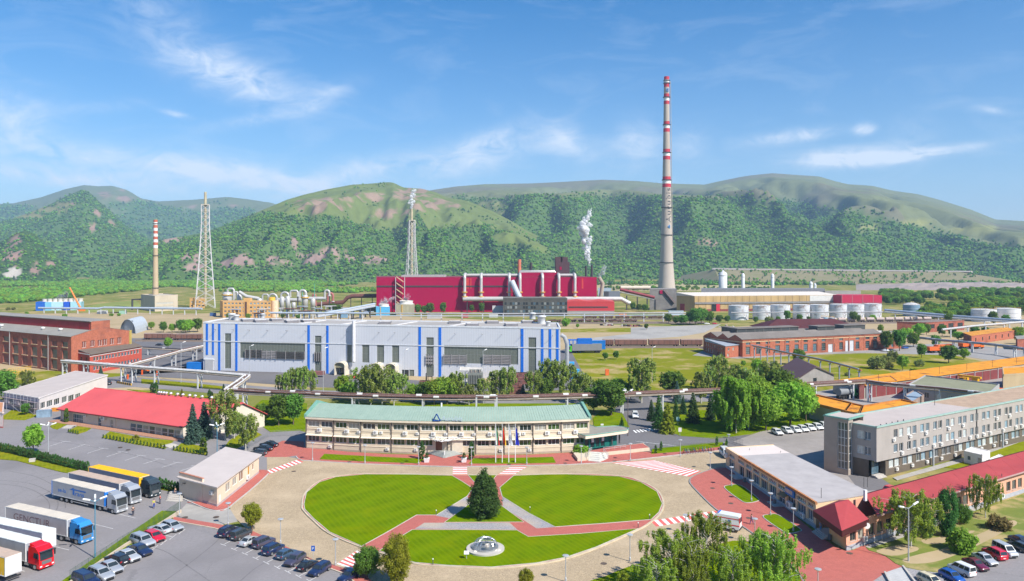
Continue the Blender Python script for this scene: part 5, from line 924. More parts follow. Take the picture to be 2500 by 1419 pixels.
# ---------------------------------------------------------------- brick works, left
BRK=M('brick_red',(.40,.13,.075),.95,.25,1.1,kind='brickwork');BRKD=M('brick_dark',(.32,.105,.07),.95,.3,.9,kind='brickwork');SAND=M('sand_trim',(.55,.40,.24),.9,.15);ROOFG=M('grey_sheet_roof',(.27,.255,.23),.85,.15,.15);DULL=GL('dull_glass',(.10,.10,.085),.35);REDC=M('red_cladding',(.32,.02,.025),.6,.12,.2,kind='ribs',freq=.5)
def brick_left():
 A,B,C_=P(174,911),P(315,889),P(-150,868);h=16.2;root=thing('brick_works','large red brick works with red clerestory band along its roof at the left edge','building',A.copy());d=(A-C_).normalized();L=(A-C_).length;W=[]
 for k,px in enumerate((152,126,101,77,54,31,8,-16,-40,-65,-90,-118)):
  x=(A-C_).length-abs(on_wall(C_,A,px+14)-(A-C_).length)if False else on_wall(C_,A,px);w=on_wall(C_,A,px+13.5)-x
  W+=[(x,11.4,w,2.3,2,1),(x,5.9,w,4.0,2,2),(x,.9,w,4.0,2,2)]
 facade(root,C_,A,0,h,W,BRKD,M('brick_frame',(.22,.17,.13),.7),[DULL,M('bricked_glass',(.22,.09,.07),.8),DULL],rev=.45)
 for w in W:boxpart(root,'sill',SAND,C_,d,w[0]-.2,w[0]+w[2]+.2,-.1,.22,w[1]-.35,w[1]-.02)
 for px in(25,119):x=on_wall(C_,A,px);mb=MB();n=Vector((d.y,-d.x,0));mb.tube(C_+d*x+n*.3,C_+d*x+n*.3+Z3*h,.22,n=6);mb.build('downpipe',M('pipe_grey',(.30,.28,.28),.6),root)
 WG=[wallwin(A,B,x,x+10.5,y,y+15,2,1)for x,y in((200,834),(220.5,831.5),(238.5,830),(251,828),(268,826),(286,824))]
 facade(root,A,B,0,h,WG,BRK,FRW,[M('red_room',(.20,.07,.05),.6)],rev=.3);E=B+(C_-A);facade(root,B,E,0,h,[],BRK);facade(root,E,C_,0,h,[],BRK)
 M0=(A+B)/2;u=(B-A).normalized();zr=18.6;mb=MB();mb.quad(A+Z3*h,B+Z3*h,B+Z3*(h+.3),M0+u*2+Z3*(zr+.6),M0-u*2+Z3*(zr+.6),A+Z3*(h+.3));mb.build('gable',BRK,root);back=C_-A
 for a,b in((A,M0-u*2),(B,M0+u*2)):
  for k in range(10):
   s=lambda p,t:p+back*t
   t0,t1=k/10,(k+.995)/10;o1=(a-b).normalized()*.5;c=[s(a,t0)+o1+Z3*(h+.05),s(a,t1)+o1+Z3*(h+.05),s(b,t1)+Z3*(zr+.3),s(b,t0)+Z3*(zr+.3)];mb=MB();mb.hexa(c,[p+Z3*.2 for p in c]);mb.build('roof_sheet',ROOFG,root)
 w=5.2;a,b=M0-u*w,M0+u*w;bd=back.normalized();Lb=back.length
 q=[a+bd*.5,b+bd*.5,b+bd*Lb,a+bd*Lb];mb=MB();mb.prism(q,17.2,22.4);mb.build('clerestory_wall',BRK,root)
 n=Vector((-bd.y,bd.x,0));n=-n if n.dot(A-M0)<0 else n
 for k in range(14):mb=MB();p=a+bd*(1.5+k*(Lb-2)/14)+(a-b).normalized()*.12;ln=(Lb-2)/14*.985;v=bd;mb.hexa([p+Z3*17.6,p+v*ln+Z3*17.6,p+v*ln+(a-b).normalized()*.25+Z3*17.6,p+(a-b).normalized()*.25+Z3*17.6],[p+Z3*21.7,p+v*ln+Z3*21.7,p+v*ln+(a-b).normalized()*.25+Z3*21.7,p+(a-b).normalized()*.25+Z3*21.7]);mb.build('red_panel',REDC,root)
 mb=MB();e=(a-b).normalized()*.8;mb.hexa([q[0]+e+Z3*22.3,q[1]-e+Z3*22.3,q[2]-e+Z3*22.3,q[3]+e+Z3*22.3],[q[0]+e+Z3*22.6,q[1]-e+Z3*22.6,q[2]-e+Z3*22.6,q[3]+e+Z3*22.6]);mb.build('clerestory_roof',ROOFG,root)
 for px,py in((105,807),(148,810),(4,800)):p=P(px,py,17.2);mb=MB();mb.lathe([(.5,-.6),(.5,.8),(.9,.9),(.9,1.5),(.2,1.7)],p,10);mb.build('roof_fan',FRW,root,True)
 # low annex with brown mono-pitch roof
 A2,B2=P(219,914),P(346,889);q0,q1=P(179,906),P(318,883);r1=M('annex_red',(.45,.085,.055),.9,.1,.6);W=[]
 for k in range(15):x=on_wall(A2,B2,228+k*7.6);W+=[(x,5.6,1.5,1.7,1,1),(x,1.4,1.5,1.7,1,1)]
 facade(root,A2,B2,0,8.6,[w for i,w in enumerate(W)],r1,FRW,[GLS[1],GLS[3]]);facade(root,q0,A2,0,9.2,row((A2-q0).length,3,2.,1.8,5.4,2.)+[(3.,1.,2.5,3,1,1,'door')],r1,FRD,[GLS[0]])
 mb=MB();c=[A2+(A2-q0).normalized()*.6,B2+(A2-q0).normalized()*.6,q1,q0];mb.hexa([Vector((p.x,p.y,z))for p,z in zip(c,(8.6,8.6,10.3,10.3))],[Vector((p.x,p.y,z))for p,z in zip(c,(8.9,8.9,10.6,10.6))]);mb.build('annex_roof',M('brown_felt',(.155,.125,.10),.9,.15,.2),root)
 v=(B2-A2).normalized();boxpart(root,'white_band',FRW,A2,v,0,(B2-A2).length,.02,.1,7.8,8.0);v2=(A2-q0).normalized();boxpart(root,'white_band',FRW,q0,v2,0,(A2-q0).length,.02,.12,8.5,8.9)
 lp=MB();p=P(315,888);lp.box((p.x+.6,p.y-.4,0),(1.2,1.2,16.5));lp.build('ladder_cage',M('ladder_yellow',(.50,.38,.10),.7),root)
brick_left()
# ---------------------------------------------------------------- brick works, right
def brick_right():
 A,B,C_=P(1813,872),P(2200,851),P(1717,859);h=8.9;root=thing('brick_workshop','long red brick workshop with roof lanterns across the dry meadow','building',A.copy());u=(B-A).normalized();L=(B-A).length;n=Vector((u.y,-u.x,0));W=[];FRT=M('teal_window_frame',(.22,.28,.30),.6)
 for x0,x1 in((1821,1831),(1846,1856),(1869,1880),(1893,1904),(1917,1927),(1940,1950),(1962,1972),(1985,1994),(2006,2015.5),(2049,2058),(2089,2098),(2113,2123),(2132,2142),(2157,2166),(2176,2185)):
  a,b=on_wall(A,B,x0),on_wall(A,B,x1);W+=[(a,6.3,b-a,1.3,3,1),(a,1.2,b-a,4.1,3,4)]
 for x0,x1,y1 in((2022,2038,4.6),(2064,2085,6.1)):a,b=on_wall(A,B,x0),on_wall(A,B,x1);W.append((a,.05,b-a,y1,1,1,'roller_door',M('door_pale',(.52,.52,.54),.6)))
 facade(root,A,B,0,h,W,BRK,FRT,[GLS[0],GLS[3],GLS[1]],rev=.3);E=B+(C_-A)*.9;facade(root,C_,A,0,h,row((A-C_).length,4,1.6,1.6,5.6,4),BRK,FRD);facade(root,B,E,0,h,[],BRK);facade(root,E,C_,0,h,[],BRK)
 for z0,z1,o in((h-1.3,h-.9,.15),(h-.35,h+.0,.2)):boxpart(root,'cornice',SAND if z0<h-1 else BRK,A,u,0,L,0,o,z0,z1);v=(A-C_).normalized();boxpart(root,'cornice',SAND if z0<h-1 else BRK,C_,v,0,(A-C_).length,0,o,z0,z1)
 for k in range(10):x=L*(k+.5)/10;boxpart(root,'pilaster',BRK,A,u,x-.3,x+.3,0,.15,0,h-.4)
 d=(C_-A);DK=M('dark_felt',(.175,.155,.14),.9,.2,.1)
 for k,(t0,t1)in enumerate(((.02,.34),(.36,.62),(.64,.98))): # three parallel gabled roofs with brick fronts on the left end
  a,b=A+d*t0,A+d*t1;m=(a+b)/2;mb=MB();mb.quad(b+Z3*h,a+Z3*h,a+Z3*(h+.2),m+Z3*(h+2.4),b+Z3*(h+.2));mb.build('gable',BRK,root)
  for p,q in((a,m),(b,m)):c=[p+Z3*(h+.15),p+u*L*.87+Z3*(h+.15),q+u*L*.87+Z3*(h+2.35),q+Z3*(h+2.35)];mb=MB();mb.hexa(c,[x+Z3*.2 for x in c]);mb.build('roof',DK,root)
 mb=MB();mb.prism([A+u*L*.87,B,E,A+u*L*.87+d*.95],h-.1,h+.5);mb.build('flat_roof',M('pale_roof2',(.50,.45,.41),.9),root)
 GZ=M('lantern_glass',(.07,.075,.075),.3,.3,.6,kind='ribs',freq=.3)
 for x0,x1,y,t in((1799,1987,815,.2),(1996,2049,809,.26),(2060,2128,806,.3),(1780,1800,812,.55)):
  p0,p1=P(x0,y,h+1.6),P(x1,y,h+1.6);p1=p0+u*(p1-p0).length;p0.z=p1.z=0;w=-n*7;mb=MB();mb.prism([p0,p1,p1+w,p0+w],h+.8,h+4.1);mb.build('roof_lantern',GZ,root);a=[p0+n*.5,p1+n*.5,p1+w-n*.5,p0+w-n*.5];mb=MB();mb.prism(a,h+4.1,h+4.45);mb.build('lantern_roof',DK,root)
  for k in range(int((p1-p0).length/6)):boxpart(root,'lantern_mullion',M('mullion',(.2,.19,.18),.7),p0,u,k*6,k*6+.2,.0,.1,h+.9,h+4.05)
 A2,B2,C2=P(1771,875),P(1812,870),P(1722,861);W=[]
 for k in range(9):W+=[((A2-C2).length*(k+.35)/9.3,4.0,1.1,1.5,1,1),((A2-C2).length*(k+.35)/9.3,.9,1.1,1.9,1,1)]
 block(root,A2,B2,C2,6.2,BRK,M('blue_grey_roof',(.30,.33,.38),.8,.15),[(2,3.7,1.3,1.5,2,1),(6,3.7,1.3,1.5,2,1),(1.5,.8,1.3,1.5,2,1)],W,fm=FRW,gl=[GLS[2],GLS[3],GLS[0]],par=0,over=.4,slope=1.2)
brick_right()
bk=thing('hip_roof_hall','dark maroon hipped roof hall just behind the brick workshop','building',P(1900,830));A,B=P(1866,826),P(2110,824);u=(B-A).normalized();nn=Vector((-u.y,u.x,0));MRN=M('maroon_sheet',(.085,.022,.024),.7,.15,.1)
for a,b,c_,d_ in((A,B,B-u*14+nn*12,A+u*14+nn*12),):mb=MB();mb.hexa([a+Z3*6,b+Z3*6,b+nn*26+Z3*6,a+nn*26+Z3*6],[A+u*14+nn*12+Z3*11.5,B-u*14+nn*12+Z3*11.5,B-u*14+nn*14+Z3*11.5,A+u*14+nn*14+Z3*11.5]);mb.build('roof',MRN,bk)
facade(bk,A+nn,B+nn,0,6.1,[],BRK)
for nm,lab,A,B,C_,h,wm,rm,ww in(('brick_hall','low brown brick hall with grey roof beside the tank railway',P(2262,812),P(2354,806),P(2190,810),7.0,BRKD,M('brown_sheet',(.21,.17,.145),.9,.12),row(55,5,6,3,2.6,3,nv=4)),
('orange_roof_hall','brick shed with rusty orange flat roof beside the orange machines',P(2372,842),P(2480,826),P(2352,833),5.2,BRK,M('orange_roof',(.60,.26,.03),.9,.2,.25,kind='rust',freq=.5),row(60,6,1.6,2.2,1.6,5,nv=1)),
('brick_gatehouse','dark brick shed cut off by the right edge behind the garages',P(2484,855),P(2560,850),P(2480,846),6.,BRKD,ROOFG,[])):
 t=thing(nm,lab,'building',A.copy());block(t,A,B,C_,h,wm,rm,ww,[],fm=FRD,gl=[GLS[0]],par=.2,over=.5)
 # purple-brown roofed shed in the trees
sh=thing('shed','grey shed under a dark purple-brown pitched roof behind the leafy trees','shed',P(1920,945));A,B,C_=P(1945,950),P(2036,938),P(1905,925);d=C_-A;GS=M('grey_shed_wall',(.27,.25,.235),.9,.15);h=3.8
facade(sh,A,B,0,h,[(10,.1,2.4,3.4,1,1,'door',GLS[0])],GS);facade(sh,C_,A,0,h,[],GS);m=(A+B)/2;mb=MB();mb.quad(A+Z3*h,B+Z3*h,m+Z3*(h+4));mb.build('gable',GS,sh)
for p in(A,B):e=(p-m).normalized()*.8;c=[p+e+Z3*(h-.2)-d*.03,p+e+d*1.1+Z3*(h-.2),m+d*1.1+Z3*(h+4.1),m-d*.03+Z3*(h+4.1)];mb=MB();mb.hexa(c,[x+Z3*.2 for x in c]);mb.build('roof',M('purple_roof',(.105,.062,.07),.8,.1,.3),sh)
# ---------------------------------------------------------------- garage court with rust-orange roofs (right)
ORR=M('orange_felt',(.66,.27,.02),.95,.16,.3,kind='rust',freq=.16);GWL=M('garage_wall',(.36,.33,.28),.9,.15,.4,streak=.3);GDR=M('garage_door_red',(.20,.045,.045),.7,.2,.7,streak=.3)
def garages():
 A,B=P(2110,974),P(2620,897);K=P(2100,927,4.8);K.z=0;root=thing('garage_row','long garage row with rusty orange roof and dark red doors','garages',A.copy());u=(B-A).normalized();L=(B-A).length;n=Vector((u.y,-u.x,0));dp=13.
 facade(root,A,B,0,4.8,[],GWL);facade(root,A-n*dp,A,0,4.8,[],GWL)
 for k in range(26):
  x=1+k*(L-2)/26;boxpart(root,'garage_door',GDR,A,u,x+.25,x+(L-2)/26-.25,.0,.14,.1,4.0)
  if k%3==0:boxpart(root,'pier',M('pier_grey',(.42,.40,.40),.9),A,u,x-.2,x+.2,.0,.25,0,4.7)
 for k in range(12):a,b=A+u*(L*k/12),A+u*(L*(k+.998)/12);c=[a+n*.5,b+n*.5,b-n*dp,a-n*dp];mb=MB();mb.prism(c,4.8,5.0+.015*(k%2));mb.build('roof_sheet',ORR,root)
 for k in range(7):p=A+u*L*(k+.5)/8-n*1;mb=MB();mb.tube(p+Z3*5,p+Z3*8.2,.06,n=5);mb.build('roof_mast',FRD,root)
garages()
def court():
 root=thing('garage_wall_block','L-shaped block with two bright orange flat roofs behind the white cars','garages',P(2000,1010))
 h=5.0
 for q,m in(([(1978,984),(1992,966),(2078,986),(2064,1005)],ORR),([(2066,1006),(2080,987),(2106,993),(2099,1012)],ORR),([(2101,1012),(2108,994),(2200,978),(2237,986)],ORR)):
  pts=[P(x,y,h)for x,y in q];mb=MB();mb.prism(pts,h-.3,h);mb.build('roof',m,root)
  for i in range(4):
   p,r=pts[i].copy(),pts[(i+1)%4].copy();p.z=r.z=0;v=(r-p).normalized();mb=MB();mb.obox(p,v,0,(r-p).length,-.4,.05,h-.35,h+.45);mb.build('parapet',M('rust_parapet',(.40,.17,.04),.95,.3,.6),root)
   mb=MB();mb.obox(p,v,0.02,(r-p).length-.02,-.3,-.02,0,h-.3);mb.build('wall',GWL,root)
court()
ob=thing('olive_office','low grey office with olive flat roof crossed by a pipe line','building',P(2220,990));A,B,C_=P(2410,1005),P(2440,975),P(2216,976);block(ob,A,B,C_,5.2,M('grey_office_wall',(.34,.33,.33),.9,.1),M('olive_roof',(.235,.235,.15),.9,.15,.2),[],[(x,1.6,1.5,2.0,2,1)for x in(6,10,14,18,21,24,27.5,31)],fm=FRW,gl=GLB,par=.4)
sh=thing('metal_shed','small rusty shed with blue roof at the corner of the olive-roofed office','shed',P(2220,995));A=P(2228,1008);block(sh,A,P(2256,990),P(2206,992),3.4,M('rusty_wall',(.30,.22,.19),.9,.3),M('blue_flat',(.25,.33,.42),.7),[],[],par=.3)
cb=thing('concrete_block','tan concrete building with orange roof cut off by the right edge','building',P(2450,960));block(cb,P(2449,962),P(2600,950),P(2447,940),6.8,M('tan_concrete',(.40,.31,.19),.9,.12,.3,streak=.3),ORR,[],[],par=.6)
rg=thing('workshop_garage','red-doored garage with orange roof behind the green tanker','garage',P(2100,975));A=P(2098,976);block(rg,A,P(2190,962),P(2085,962),4.8,M('garage_dark_red',(.18,.06,.055),.85,.2),ORR,[(2.5,.1,3.2,3.9,2,1,'garage_door',GDR),(9,.1,3.6,4.0,1,1,'garage_door',GLS[0]),(14,.1,5,3.9,2,1,'garage_door',GDR)],[],fm=GDR,par=.3)
cn=thing('office_container','white office container cabin standing beside the grey office','cabin',P(2370,1135));A,B,C_=P(2398,1142),P(2417,1131),P(2353,1131);block(cn,A,B,C_,3.0,M('container_white',(.68,.66,.64),.6),M('container_roof',(.62,.60,.58),.6),[],[(.8,1.0,.9,1.1,1,1),(3.4,.15,.9,2.1,1,1,'door'),(6.,1.0,.9,1.1,1,1)],fm=FRW,par=.12);
cn=thing('low_container','low pale box roof beside the white cabin','cabin',P(2430,1140));block(cn,P(2424,1143),P(2450,1131),P(2414,1138),1.7,M('container_white'),M('container_roof'),[],[],par=.1)
# hangar with rounded roof
hg=thing('arched_hangar','pale blue-grey arched hangar beside the brown wagons','hangar',P(320,812));A,B=P(293,812),P(331,815);u=(B-A).normalized();dd=(P(362,805)-B);r=(B-A).length/2;c=(A+B)/2;prof=[(r*math.cos(R(180-15*k)),r*1.05*math.sin(R(15*k)))for k in range(13)]
for k in range(12):(xa,za),(xb,zb)=prof[k],prof[k+1];mb=MB();q=[c+u*xa+Z3*za,c+u*xb+Z3*zb,c+u*xb+Z3*zb+dd,c+u*xa+Z3*za+dd];mb.hexa(q,[p+Z3*.15 for p in q]);mb.build('roof_panel',M('hangar_metal',(.42,.46,.50),.5,.08),hg)
mb=MB();mb.add([c+u*x+Z3*z+dd*.04 for x,z in prof],[tuple(range(13))]);mb.build('end_wall',M('hangar_end',(.22,.25,.29),.7),hg);boxpart(hg,'hangar_door',M('hangar_door',(.30,.33,.37),.6),c,u,-r*.55,r*.55,-.9,-.7,0,9)
# ---------------------------------------------------------------- smelter and plant in the distance
def far_block(name,label,x0,x1,yt,yb,depth,mat,roof=None,cat='building',wins=(),par=0.,fm=None,gl=None,skew=0.):
 A,B=P(x0,yb),P(x1,yb);h=hgt(yb,yt);u=(B-A).normalized();t=thing(name,label,cat,A.copy());K=A+Vector((A.x/A.y*depth+skew,depth,0))
 block(t,A,B,K,h,mat,roof or mat,wins,[],par=par,fm=fm,gl=gl);return t,A,B,h
SMR=M('smelter_red',(.36,.004,.055),.7,.07,.06,kind='ribs',freq=.25,spec=.08);SMD=M('smelter_dark',(.085,.045,.05),.8,.2);PIPE=M('silver_pipe',(.50,.48,.46),.35,.12,.3,metal=.15);PIPEY=M('pipe_yellow',(.62,.36,.05),.7);DARKS=M('dark_steel',(.055,.052,.055),.7,.3);RUSTP=M('rust_pipe',(.155,.062,.048),.8,.3,.6);STEEL=M('pale_steel',(.52,.53,.55),.5,.1)
def smelter():
 t,A,B,h=far_block('smelter_hall','huge crimson smelter hall with silver pipes down its front',919,1457,677,762,70,SMR,M('smelter_roof',(.20,.05,.06),.8));u=(B-A).normalized();n=Vector((u.y,-u.x,0));y2z=lambda y:hgt(762,y)
 a=lambda px:on_wall(A,B,px)
 boxpart(t,'ribbon_window',DARKS,A,u,a(920.5),a(1106),.0,.4,y2z(701),y2z(697.5));boxpart(t,'ribbon_window',DARKS,A,u,a(1109),a(1265),.0,.4,y2z(701),y2z(697.5))
 for px,w in((1137,8),(1420,4),(1148,3)):boxpart(t,'faded_panel',M('faded_red',(.52,.05,.045),.7,.2),A,u,a(px),a(px+w),.0,.2,y2z(705),y2z(680))
 boxpart(t,'roof_monitor',M('monitor_grey',(.38,.35,.34),.7),A,u,a(977),a(1083),-30,-8,h,y2z(672));boxpart(t,'roof_block',SMR,A,u,a(1268),a(1362),-40,-10,h,y2z(666))
 for i,px in enumerate((1135,1175,1243.5,1269.5,1324,1364,1403)):
  p=A+u*a(px)+n*4;zt=y2z(674);mb=MB();mb.path([p+Z3*y2z(727),p+Z3*(zt-3),p+Z3*zt-n*.6,p+Z3*(zt+1.5)-n*3,p+Z3*(zt+1.8)-n*14],1.5,10);o=mb.build('downpipe',PIPE,t,True)
  for yy in(714,725):mb=MB();mb.lathe([(2.5,0),(2.9,0),(2.9,.8),(2.5,.8)],p+Z3*y2z(yy),10);mb.build('pipe_collar',PIPEY,o)
 mb=MB();p=A+n*5+Z3*y2z(729.5);e=a(1537);mb.path([p+u*a(1131),p+u*a(1400),p+u*a(1515),p+u*a(1530)-Z3*3.5,p+u*a(1536)-Z3*4.5],2.3,12);mb.build('gas_main',PIPE,t,True)
 boxpart(t,'walkway',PIPEY,A,u,a(1131),a(1490),4.,5.2,y2z(726.2),y2z(724.8))
 for px in(1140,1180,1260,1450,1490):boxpart(t,'pipe_support',DARKS,A,u,a(px),a(px)+1,4.5,5.5,0,y2z(732))
 mb=MB();q=A+u*a(1249)+n*8;mb.tube(q+Z3*y2z(686),q+u*8+n*4+Z3*y2z(728),2.9,n=12);mb.build('inclined_duct',M('duct_blue_grey',(.42,.47,.52),.4),t,True)
 mb=MB();mb.path([A+u*a(1270)+Z3*y2z(672)-n*12,A+u*a(1270)+Z3*y2z(664.5)-n*12,A+u*a(1356)+Z3*y2z(664.5)-n*12,A+u*a(1358)+Z3*y2z(672)-n*12],1.8,8);mb.build('roof_duct',PIPE,t,True);mb=MB();mb.tube(A+u*a(1130)+Z3*y2z(672.8)-n*14,A+u*a(1403)+Z3*y2z(672.8)-n*14,1.6,n=8);mb.build('roof_duct',PIPE,t,True)
 for k in range(5): # zig-zag outside stair
  x=a(969);z0=5+k*6.2;mb=MB();mb.hexa([A+u*x+n*2+Z3*(z0+5),A+u*(x+7)+n*2+Z3*z0,A+u*(x+7)+n*4+Z3*z0,A+u*x+n*4+Z3*(z0+5)],[A+u*x+n*2+Z3*(z0+6.),A+u*(x+7)+n*2+Z3*(z0+1.),A+u*(x+7)+n*4+Z3*(z0+1.),A+u*x+n*4+Z3*(z0+6.)]);mb.build('stair_flight',M('stair_tan',(.50,.33,.20),.7),t)
 for dx in(-1,8):boxpart(t,'stair_post',STEEL,A,u,a(969)+dx,a(969)+dx+.5,3,3.5,0,h)
 boxpart(t,'tower_block',SMD,A,u,a(1361),a(1396),-45,-30,h-.5,y2z(640));boxpart(t,'red_door',SMR,A,u,a(1371),a(1376),-30,-29.7,y2z(660),y2z(652))
 for px in(1369.5,1383.5):boxpart(t,'tower_chimney',SMD,A,u,a(px)-3.6,a(px)+3.6,-42,-33,y2z(640.2),y2z(627))
 for px,y,m,r in((1269,633,M('stack_striped',(.52,.17,.10),.7,.35,.12),1.9),(1299,641,DARKS,1.4),(1440,650,DARKS,1.2),(1455,648,DARKS,1.3)):p=A+u*a(px)-n*40;mb=MB();mb.tube(p+Z3*(h-.5),p+Z3*y2z(y),r,n=10);mb.build('stack',m,t,True)
 mb=MB();p=A+u*(a(1457)+2)+n*0;mb.path([p+Z3*y2z(677),p+u*4+Z3*y2z(692),p+u*2+Z3*y2z(725)],2.,8);mb.build('end_duct',M('soot_duct',(.33,.28,.22),.7),t,True)
smelter()
def rows_of(L,nx,nz,h,w_,h_,z0,dz,m=2.):return[w for k in range(nz)for w in row(L,nx,w_,h_,z0+k*dz,m,nv=2)]
t,A,B,h=far_block('glazed_shed','dark sooty shed with rows of small panes in front of the crimson hall',1228,1385,728,771,30,M('soot_wall',(.085,.08,.07),.9,.3,.3),M('soot_roof',(.16,.15,.135),.9));u=(B-A).normalized()
for k in range(3):
 for j in range(24):boxpart(t,'pane',rnd.choice(GLS[:2]+[GLS[3],GL('glass_pale',(.24,.26,.26))]),A,u,1.5+j*2.45,3.4+j*2.45,.0,.12,3+k*3.6,5.3+k*3.6)
t,A,B,h=far_block('red_low_hall','low red hall with a dark ribbon window and grey base',1384,1500,737,768,30,M('red_low',(.50,.045,.05),.6,.08),M('red_low_roof',(.56,.07,.07),.6));u=(B-A).normalized();boxpart(t,'ribbon_window',DARKS,A,u,2,39,0,.3,6.5,7.6);boxpart(t,'base',M('grey_base',(.30,.29,.28),.9),A,u,0,(B-A).length,0,.35,0,3.4)
for sgn in(0,.5):mb=MB();L=(B-A).length;a0=A+u*L*sgn;mb.hexa([a0+Z3*h,a0+u*L*.5+Z3*h,a0+u*L*.5+Vector((0,25,h)),a0+Vector((0,25,h))],[a0+u*L*.05+Z3*(h+.2),a0+u*L*.25+Z3*(h+1.6),a0+u*L*.25+Vector((0,25,h+1.6)),a0+u*L*.05+Vector((0,25,h+.2))]);mb.build('roof_ridge',M('red_low_roof'),t)
far_block('pink_annex','low pinkish shed at the foot of the crimson hall behind small trees',1009,1131,739,757,12,M('pink_annex_wall',(.40,.10,.12),.8),M('pink_annex_roof',(.42,.30,.28),.8),wins=[(6,3,5,3,3,1),(50,3,5,3,3,1)],fm=FRW)
far_block('white_shed','white steel shed beside the dark glazed shed',1202,1228,748,767,10,M('white_shed',(.58,.56,.56),.7,.05,kind='ribs',freq=.4))
far_block('blue_container_roof','pale blue container office right of the crimson hall',1460,1492,704,722,14,M('pale_blue_wall',(.33,.40,.47),.7));far_block('grey_silo_house','dark grey transfer house on the conveyor',1486,1514,712,735,14,M('slate_wall',(.17,.18,.21),.8));far_block('dark_junction','blackened plant room under the conveyor',1474,1490,712,730,10,DARKS)
t,A,B,h=far_block('chimney_plant','grey concrete plant room at the foot of the tall chimney',1586,1652,706,757,26,M('plant_concrete',(.20,.185,.175),.9,.25,.15),M('plant_roof',(.28,.25,.23),.9));u=(B-A).normalized();boxpart(t,'red_hatch',SMR,A,u,10.5,13.5,.0,1,17,20.5)
cv=thing('conveyor','covered red and black conveyor bridge rising to the grey plant room','conveyor',P(1515,750));a,b=P(1515,757),P(1640,757)
for(xa,za),(xb,zb),m,w in(((1514,21.5),(1598,13),M('conveyor_red',(.22,.04,.05),.7),1.6),((1619,20.5),(1645,7),M('conveyor_brown',(.10,.075,.07),.7),2.2),((1512,19.),(1596,10.8),STEEL,.5)):
 p,q=P(xa,757),P(xb,757);mb=MB();p.z,q.z=za,zb;mb.path([p,q],w,4);mb.build('gantry',m,cv)
for px in(1530,1556,1580,1600):p=P(px,757);mb=MB();mb.box((p.x,p.y,0),(1.2,1.2,15-(px-1530)*.06));mb.build('trestle',DARKS,cv)
mb=MB();p,q=P(1515,756),P(1588,756);p.z=q.z=23.;mb.tube(p,q,2.,n=10);mb.build('pipe',M('cream_pipe',(.58,.50,.40),.5),cv,True)
# ---- tall striped chimney
def chimney():
 D0=F*HC/(718-YH);p0=Vector(((1627.5-CX)/F*D0,D0,0));k=D0/F;root=thing('tall_chimney','very tall concrete chimney with red and white bands and Aurubis lettering','chimney',p0)
 zy=lambda y:(718-y)*k
 tab=[(188,6.4),(300,7.6),(400,9.2),(508,11.6),(575,13.4),(642,15.8),(680,18.6),(718,22.5)];rad=lambda y:interp(tab,y)*k;CO=M('chimney_concrete',(.43,.37,.32),.9,.10,.03,streak=.2);RD=M('chimney_red',(.48,.03,.05),.7,.06);WT=M('chimney_white',(.70,.69,.68),.7,.05)
 cuts=[187.6,195.3,204.8,213.5,229.5,238,247,255.5,297,305.5,314,323,364.5,373,381.5,390.5,431.8,440.3,449,457.6,508,575,642,680,718];ms=[RD,WT,RD,CO,RD,WT,RD,CO,RD,WT,RD,CO,RD,WT,RD,CO,RD,WT,RD,CO,CO,CO,CO,CO]
 for i,m in enumerate(ms):
  ya,yb=cuts[i],cuts[i+1];nseg=max(1,int((yb-ya)/14));mb=MB();mb.lathe([(rad(ya+(yb-ya)*j/nseg),zy(ya+(yb-ya)*j/nseg))for j in range(nseg,-1,-1)],p0,40);mb.build('shaft',m,root,True)
 for y in(198,204.6,239,306,374,441,508,575,642):mb=MB();r=rad(y);mb.lathe([(r,zy(y)),(r+1.2,zy(y)+.2),(r+1.2,zy(y)+1.1),(r,zy(y)+1.1)],p0,32,False);mb.build('platform_ring',DARKS,root)
 mb=MB();mb.lathe([(rad(188)*.85,zy(187.7)-8),(rad(188)*.85,zy(187.5))],p0,24);mb.build('flue_mouth',DARKS,root)
 cu=bpy.data.curves.new('t','FONT');cu.body='Aurubis';cu.size=13.;cu.extrude=.12;cu.space_character=1.12;to=bpy.data.objects.new('t',cu);me=bpy.data.meshes.new_from_object(to);bpy.data.objects.remove(to)
 xs=[v.co.x for v in me.vertices];Lx=max(xs);z_a,z_b=zy(544),zy(460)
 for v in me.vertices:
  z=z_a+(z_b-z_a)*v.co.x/Lx;y=718-z/k;r=rad(y)+.25+v.co.z;off=5.2-v.co.y*.82;a=off/r;v.co=(r*math.sin(a),-r*math.cos(a),z)
 me.materials.clear();me.materials.append(M('letter_dark',(.06,.06,.075),.8));link('lettering',me,None,root)
 for yc,s,off in((554,3.6*k,3.4),(221.5,4.2*k,1.6)):
  mb=MB()
  tri=[(0,-s),(0,s),(-s*1.35,0)] # hollow triangle that wraps the shaft
  for i in range(3):
   (ua,va),(ub,vb)=tri[i],tri[(i+1)%3]
   for j in range(4):
    f=lambda t:(ua+(ub-ua)*t,va+(vb-va)*t);pts=[]
    for t in(j/4,(j+1)/4):x,z=f(t);rr=rad(yc)+.5;aa=(off+x)/rr;pts.append((p0.x+rr*math.sin(aa),p0.y-rr*math.cos(aa),zy(yc)+z))
    mb.tube(pts[0],pts[1],.55,n=5)
  mb.build('emblem',M('emblem_blue',(.03,.22,.55),.7),root)
 mb=MB();mb.tube((p0.x+rad(600),p0.y-4,20),(p0.x+rad(200)+1,p0.y-4,zy(200)),.5,n=5);mb.build('ladder',M('ladder_grey',(.40,.36,.33),.8),root)
chimney()
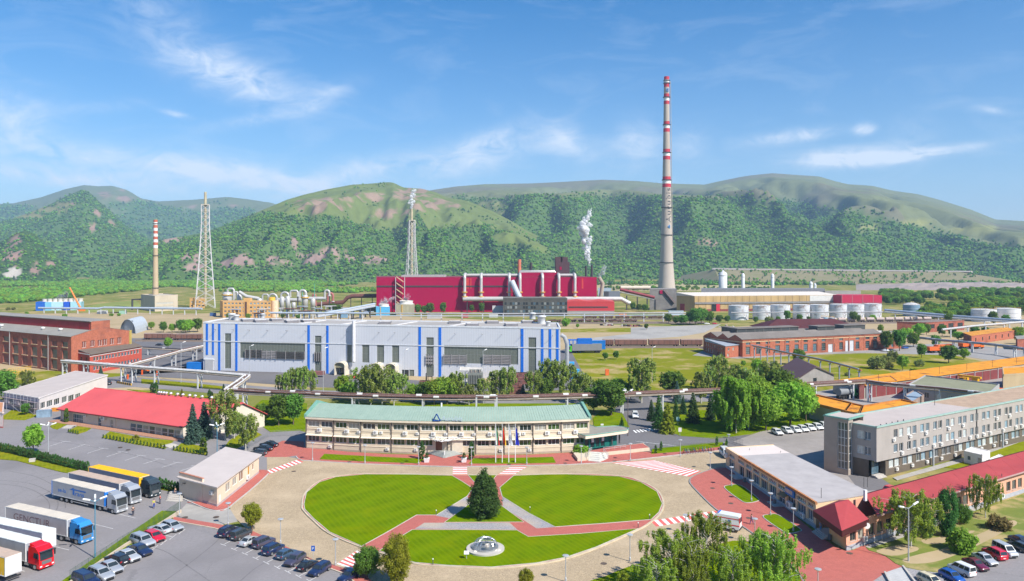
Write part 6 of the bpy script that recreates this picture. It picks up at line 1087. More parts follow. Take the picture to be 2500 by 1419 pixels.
def small_chimney():
 D0=F*HC/(757-YH);k=D0/F;p0=Vector(((366.5-CX)/F*D0,D0+12,0));root=thing('striped_chimney','slim tan chimney with red and white rings rising from a beige block','chimney',p0);k=(D0+12)/F;zy=lambda y:(755.5-y)*k;rad=lambda y:interp([(537,4.7),(620,5.6),(725,6.9),(757,7.4)],y)*k;TN=M('chimney_tan',(.46,.355,.23),.9,.15,.1,streak=.2);RD=M('brick_band',(.45,.12,.07),.8,.1);WT=M('chimney_white')
 cuts=[537,543]+[543+7.0*i for i in range(1,10)]+[612,650,705,757];
 for i in range(len(cuts)-1):ya,yb=cuts[i],cuts[i+1];mb=MB();m=TN if ya>=606 else(RD if i%2==0 else WT);mb.lathe([(rad(yb),zy(yb)),(rad(ya),zy(ya))],p0,20);mb.build('shaft',m,root,True)
 for y in(547,625,704):mb=MB();mb.lathe([(rad(y),zy(y)),(rad(y)+.7,zy(y)),(rad(y)+.7,zy(y)+.6),(rad(y),zy(y)+.6)],p0,20,False);mb.build('platform_ring',DARKS,root)
small_chimney()
def lattice(cx,yb,y_top,halfw0,halfw1,y_st,label,tiers,D=None):
 D0=D or F*HC/(yb-YH);k=D0/F;yb=YH+HC/k if D else yb;p0=Vector(((cx-CX)/F*D0,D0,0));root=thing('lattice_tower',label,'tower',p0,0,'lattice exhaust towers');H=(yb-y_top)*k;w0,w1=halfw0*k,halfw1*k;W_=M('tower_white',(.54,.53,.53),.6,.08);ST=M('stack_tan',(.42,.37,.25),.8,.25,.25)
 prof=lambda z:w1+(w0-w1)*max(0,1-z/H/.82)**1.15
 ang=R(20);cr=[(math.cos(ang+math.pi/4+i*math.pi/2),math.sin(ang+math.pi/4+i*math.pi/2))for i in range(4)];zs=[0];
 for i in range(tiers):zs.append(zs[-1]+(1-.035*i))
 zs=[z/zs[-1]*H for z in zs];pt=lambda i,z:Vector((p0.x+cr[i%4][0]*prof(z)*1.28,p0.y+cr[i%4][1]*prof(z)*1.28,z))
 for i in range(4):mb=MB();mb.path([pt(i,z)for z in zs],.46,5);mb.build('leg',W_,root)
 for j in range(tiers):
  mb=MB()
  for i in range(4):
   mb.tube(pt(i,zs[j+1]),pt(i+1,zs[j+1]),.2,n=4);mb.tube(pt(i,zs[j]),pt(i+1,zs[j+1]),.22,n=4);mb.tube(pt(i+1,zs[j]),pt(i,zs[j+1]),.22,n=4)
  mb.build('bracing',W_,root)
 mb=MB();mb.lathe([(3.0*k,2),(3.0*k,(yb-y_st)*k)],p0,16);mb.build('stack',ST,root,True)
 for j in range(2,tiers+1,2):mb=MB();mb.lathe([(3.0*k,zs[j]),(3.7*k,zs[j]),(3.7*k,zs[j]+.5),(3.0*k,zs[j]+.5)],p0,12,False);mb.build('platform',PIPEY,root)
 mb=MB();z=H;q=[pt(i,z)for i in range(4)];mb.prism(q,z,z+.6);mb.build('platform',ST,root)
lattice(501.5,752,500.5,24.8,9.8,469,'tall white lattice tower round a tan stack, left of the ochre building',13);lattice(1005,742,539,18.5,8.,510,'white lattice tower with smoking stack behind the crimson hall',10,D=890)
# ---- beige block, cooling cells, ochre office
t=thing('beige_block','windowless beige concrete block at the foot of the striped chimney','building',P(378,760));block(t,P(378,761),P(434,757),P(344,756),15.5,M('beige_concrete',(.50,.43,.33),.9,.12,.2,streak=.3),M('beige_roof',(.45,.40,.33),.9),[(2,7,21,2,8,1),(2,3,21,2,8,1)],[],fm=M('beige_concrete'),gl=[M('pale_strip',(.45,.44,.40),.7)],par=.6)
mb=MB();a,b=P(323,757),P(344,757);mb.path([a,a+Z3*11,b+Z3*11],1.1,6);mb.build('duct',DARKS,t)
ct=thing('blue_cooling_cells','row of blue and pale blue cooling cells beside the orange crane boom','cooling tower',P(87,759));A,B=P(87,759),P(198,757);u=(B-A).normalized();L=(B-A).length
for a,b,c in((0,.2,(.01,.10,.45)),(.2,.34,(.16,.42,.62)),(.34,.6,(.36,.56,.64)),(.61,.74,(.01,.08,.50)),(.76,1,(.30,.52,.62))):boxpart(ct,'cell',M('cell_%d'%int(a*100),c,.7,.1),A,u,L*a,L*b-.1,-14,0,0,8.6 if a else 9)
for k in range(8):p=A+u*(L*(k+.9)/8.7)+Vector((0,7,0));mb=MB();mb.lathe([(2.4,8.6),(2.0,10.2),(2.3,11.8)],p,12);mb.build('fan_stack',M('stack_cream',(.55,.50,.43),.8),ct,True)
cr=thing('crane_boom','long orange crane boom leaning up beside the blue cooling cells','crane',P(198,760));p,q=P(198,760),P(170,760);q.z=hgt(760,702);mb=MB();mb.path([p+Z3*2,q],[1.1,.7],5);mb.build('boom',M('crane_orange',(.75,.19,.02),.5),cr);mb=MB();mb.box((p.x,p.y,0),(7,3,3));mb.build('carriage',M('crane_orange'),cr)
OCH=M('ochre_render',(.62,.36,.13),.9,.07,.2)
def ochre():
 A,B=P(544,776),P(662,776);h=hgt(776,737);root=thing('ochre_office','four-storey ochre office with pale stair cylinder behind the white hall','building',A.copy());L=(B-A).length;W=[]
 for k in range(4):
  for i in range(13):
   if i==6:continue
   W.append((1.2+i*L/13.2,1.6+k*3.5,2.0,1.5,2,1))
 block(root,A,B,A+Vector((-8,14,0)),h,OCH,M('ochre_roof',(.45,.40,.36),.9),W,[],fm=FRW,gl=[GLS[1],GLS[0],GLB[0]],par=.5);u=(B-A).normalized()
 boxpart(root,'stair_block',OCH,A,u,L*.43,L*.56,-6,.3,0,h+3.2);boxpart(root,'stair_glass',M('stair_brown',(.12,.06,.04),.5,.2),A,u,L*.455,L*.50,.3,.42,1,h)
 mb=MB();p=P(668,775);mb.lathe([(3.4,0),(3.4,h+.8)],(p.x,p.y+3,0),20);mb.build('stair_cylinder',M('cyl_cream',(.66,.50,.34),.8),root,True);mb=MB();mb.lathe([(3.0,h+.8),(3.0,h+3.6)],(p.x-2.5,p.y+3,0),16);mb.build('roof_tank',M('tank_yellow',(.72,.42,.05),.6),root,True)
ochre()
far_block('ochre_annex','low ochre block behind the tall lattice tower',463,500,728,753,10,OCH,wins=rows_of(17,4,2,10,2,1.6,2,4,1.5),fm=FRW)
# ---- acid plant: vessels and looping ducts, each its own thing
SIL=M('plant_silver',(.47,.46,.45),.4,.14,.2,metal=.15)
for i,(x0,x1,yt,yb)in enumerate(((544,566,712,762),(578,591,716,765),(604,614,722,765),(683,694,724,768),(697,708,723,768),(738,752,720,762),(758,770,728,762),(628,640,728,768),(712,722,738,768))):
 p=P((x0+x1)/2,yb);k=p.y/F;r=(x1-x0)/2*k;H=(yb-yt)*k;t=thing('process_vessel',('squat grey process vessel with yellow rim at the left of the pipework' if i==0 else 'tall process vessel with yellow platform at the middle of the pipework' if i==5 else 'silver process vessel among the looping ducts behind the ochre office'),'vessel',p,0,'silver process vessels')
 if i in(0,5):t['label']=t['label']
 mb=MB();mb.lathe([(r*.8,0),(r*.8,4),(r,4),(r,H-r*.35),(r*.7,H-r*.1),(.1,H)],p,18);mb.build('shell',SIL,t,True)
 if i in(0,5):mb=MB();mb.lathe([(r,H*.82),(r+1.2,H*.82),(r+1.2,H*.82+.9),(r,H*.82+.9)],p,18,False);mb.build('platform',PIPEY,t)
 mb=MB();mb.lathe([(r*1.02,H*.3),(r*1.05,H*.3+.5)],p,14);mb.build('band',STEEL,t)
def loop(x0,x1,yt,y0,y1,yb,r,mat,label,flat=False,grp='looping gas ducts'):
 D=F*HC/(yb-YH);k=D/F;X=lambda x:(x-CX)*k;Z_=lambda y:(yb-y)*k;t=thing('gas_duct',label,'duct',Vector((X(x0),D,0)),0,grp);rr=(x1-x0)/2;ym=yt+(rr if not flat else 3);pts=[Vector((X(x0),D,Z_(y0)))]
 if flat:pts+=[Vector((X(x0),D,Z_(yt+3))),Vector((X(x0+2.5),D,Z_(yt))),Vector((X(x1-2.5),D,Z_(yt))),Vector((X(x1),D,Z_(yt+3)))]
 else:pts+=[Vector((X(x0+rr-rr*math.cos(R(a))),D,Z_(ym-rr*math.sin(R(a)))))for a in range(0,181,22)]
 pts.append(Vector((X(x1),D,Z_(y1))));mb=MB();mb.path(pts,r*k,9);mb.build('pipe',mat,t,True);mb=MB();mb.lathe([(r*k*1.3,0),(r*k*1.3,.8)],pts[-1]-Z3*.4,9);mb.build('flange',STEEL,t)
 if y1<yb-3:mb=MB();mb.box((pts[-1].x,D,0),(1,1,max(.5,Z_(y1))));mb.build('support',DARKS,t)
 return t
loop(556,571,705,714,735,764,2.6,SIL,'flat-topped silver duct loop at the left end of the pipework',True,None);loop(573,580,713,730,718,764,2.4,SIL,'narrow silver duct loop next to the grey vessel');loop(686,705,714,724,724,766,2.8,SIL,'round silver duct loop joining two small vessels');loop(709,727,710,726,723,766,2.5,SIL,'flat silver duct loop right of the two small vessels',True,None);loop(731,747,709,728,722,762,3.2,SIL,'big round silver duct loop over the tall process vessel');loop(793,804,709,728,722,760,2.8,SIL,'silver duct loop next to the rust-red one');loop(800,813,716,736,736,758,3.,M('rust_red_duct',(.36,.13,.11),.7,.25),'rust-red duct loop at the right of the pipework',False,None);loop(764,770,720,745,748,758,3.,M('rust_red_duct'),'rust-red upright duct left of the silver loop',False,None);loop(656,676,718,732,734,768,2.6,SIL,'silver duct loop behind the ochre office stair');loop(641,655,719,735,735,768,2.,SIL,'small flat silver duct behind the ochre office',True)
def run(name,label,pts,r,mat,posts=0,cat='pipe',grp=None,pm=None,n=8,flat=0): # pipe through (px, py, ground y) places
 W_=[]
 for x,y,yb in pts:D=F*HC/(yb-YH);W_.append(PD(x,y,D))
 t=thing(name,label,cat,Vector((W_[0].x,W_[0].y,0)),0,grp);mb=MB();mb.path(W_,r,n);mb.build('pipe',mat,t,True)
 if posts:
  Ls=[(W_[i+1]-W_[i]).length for i in range(len(W_)-1)];T=sum(Ls)
  for k in range(posts):
   s=T*(k+.5)/posts;i=0
   while s>Ls[i]and i<len(Ls)-1:s-=Ls[i];i+=1
   p=W_[i].lerp(W_[i+1],s/Ls[i]);mb=MB();mb.box((p.x,p.y,0),(.7,.7,max(.3,p.z-r*.5)));mb.build('post',pm or STEEL,t)
 return t
run('gas_duct','long sloping silver duct falling to the right above the ochre office',[(584,713,766),(602,724,766),(630,729,766),(640,736,766)],1.7,SIL);run('pipe_line','horizontal silver duct leading to the tall process vessel',[(676,740,764),(676,730,764),(682,733,764),(735,733,764)],2.,SIL,4);run('pipe_line','thick rusty pipe joining the pipework to the crimson hall',[(770,744,752),(800,741,752),(838,738,752),(848,727,752),(860,723,752),(922,722.5,752)],2.2,RUSTP,6,pm=DARKS);run('pipe_line','horizontal silver pipe right of the tall process vessel',[(752,729,760),(796,729,760)],1.8,SIL,2)
for j,(dy,r,m)in enumerate(((0,.9,M('blue_grey_pipe',(.36,.42,.50),.4)),(3,.7,STEEL),(6,.7,M('blue_grey_pipe')))):run('pipe_line',('upper','middle','lower')[j]+' pale pipe of the bundle climbing towards the crimson hall',[(775,768+dy,790),(840,756+dy,785),(915,742+dy,775)],r,m,5 if j==2 else 0,pm=DARKS)
run('pipe_line','long pale blue pipe line crossing the plain in front of the beige block',[(94,752,765),(240,753.5,767),(255,751,767),(390,753,768),(493,754,770)],1.0,M('blue_grey_pipe'),14);run('pipe_line','pale pipe line behind the white hall roof, left part',[(660,764,790),(900,765,792)],.8,M('blue_grey_pipe'),8);run('pipe_line','long pipe rack crossing the railway yard in front of the crimson hall',[(905,765,788),(1240,766,790),(1690,764,785)],.5,M('rack_grey',(.36,.36,.37),.5),16);run('pipe_line','lower pipe of the rack crossing the railway yard',[(905,771,788.5),(1240,772,790.5),(1690,769,785.5)],.38,M('blue_grey_pipe'))
run('pipe_line','thick blue-silver pipe line passing the blue storage tank',[(2160,757,780),(2250,765,786),(2330,772,792),(2500,784,805),(2560,788,810)],1.0,M('blue_grey_pipe'),7);run('pipe_line','second silver pipe below the thick blue-silver one',[(2160,762,781),(2330,777,793),(2560,793,811)],.6,STEEL);run('pipe_line','silver pipe line rising to the right edge above the brick shed',[(2300,805,826),(2380,796,822),(2500,786,818),(2560,782,816)],.75,SIL,6)
run('pipe_line','thin pipe along the fronts of the eight storage tanks',[(1785,763.5,783),(2160,762,780)],.5,M('grey_pipe',(.30,.30,.32),.5),0)
for i,x in enumerate((768,738)):t=thing('green_mast','thin green lattice mast above the pipework, the %s one'%('right-hand' if i==0 else 'shorter left-hand'),'mast',P(x,760));p=P(x,760);mb=MB();hh=hgt(760,693 if i==0 else 700);mb.tube(p,p+Z3*hh,.8,.15,n=4);mb.build('mast',M('mast_green',(.10,.38,.28),.6),t)
for j in range(26): # small plant sheds, tanks and frames on the ground of the pipework
 x=560+j*13.5;y=770+(j*7%9);p=P(x,y);t=thing('plant_frame','small steel pipe frame on the ground of the pipework area','frame',p,0,'ground-level plant frames');w=3+(j*5%4);hh=4+(j*3%5)
 for a,b in((-1,-1),(1,-1),(1,1),(-1,1)):mb=MB();mb.box((p.x+a*w/2,p.y+b*1.5,0),(.45,.45,hh));mb.build('post',(STEEL,DARKS,M('blue_steel',(.06,.14,.25),.6))[j%3],t)
 for z in(hh*.55,hh):mb=MB();mb.box((p.x,p.y,z),(w+.5,3.4,.35));mb.build('deck',(STEEL,RUSTP,DARKS)[j%3],t)
 mb=MB();mb.tube((p.x-w,p.y,hh+.8),(p.x+w*1.4,p.y,hh+.8),.45,n=6);mb.build('pipe',(PIPE,M('blue_grey_pipe'),RUSTP)[j%3],t)
 # ---- tan hall, magenta block, silos, tanks
def tan_hall():
 A,B,C_=P(1696,761),P(2045,757),P(1652,759);h=15.6;root=thing('tan_hall','long stained tan rolling hall with pale roof behind the storage tanks','building',A.copy());TN=M('stained_tan',(.45,.31,.145),.9,.22,.12,streak=.25);L=(B-A).length;u=(B-A).normalized()
 E=block(root,A,B,C_,h,TN,M('cream_roof',(.60,.54,.48),.8,.05),[],[],par=.0,over=.4,slope=3.)
 boxpart(root,'pipe_gallery',M('gallery_grey',(.22,.21,.21),.7,.3,.5),A,u,0,L,.02,.8,7.6,9.4);boxpart(root,'white_panels',M('white_panels',(.60,.59,.58),.7),A,u,L*.80,L,.02,.25,9.6,h-.3);boxpart(root,'base_band',M('maroon_band',(.22,.05,.045),.8),A,u,0,L,.02,.3,0,2.2);boxpart(root,'gate_dark_inside',GLS[0],A,u,L*.115,L*.145,.3,.5,0,7);boxpart(root,'red_gate',M('gate_red',(.50,.02,.05),.6),A,u,L*.145,L*.170,.3,.7,0,7.4)  # solid dark panel stands for the unlit inside of the open gate
 for k in range(16):boxpart(root,'cladding_joint',M('joint_brown',(.16,.10,.06),.9),A,u,L*(k+.5)/20,L*(k+.5)/20+.25,.0,.12,2.3,h-.2)
 v=(A-C_).normalized();boxpart(root,'end_panel',M('red_panel',(.30,.04,.04),.7),C_,v,4,9,.02,.3,0,7.5)
tan_hall()
t,A,B,h=far_block('magenta_block','bright magenta cladded block at the right end of the tan hall',2055,2153,721,759,22,M('magenta',(.50,.02,.07),.6,.06),M('magenta_roof',(.52,.04,.09),.6),skew=-16);u=(B-A).normalized();boxpart(t,'grey_base',M('grey_base'),A,u,0,(B-A).length,0,.2,0,7.5)
for k in range(4):boxpart(t,'joint',M('joint_pale',(.45,.25,.27),.7),A,u,k*10.7,k*10.7+.35,0,.2,7.6,h)
far_block('grey_long_shed','long low grey shed roof behind the tan hall',1712,2014,705,752,20,M('long_grey',(.22,.22,.24),.8));far_block('concrete_shed','pale concrete shed behind the magenta block',2010,2102,711,752,12,M('shed_concrete',(.36,.34,.31),.9,.15,.3,streak=.3))
for x,w,yt,tip,lab in((1765,20,667,659,'wide white silo with a pointed top behind the tan hall'),(1814,8,671,667,'slim white silo, the left-hand of two matching ones'),(1886,8,672,668,'slim white silo, the right-hand of two matching ones'),(1980,8,691,689,'short white silo at the right end of the grey sheds'),(1990,6,695,694,'smallest white silo beside the short one')):
 p=P(x,735);k=p.y/F;H=(735-yt)*k;t=thing('silo',lab,'silo',p);mb=MB();mb.lathe([(w/2*k,0),(w/2*k,H),(w/2*k*.3,H+2),(.3,(735-tip)*k)],p,16);mb.build('shell',M('silo_white',(.60,.61,.63),.6,.08),t,True);mb=MB();mb.lathe([(w/2*k*1.05,H*.9),(w/2*k*1.05,H*.9+1)],p,16,False);mb.build('band',STEEL,t)
def tank(x0,x1,yt,yb,label,col,grp=None,rim=None,dome=False):
 p=P((x0+x1)/2,yb);k=p.y/F;r=(x1-x0)/2*k;p=p+Vector((0,r,0));k2=p.y/F;H=(yb-yt)*k;t=thing('storage_tank',label,'tank',p,0,grp);mb=MB();mb.lathe([(r,0),(r,H)],p,36);mb.build('shell',col,t,True)
 mb=MB();mb.lathe([(r+.1,H),(r*.5,H+(r*.22 if dome else.5)),(.1,H+(r*.28 if dome else.7))],p,36);mb.build('tank_roof',M('tank_roof',(.52,.51,.50),.7,.15,.3),t,True)
 mb=MB()
 for z in(H*.33,H*.66):mb.lathe([(r,z),(r+.12,z),(r+.12,z+.25),(r,z+.25)],p,36,False)
 mb.build('weld_band',M('tank_band',(.50,.51,.54),.6),t)
 mb=MB();mb.lathe([(r-.1,H+.9),(r,H+.9),(r,H+1.05),(r-.1,H+1.05)],p,24,False)
 for k in range(16):a=6.283*k/16;mb.box((p.x+(r-.1)*math.cos(a),p.y+(r-.1)*math.sin(a),H),(.1,.1,1.))
 mb.build('guard_rail',rim or M('rail_brown',(.30,.22,.19),.8),t)
 a=R(-70);mb=MB()
 for k in range(9):a2=a+k*.09;mb.box((p.x+(r+.5)*math.cos(a2),p.y+(r+.5)*math.sin(a2),H*k/9),(.9,.9,.18),a2)
 mb.build('stair',STEEL,t)
TW=M('tank_white',(.56,.575,.61),.6,.1,.25,kind='rust',freq=.18);ORD=['leftmost','second from the left','third from the left','fourth from the left','fifth from the left','sixth from the left','seventh from the left','rightmost']
for i,(x0,x1,yt,yb)in enumerate(((1786,1834,747,782),(1845,1887,747,781),(1890,1936,746,780.5),(1944,1984,745.5,780),(1986,2031,745,780),(2035,2075,744,778),(2075,2118,744,777),(2119,2160,743,776))):tank(x0,x1,yt,yb,'white weathered storage tank, '+ORD[i]+' of the row of eight',TW,'row of white storage tanks')
tank(2216,2254,745,773,'blue-grey domed storage tank beside the dense wood',M('tank_blue',(.17,.27,.36),.6,.08),dome=True);tank(2391,2446,757,787,'white squat tank with yellow rail, left of two at the right edge',M('tank_clean',(.66,.66,.67),.6,.04),rim=PIPEY);tank(2450,2506,755,786,'white squat tank with yellow rail at the right edge',M('tank_clean'),rim=PIPEY)
tank(2008,2023,775,788,'small blue tank with yellow rail in front of the white tank row',M('tank_small_blue',(.22,.38,.48),.6),rim=PIPEY);tank(2026,2039,776,788,'small grey-blue tank right of the other small one',M('tank_small_grey',(.30,.38,.43),.6),rim=PIPEY)
def cooler(x0,x1,yt,yb,col,label):
 A,B=P(x0,yb),P(x1,yb);t=thing('cooling_tower',label,'cooling tower',A.copy());h=hgt(yb,yt)*.74;u=(B-A).normalized();L=(B-A).length;block(t,A,B,A+Vector((-2,L*.8,0)),h,col,M('cooler_top',(.55,.53,.50),.8),[],[],par=.4);p=A+u*L/2+Vector((0,L*.4,0));mb=MB();mb.lathe([(L*.40,h),(L*.34,h*1.15),(L*.38,h*1.35)],p,24,False);mb.build('fan_ring',M('fan_ring',(.64,.62,.58),.7),t,True);boxpart(t,'ladder',PIPEY,A,u,L*.3,L*.34,.1,.5,0,h)
cooler(918,952,743,770,M('cooler_blue',(.10,.40,.66),.7,.1),'small blue steaming cooling tower at the left foot of the crimson hall');cooler(967,1012,735,770,M('cooler_olive',(.36,.33,.23),.8,.2,.3,streak=.3),'olive grey cooling tower with round white fan ring')
# ---- tailings dam and spoil on the plain
dm=MB();q0=[PD(1745,693,1750),PD(2350,693,1720),PD(2520,693,1720)];a=[Vector((q0[0].x,1700,0)),Vector((q0[2].x,1700,0)),Vector((q0[2].x+200,2300,0)),Vector((q0[0].x,2300,0))];tp=[PD(1745,658,1950),PD(2340,664,1950),PD(2370,666,2300),PD(1745,657,2300)]
dm.hexa(a,tp);o=dm.build('terrain_dam',M('dam_grass',(.19,.19,.07),.95,.25,.02,col2=(.26,.21,.12)));o['kind']='structure'
cp=MB();cp.prism([(tp[0].x-8,1944),(tp[1].x+30,1944),(tp[2].x,2290),(tp[3].x,2290)],[tp[0].z-.2,tp[1].z-.2,tp[2].z-1,tp[3].z-1],[tp[0].z+3.4,tp[1].z+2.6,tp[2].z+3,tp[3].z+3]);o=cp.build('terrain_dam_crest',M('dam_crest',(.46,.41,.40),.95,.08));o['kind']='structure'
r=random.Random(9);scatter('scrub_dam',[tuple(Vector(a[0]).lerp(a[1],x).lerp(tp[0].lerp(tp[1],x),y))for x,y in((r.random(),r.random()*.95)for _ in range(520))if fb(x*9,y*3,3)>-.15],FAR,.35,.85,'scattered bushes on the grassy slope of the dam','scrub')
sp=[];
for i in range(41):
 px=2090+i*16;
 for j in range(7):sp.append(PD(px,0,1350+j*60))
V=[(p.x,p.y,max(0,9*math.sin(math.pi*(k%7)/6)*(.55+.9*abs(fb(p.x,p.y,4,1/70.)))*min(1,(k//7)/8)))for k,p in enumerate(sp)]
me=bpy.data.meshes.new('spoil');me.from_pydata(V,[],[(i*7+j,(i+1)*7+j,(i+1)*7+j+1,i*7+j+1)for i in range(40)for j in range(6)]);me.update();o=link('terrain_spoil',me,M('spoil_earth',(.40,.31,.25),.95,.3,.02,col2=(.22,.19,.19)));o['kind']='structure'
scatter('wood_right',belt(2150,2700,lambda x:770,lambda x:714+(x-2150)*.004,900,21,.22,1/90.),LEAFY,.8,1.25,'dense dark green wood behind the blue storage tank');scatter('wood_tanks',belt(2240,2400,784,768,90,23),LEAFY,.7,1.05,'leafy thicket between the blue tank and the white squat tanks');scatter('wood_field',belt(1470,1880,712,705,130,24),LEAFY,.55,.9,'row of trees along the tan field behind the chimney foot')
# ---------------------------------------------------------------- vehicles
TYRE=M('tyre',(.022,.022,.023),.9,.2);RIM=M('rim_alloy',(.42,.43,.44),.35,.1,metal=.6);CGL=GL('car_glass',(.025,.035,.042),.04);LAMP=M('headlamp',(.75,.76,.78),.15,.05);TAIL=M('tail_lamp',(.45,.01,.012),.25,.1);PLATE=M('number_plate',(.72,.72,.70),.5);TRIM=M('black_trim',(.03,.03,.032),.6)
def paint(name,col,metal=.0):return M('paint_'+name,col,.28,.03,.5,metal=metal,spec=.5,coat=.6)
PAINT={'silver':paint('silver',(.42,.44,.47),.3),'silver2':paint('silver_pale',(.52,.53,.54),.3),'navy':paint('navy',(.012,.022,.07)),'black':paint('black',(.012,.012,.016)),'red':paint('red',(.55,.008,.03)),'white':paint('white',(.72,.72,.71)),'teal':paint('blue_grey',(.05,.09,.15),.2),'dgrey':paint('dark_grey',(.05,.055,.062),.2),'purple':paint('purple_grey',(.075,.07,.11),.3),'blue':paint('blue',(.015,.08,.33)),'maroon':paint('maroon',(.13,.01,.035)),'cream':paint('cream',(.62,.55,.40)),'indigo':paint('indigo',(.02,.02,.055),.2)}
# outline of each body kind: length, width, height, bonnet height, belt height, tail height; cabin bottom x0..x1 and roof x0..x1 as fractions from the front
KIND={'sedan':(4.55,1.78,1.45,.84,.96,1.0,.27,.86,.43,.70),'hatch':(4.2,1.76,1.48,.86,.97,1.02,.25,.985,.42,.86),'wagon':(4.6,1.78,1.5,.86,.97,1.02,.26,.99,.42,.92),'suv':(4.6,1.86,1.74,1.02,1.13,1.15,.25,.99,.37,.93),'boxy':(4.6,1.86,1.80,1.08,1.16,1.16,.30,.995,.37,.985),'coupe':(4.4,1.76,1.34,.80,.90,.95,.30,.93,.48,.72),'van':(4.5,1.82,1.85,1.05,1.1,1.1,.16,.995,.33,.98),'pickup':(4.9,1.85,1.75,1.05,1.1,1.1,.27,.66,.38,.62)}
_cm={}
def car_meshes(kind):
 if kind in _cm:return _cm[kind]
 L,W_,H,hb,bz,tz,c0,c1,r0,r1=KIND[kind];hw=W_/2;out={}
 X=lambda f:L/2-f*L # front is +x
 body=MB();st=[(0.0,.42,.60,.78),(.012,.30,hb-.16,.90),(.06,.24,hb-.06,.97),(.14,.22,hb-.01,1.),(c0,.22,bz-.03,1.),((c0+r0)/2,.22,bz,1.),(.5,.22,bz,1.),(c1-.06,.22,bz+.01,1.),(.93,.24,tz-.02,.98),(.985,.30,tz-.10,.93),(1.,.42,tz-.3,.84)]
 st.sort(key=lambda s:s[0]);rings=[]
 for f,zb,zh,k in st:
  w=hw*k;x=X(f);mid=zb+(zh-zb)*.55;rings.append([(x,-w*.90,zb),(x,-w,zb+.13),(x,-w,mid),(x,-w*.955,zh-.05),(x,-w*.88,zh),(x,-w*.4,zh+.025),(x,w*.4,zh+.025),(x,w*.88,zh),(x,w*.955,zh-.05),(x,w,mid),(x,w,zb+.13),(x,w*.90,zb)])
 n=12;V=[p for r in rings for p in r];body.add(V,[(j*n+i,(j+1)*n+i,(j+1)*n+(i+1)%n,j*n+(i+1)%n)for j in range(len(rings)-1)for i in range(n)]);body.add(rings[0],[tuple(range(n))]);body.add(rings[-1],[tuple(range(n))[::-1]])
 b=[(X(c0),hw*.90),(X(c1),hw*.88)];t=[(X(r0),hw*.74),(X(r1),hw*.72)];zb,zt=bz-.02,H-.03
 B4=[Vector((b[0][0],-b[0][1],zb)),Vector((b[1][0],-b[1][1],zb)),Vector((b[1][0],b[1][1],zb)),Vector((b[0][0],b[0][1],zb))];T4=[Vector((t[0][0],-t[0][1],zt)),Vector((t[1][0],-t[1][1],zt)),Vector((t[1][0],t[1][1],zt)),Vector((t[0][0],t[0][1],zt))]
 cab=MB();cab.add(B4+T4,[(0,1,5,4),(1,2,6,5),(2,3,7,6),(3,0,4,7)][::1]);m=.04
 ro=MB();tp=[p+Vector((0,0,0))for p in T4];ctr=sum(tp,Vector())/4;in_=[ctr+(p-ctr)*.9+Vector((0,0,.045))for p in tp];ro.add(tp+in_,[(0,1,5,4),(1,2,6,5),(2,3,7,6),(3,0,4,7),(4,5,6,7)])
 if kind in('boxy','suv','wagon'):
  for s in(-1,1):ro.tube((t[0][0]-.2,s*t[0][1]*.9,zt+.07),(t[1][0]+.1,s*t[1][1]*.9,zt+.07),.03,n=5)
 def pane(a,b_,c,d,u0=.06,u1=.94,v0=.10,v1=.90,out_=.012):
  q=MB();f=lambda u,v:a.lerp(b_,u).lerp(d.lerp(c,u),v);pts=[f(u0,v0),f(u1,v0),f(u1,v1),f(u0,v1)];nn=(pts[1]-pts[0]).cross(pts[3]-pts[0]).normalized();flip=nn.dot(sum(pts,Vector())/4-(sum(B4,Vector())+sum(T4,Vector()))/8)<0;nn=nn*(-out_ if flip else out_);pts=[p+nn for p in pts];q.quad(*(pts[::-1]if flip else pts));return q
 S={}
 S['windscreen']=[pane(B4[3],B4[0],T4[0],T4[3])];S['rear_window']=[pane(B4[1],B4[2],T4[2],T4[1])]
 sp=[(.05,.36),(.39,.66),(.69,.95)]if kind in('wagon','suv','boxy','van')else[(.06,.48),(.52,.92)]
 S['side_window']=[pane(B4[0],B4[1],T4[1],T4[0],a,c)for a,c in sp]+[pane(B4[2],B4[3],T4[3],T4[2],1-c,1-a)for a,c in sp]
 wr=.31 if kind not in('suv','boxy','pickup')else.37
 wheel=MB();wheel.lathe([(wr*.6,-.10),(wr,-.09),(wr,.09),(wr*.6,.10)],(0,0,0),18);rim=MB();rim.lathe([(wr*.62,-.112),(wr*.1,-.10),(wr*.1,.10),(wr*.62,.112)],(0,0,0),12)
 for q in(wheel,rim):q.v=[(p[0],p[2],p[1])for p in q.v]
 hl=MB();tl=MB();pl=MB();tr=MB();hl.box((X(.015)-.06,0,hb-.33),(.12,.34,.16));tl.box((X(.99)+.02,0,tz-.36),(.1,.26,.22))
 pl.box((X(1.)-.0,0,.55),(.03,.5,.12));pl.box((X(0.)+.0,0,.42),(.03,.5,.12));tr.box((X(.003),0,.32),(.06,W_*.62,.26));tr.box((X(.5),0,.2),(L*.7,W_*.9,.08))
 for s in(-1,1):tr.box((X((c0+r0)/2)-.1,s*(hw+.06),bz-.02),(.12,.18,.12))
 def me(mb,nm,sm=True):
  q=bpy.data.meshes.new(nm);q.from_pydata(mb.v,[],mb.f);q.update()
  if sm:q.polygons.foreach_set('use_smooth',[len(p.vertices)==4 for p in q.polygons])
  return q
 out=dict(body=me(body,'body'),cabin=me(cab,'cabin',False),roof=me(ro,'roof',False),wheel=me(wheel,'wheel'),rim=me(rim,'rim'),hl=me(hl,'headlight',False),tl=me(tl,'tail_light',False),pl=me(pl,'plate',False),tr=me(tr,'trim',False),glass=[(k,me(p,k,False))for k,v in S.items()for p in v],wr=wr,L=L,hw=hw)
 _cm[kind]=out;return out
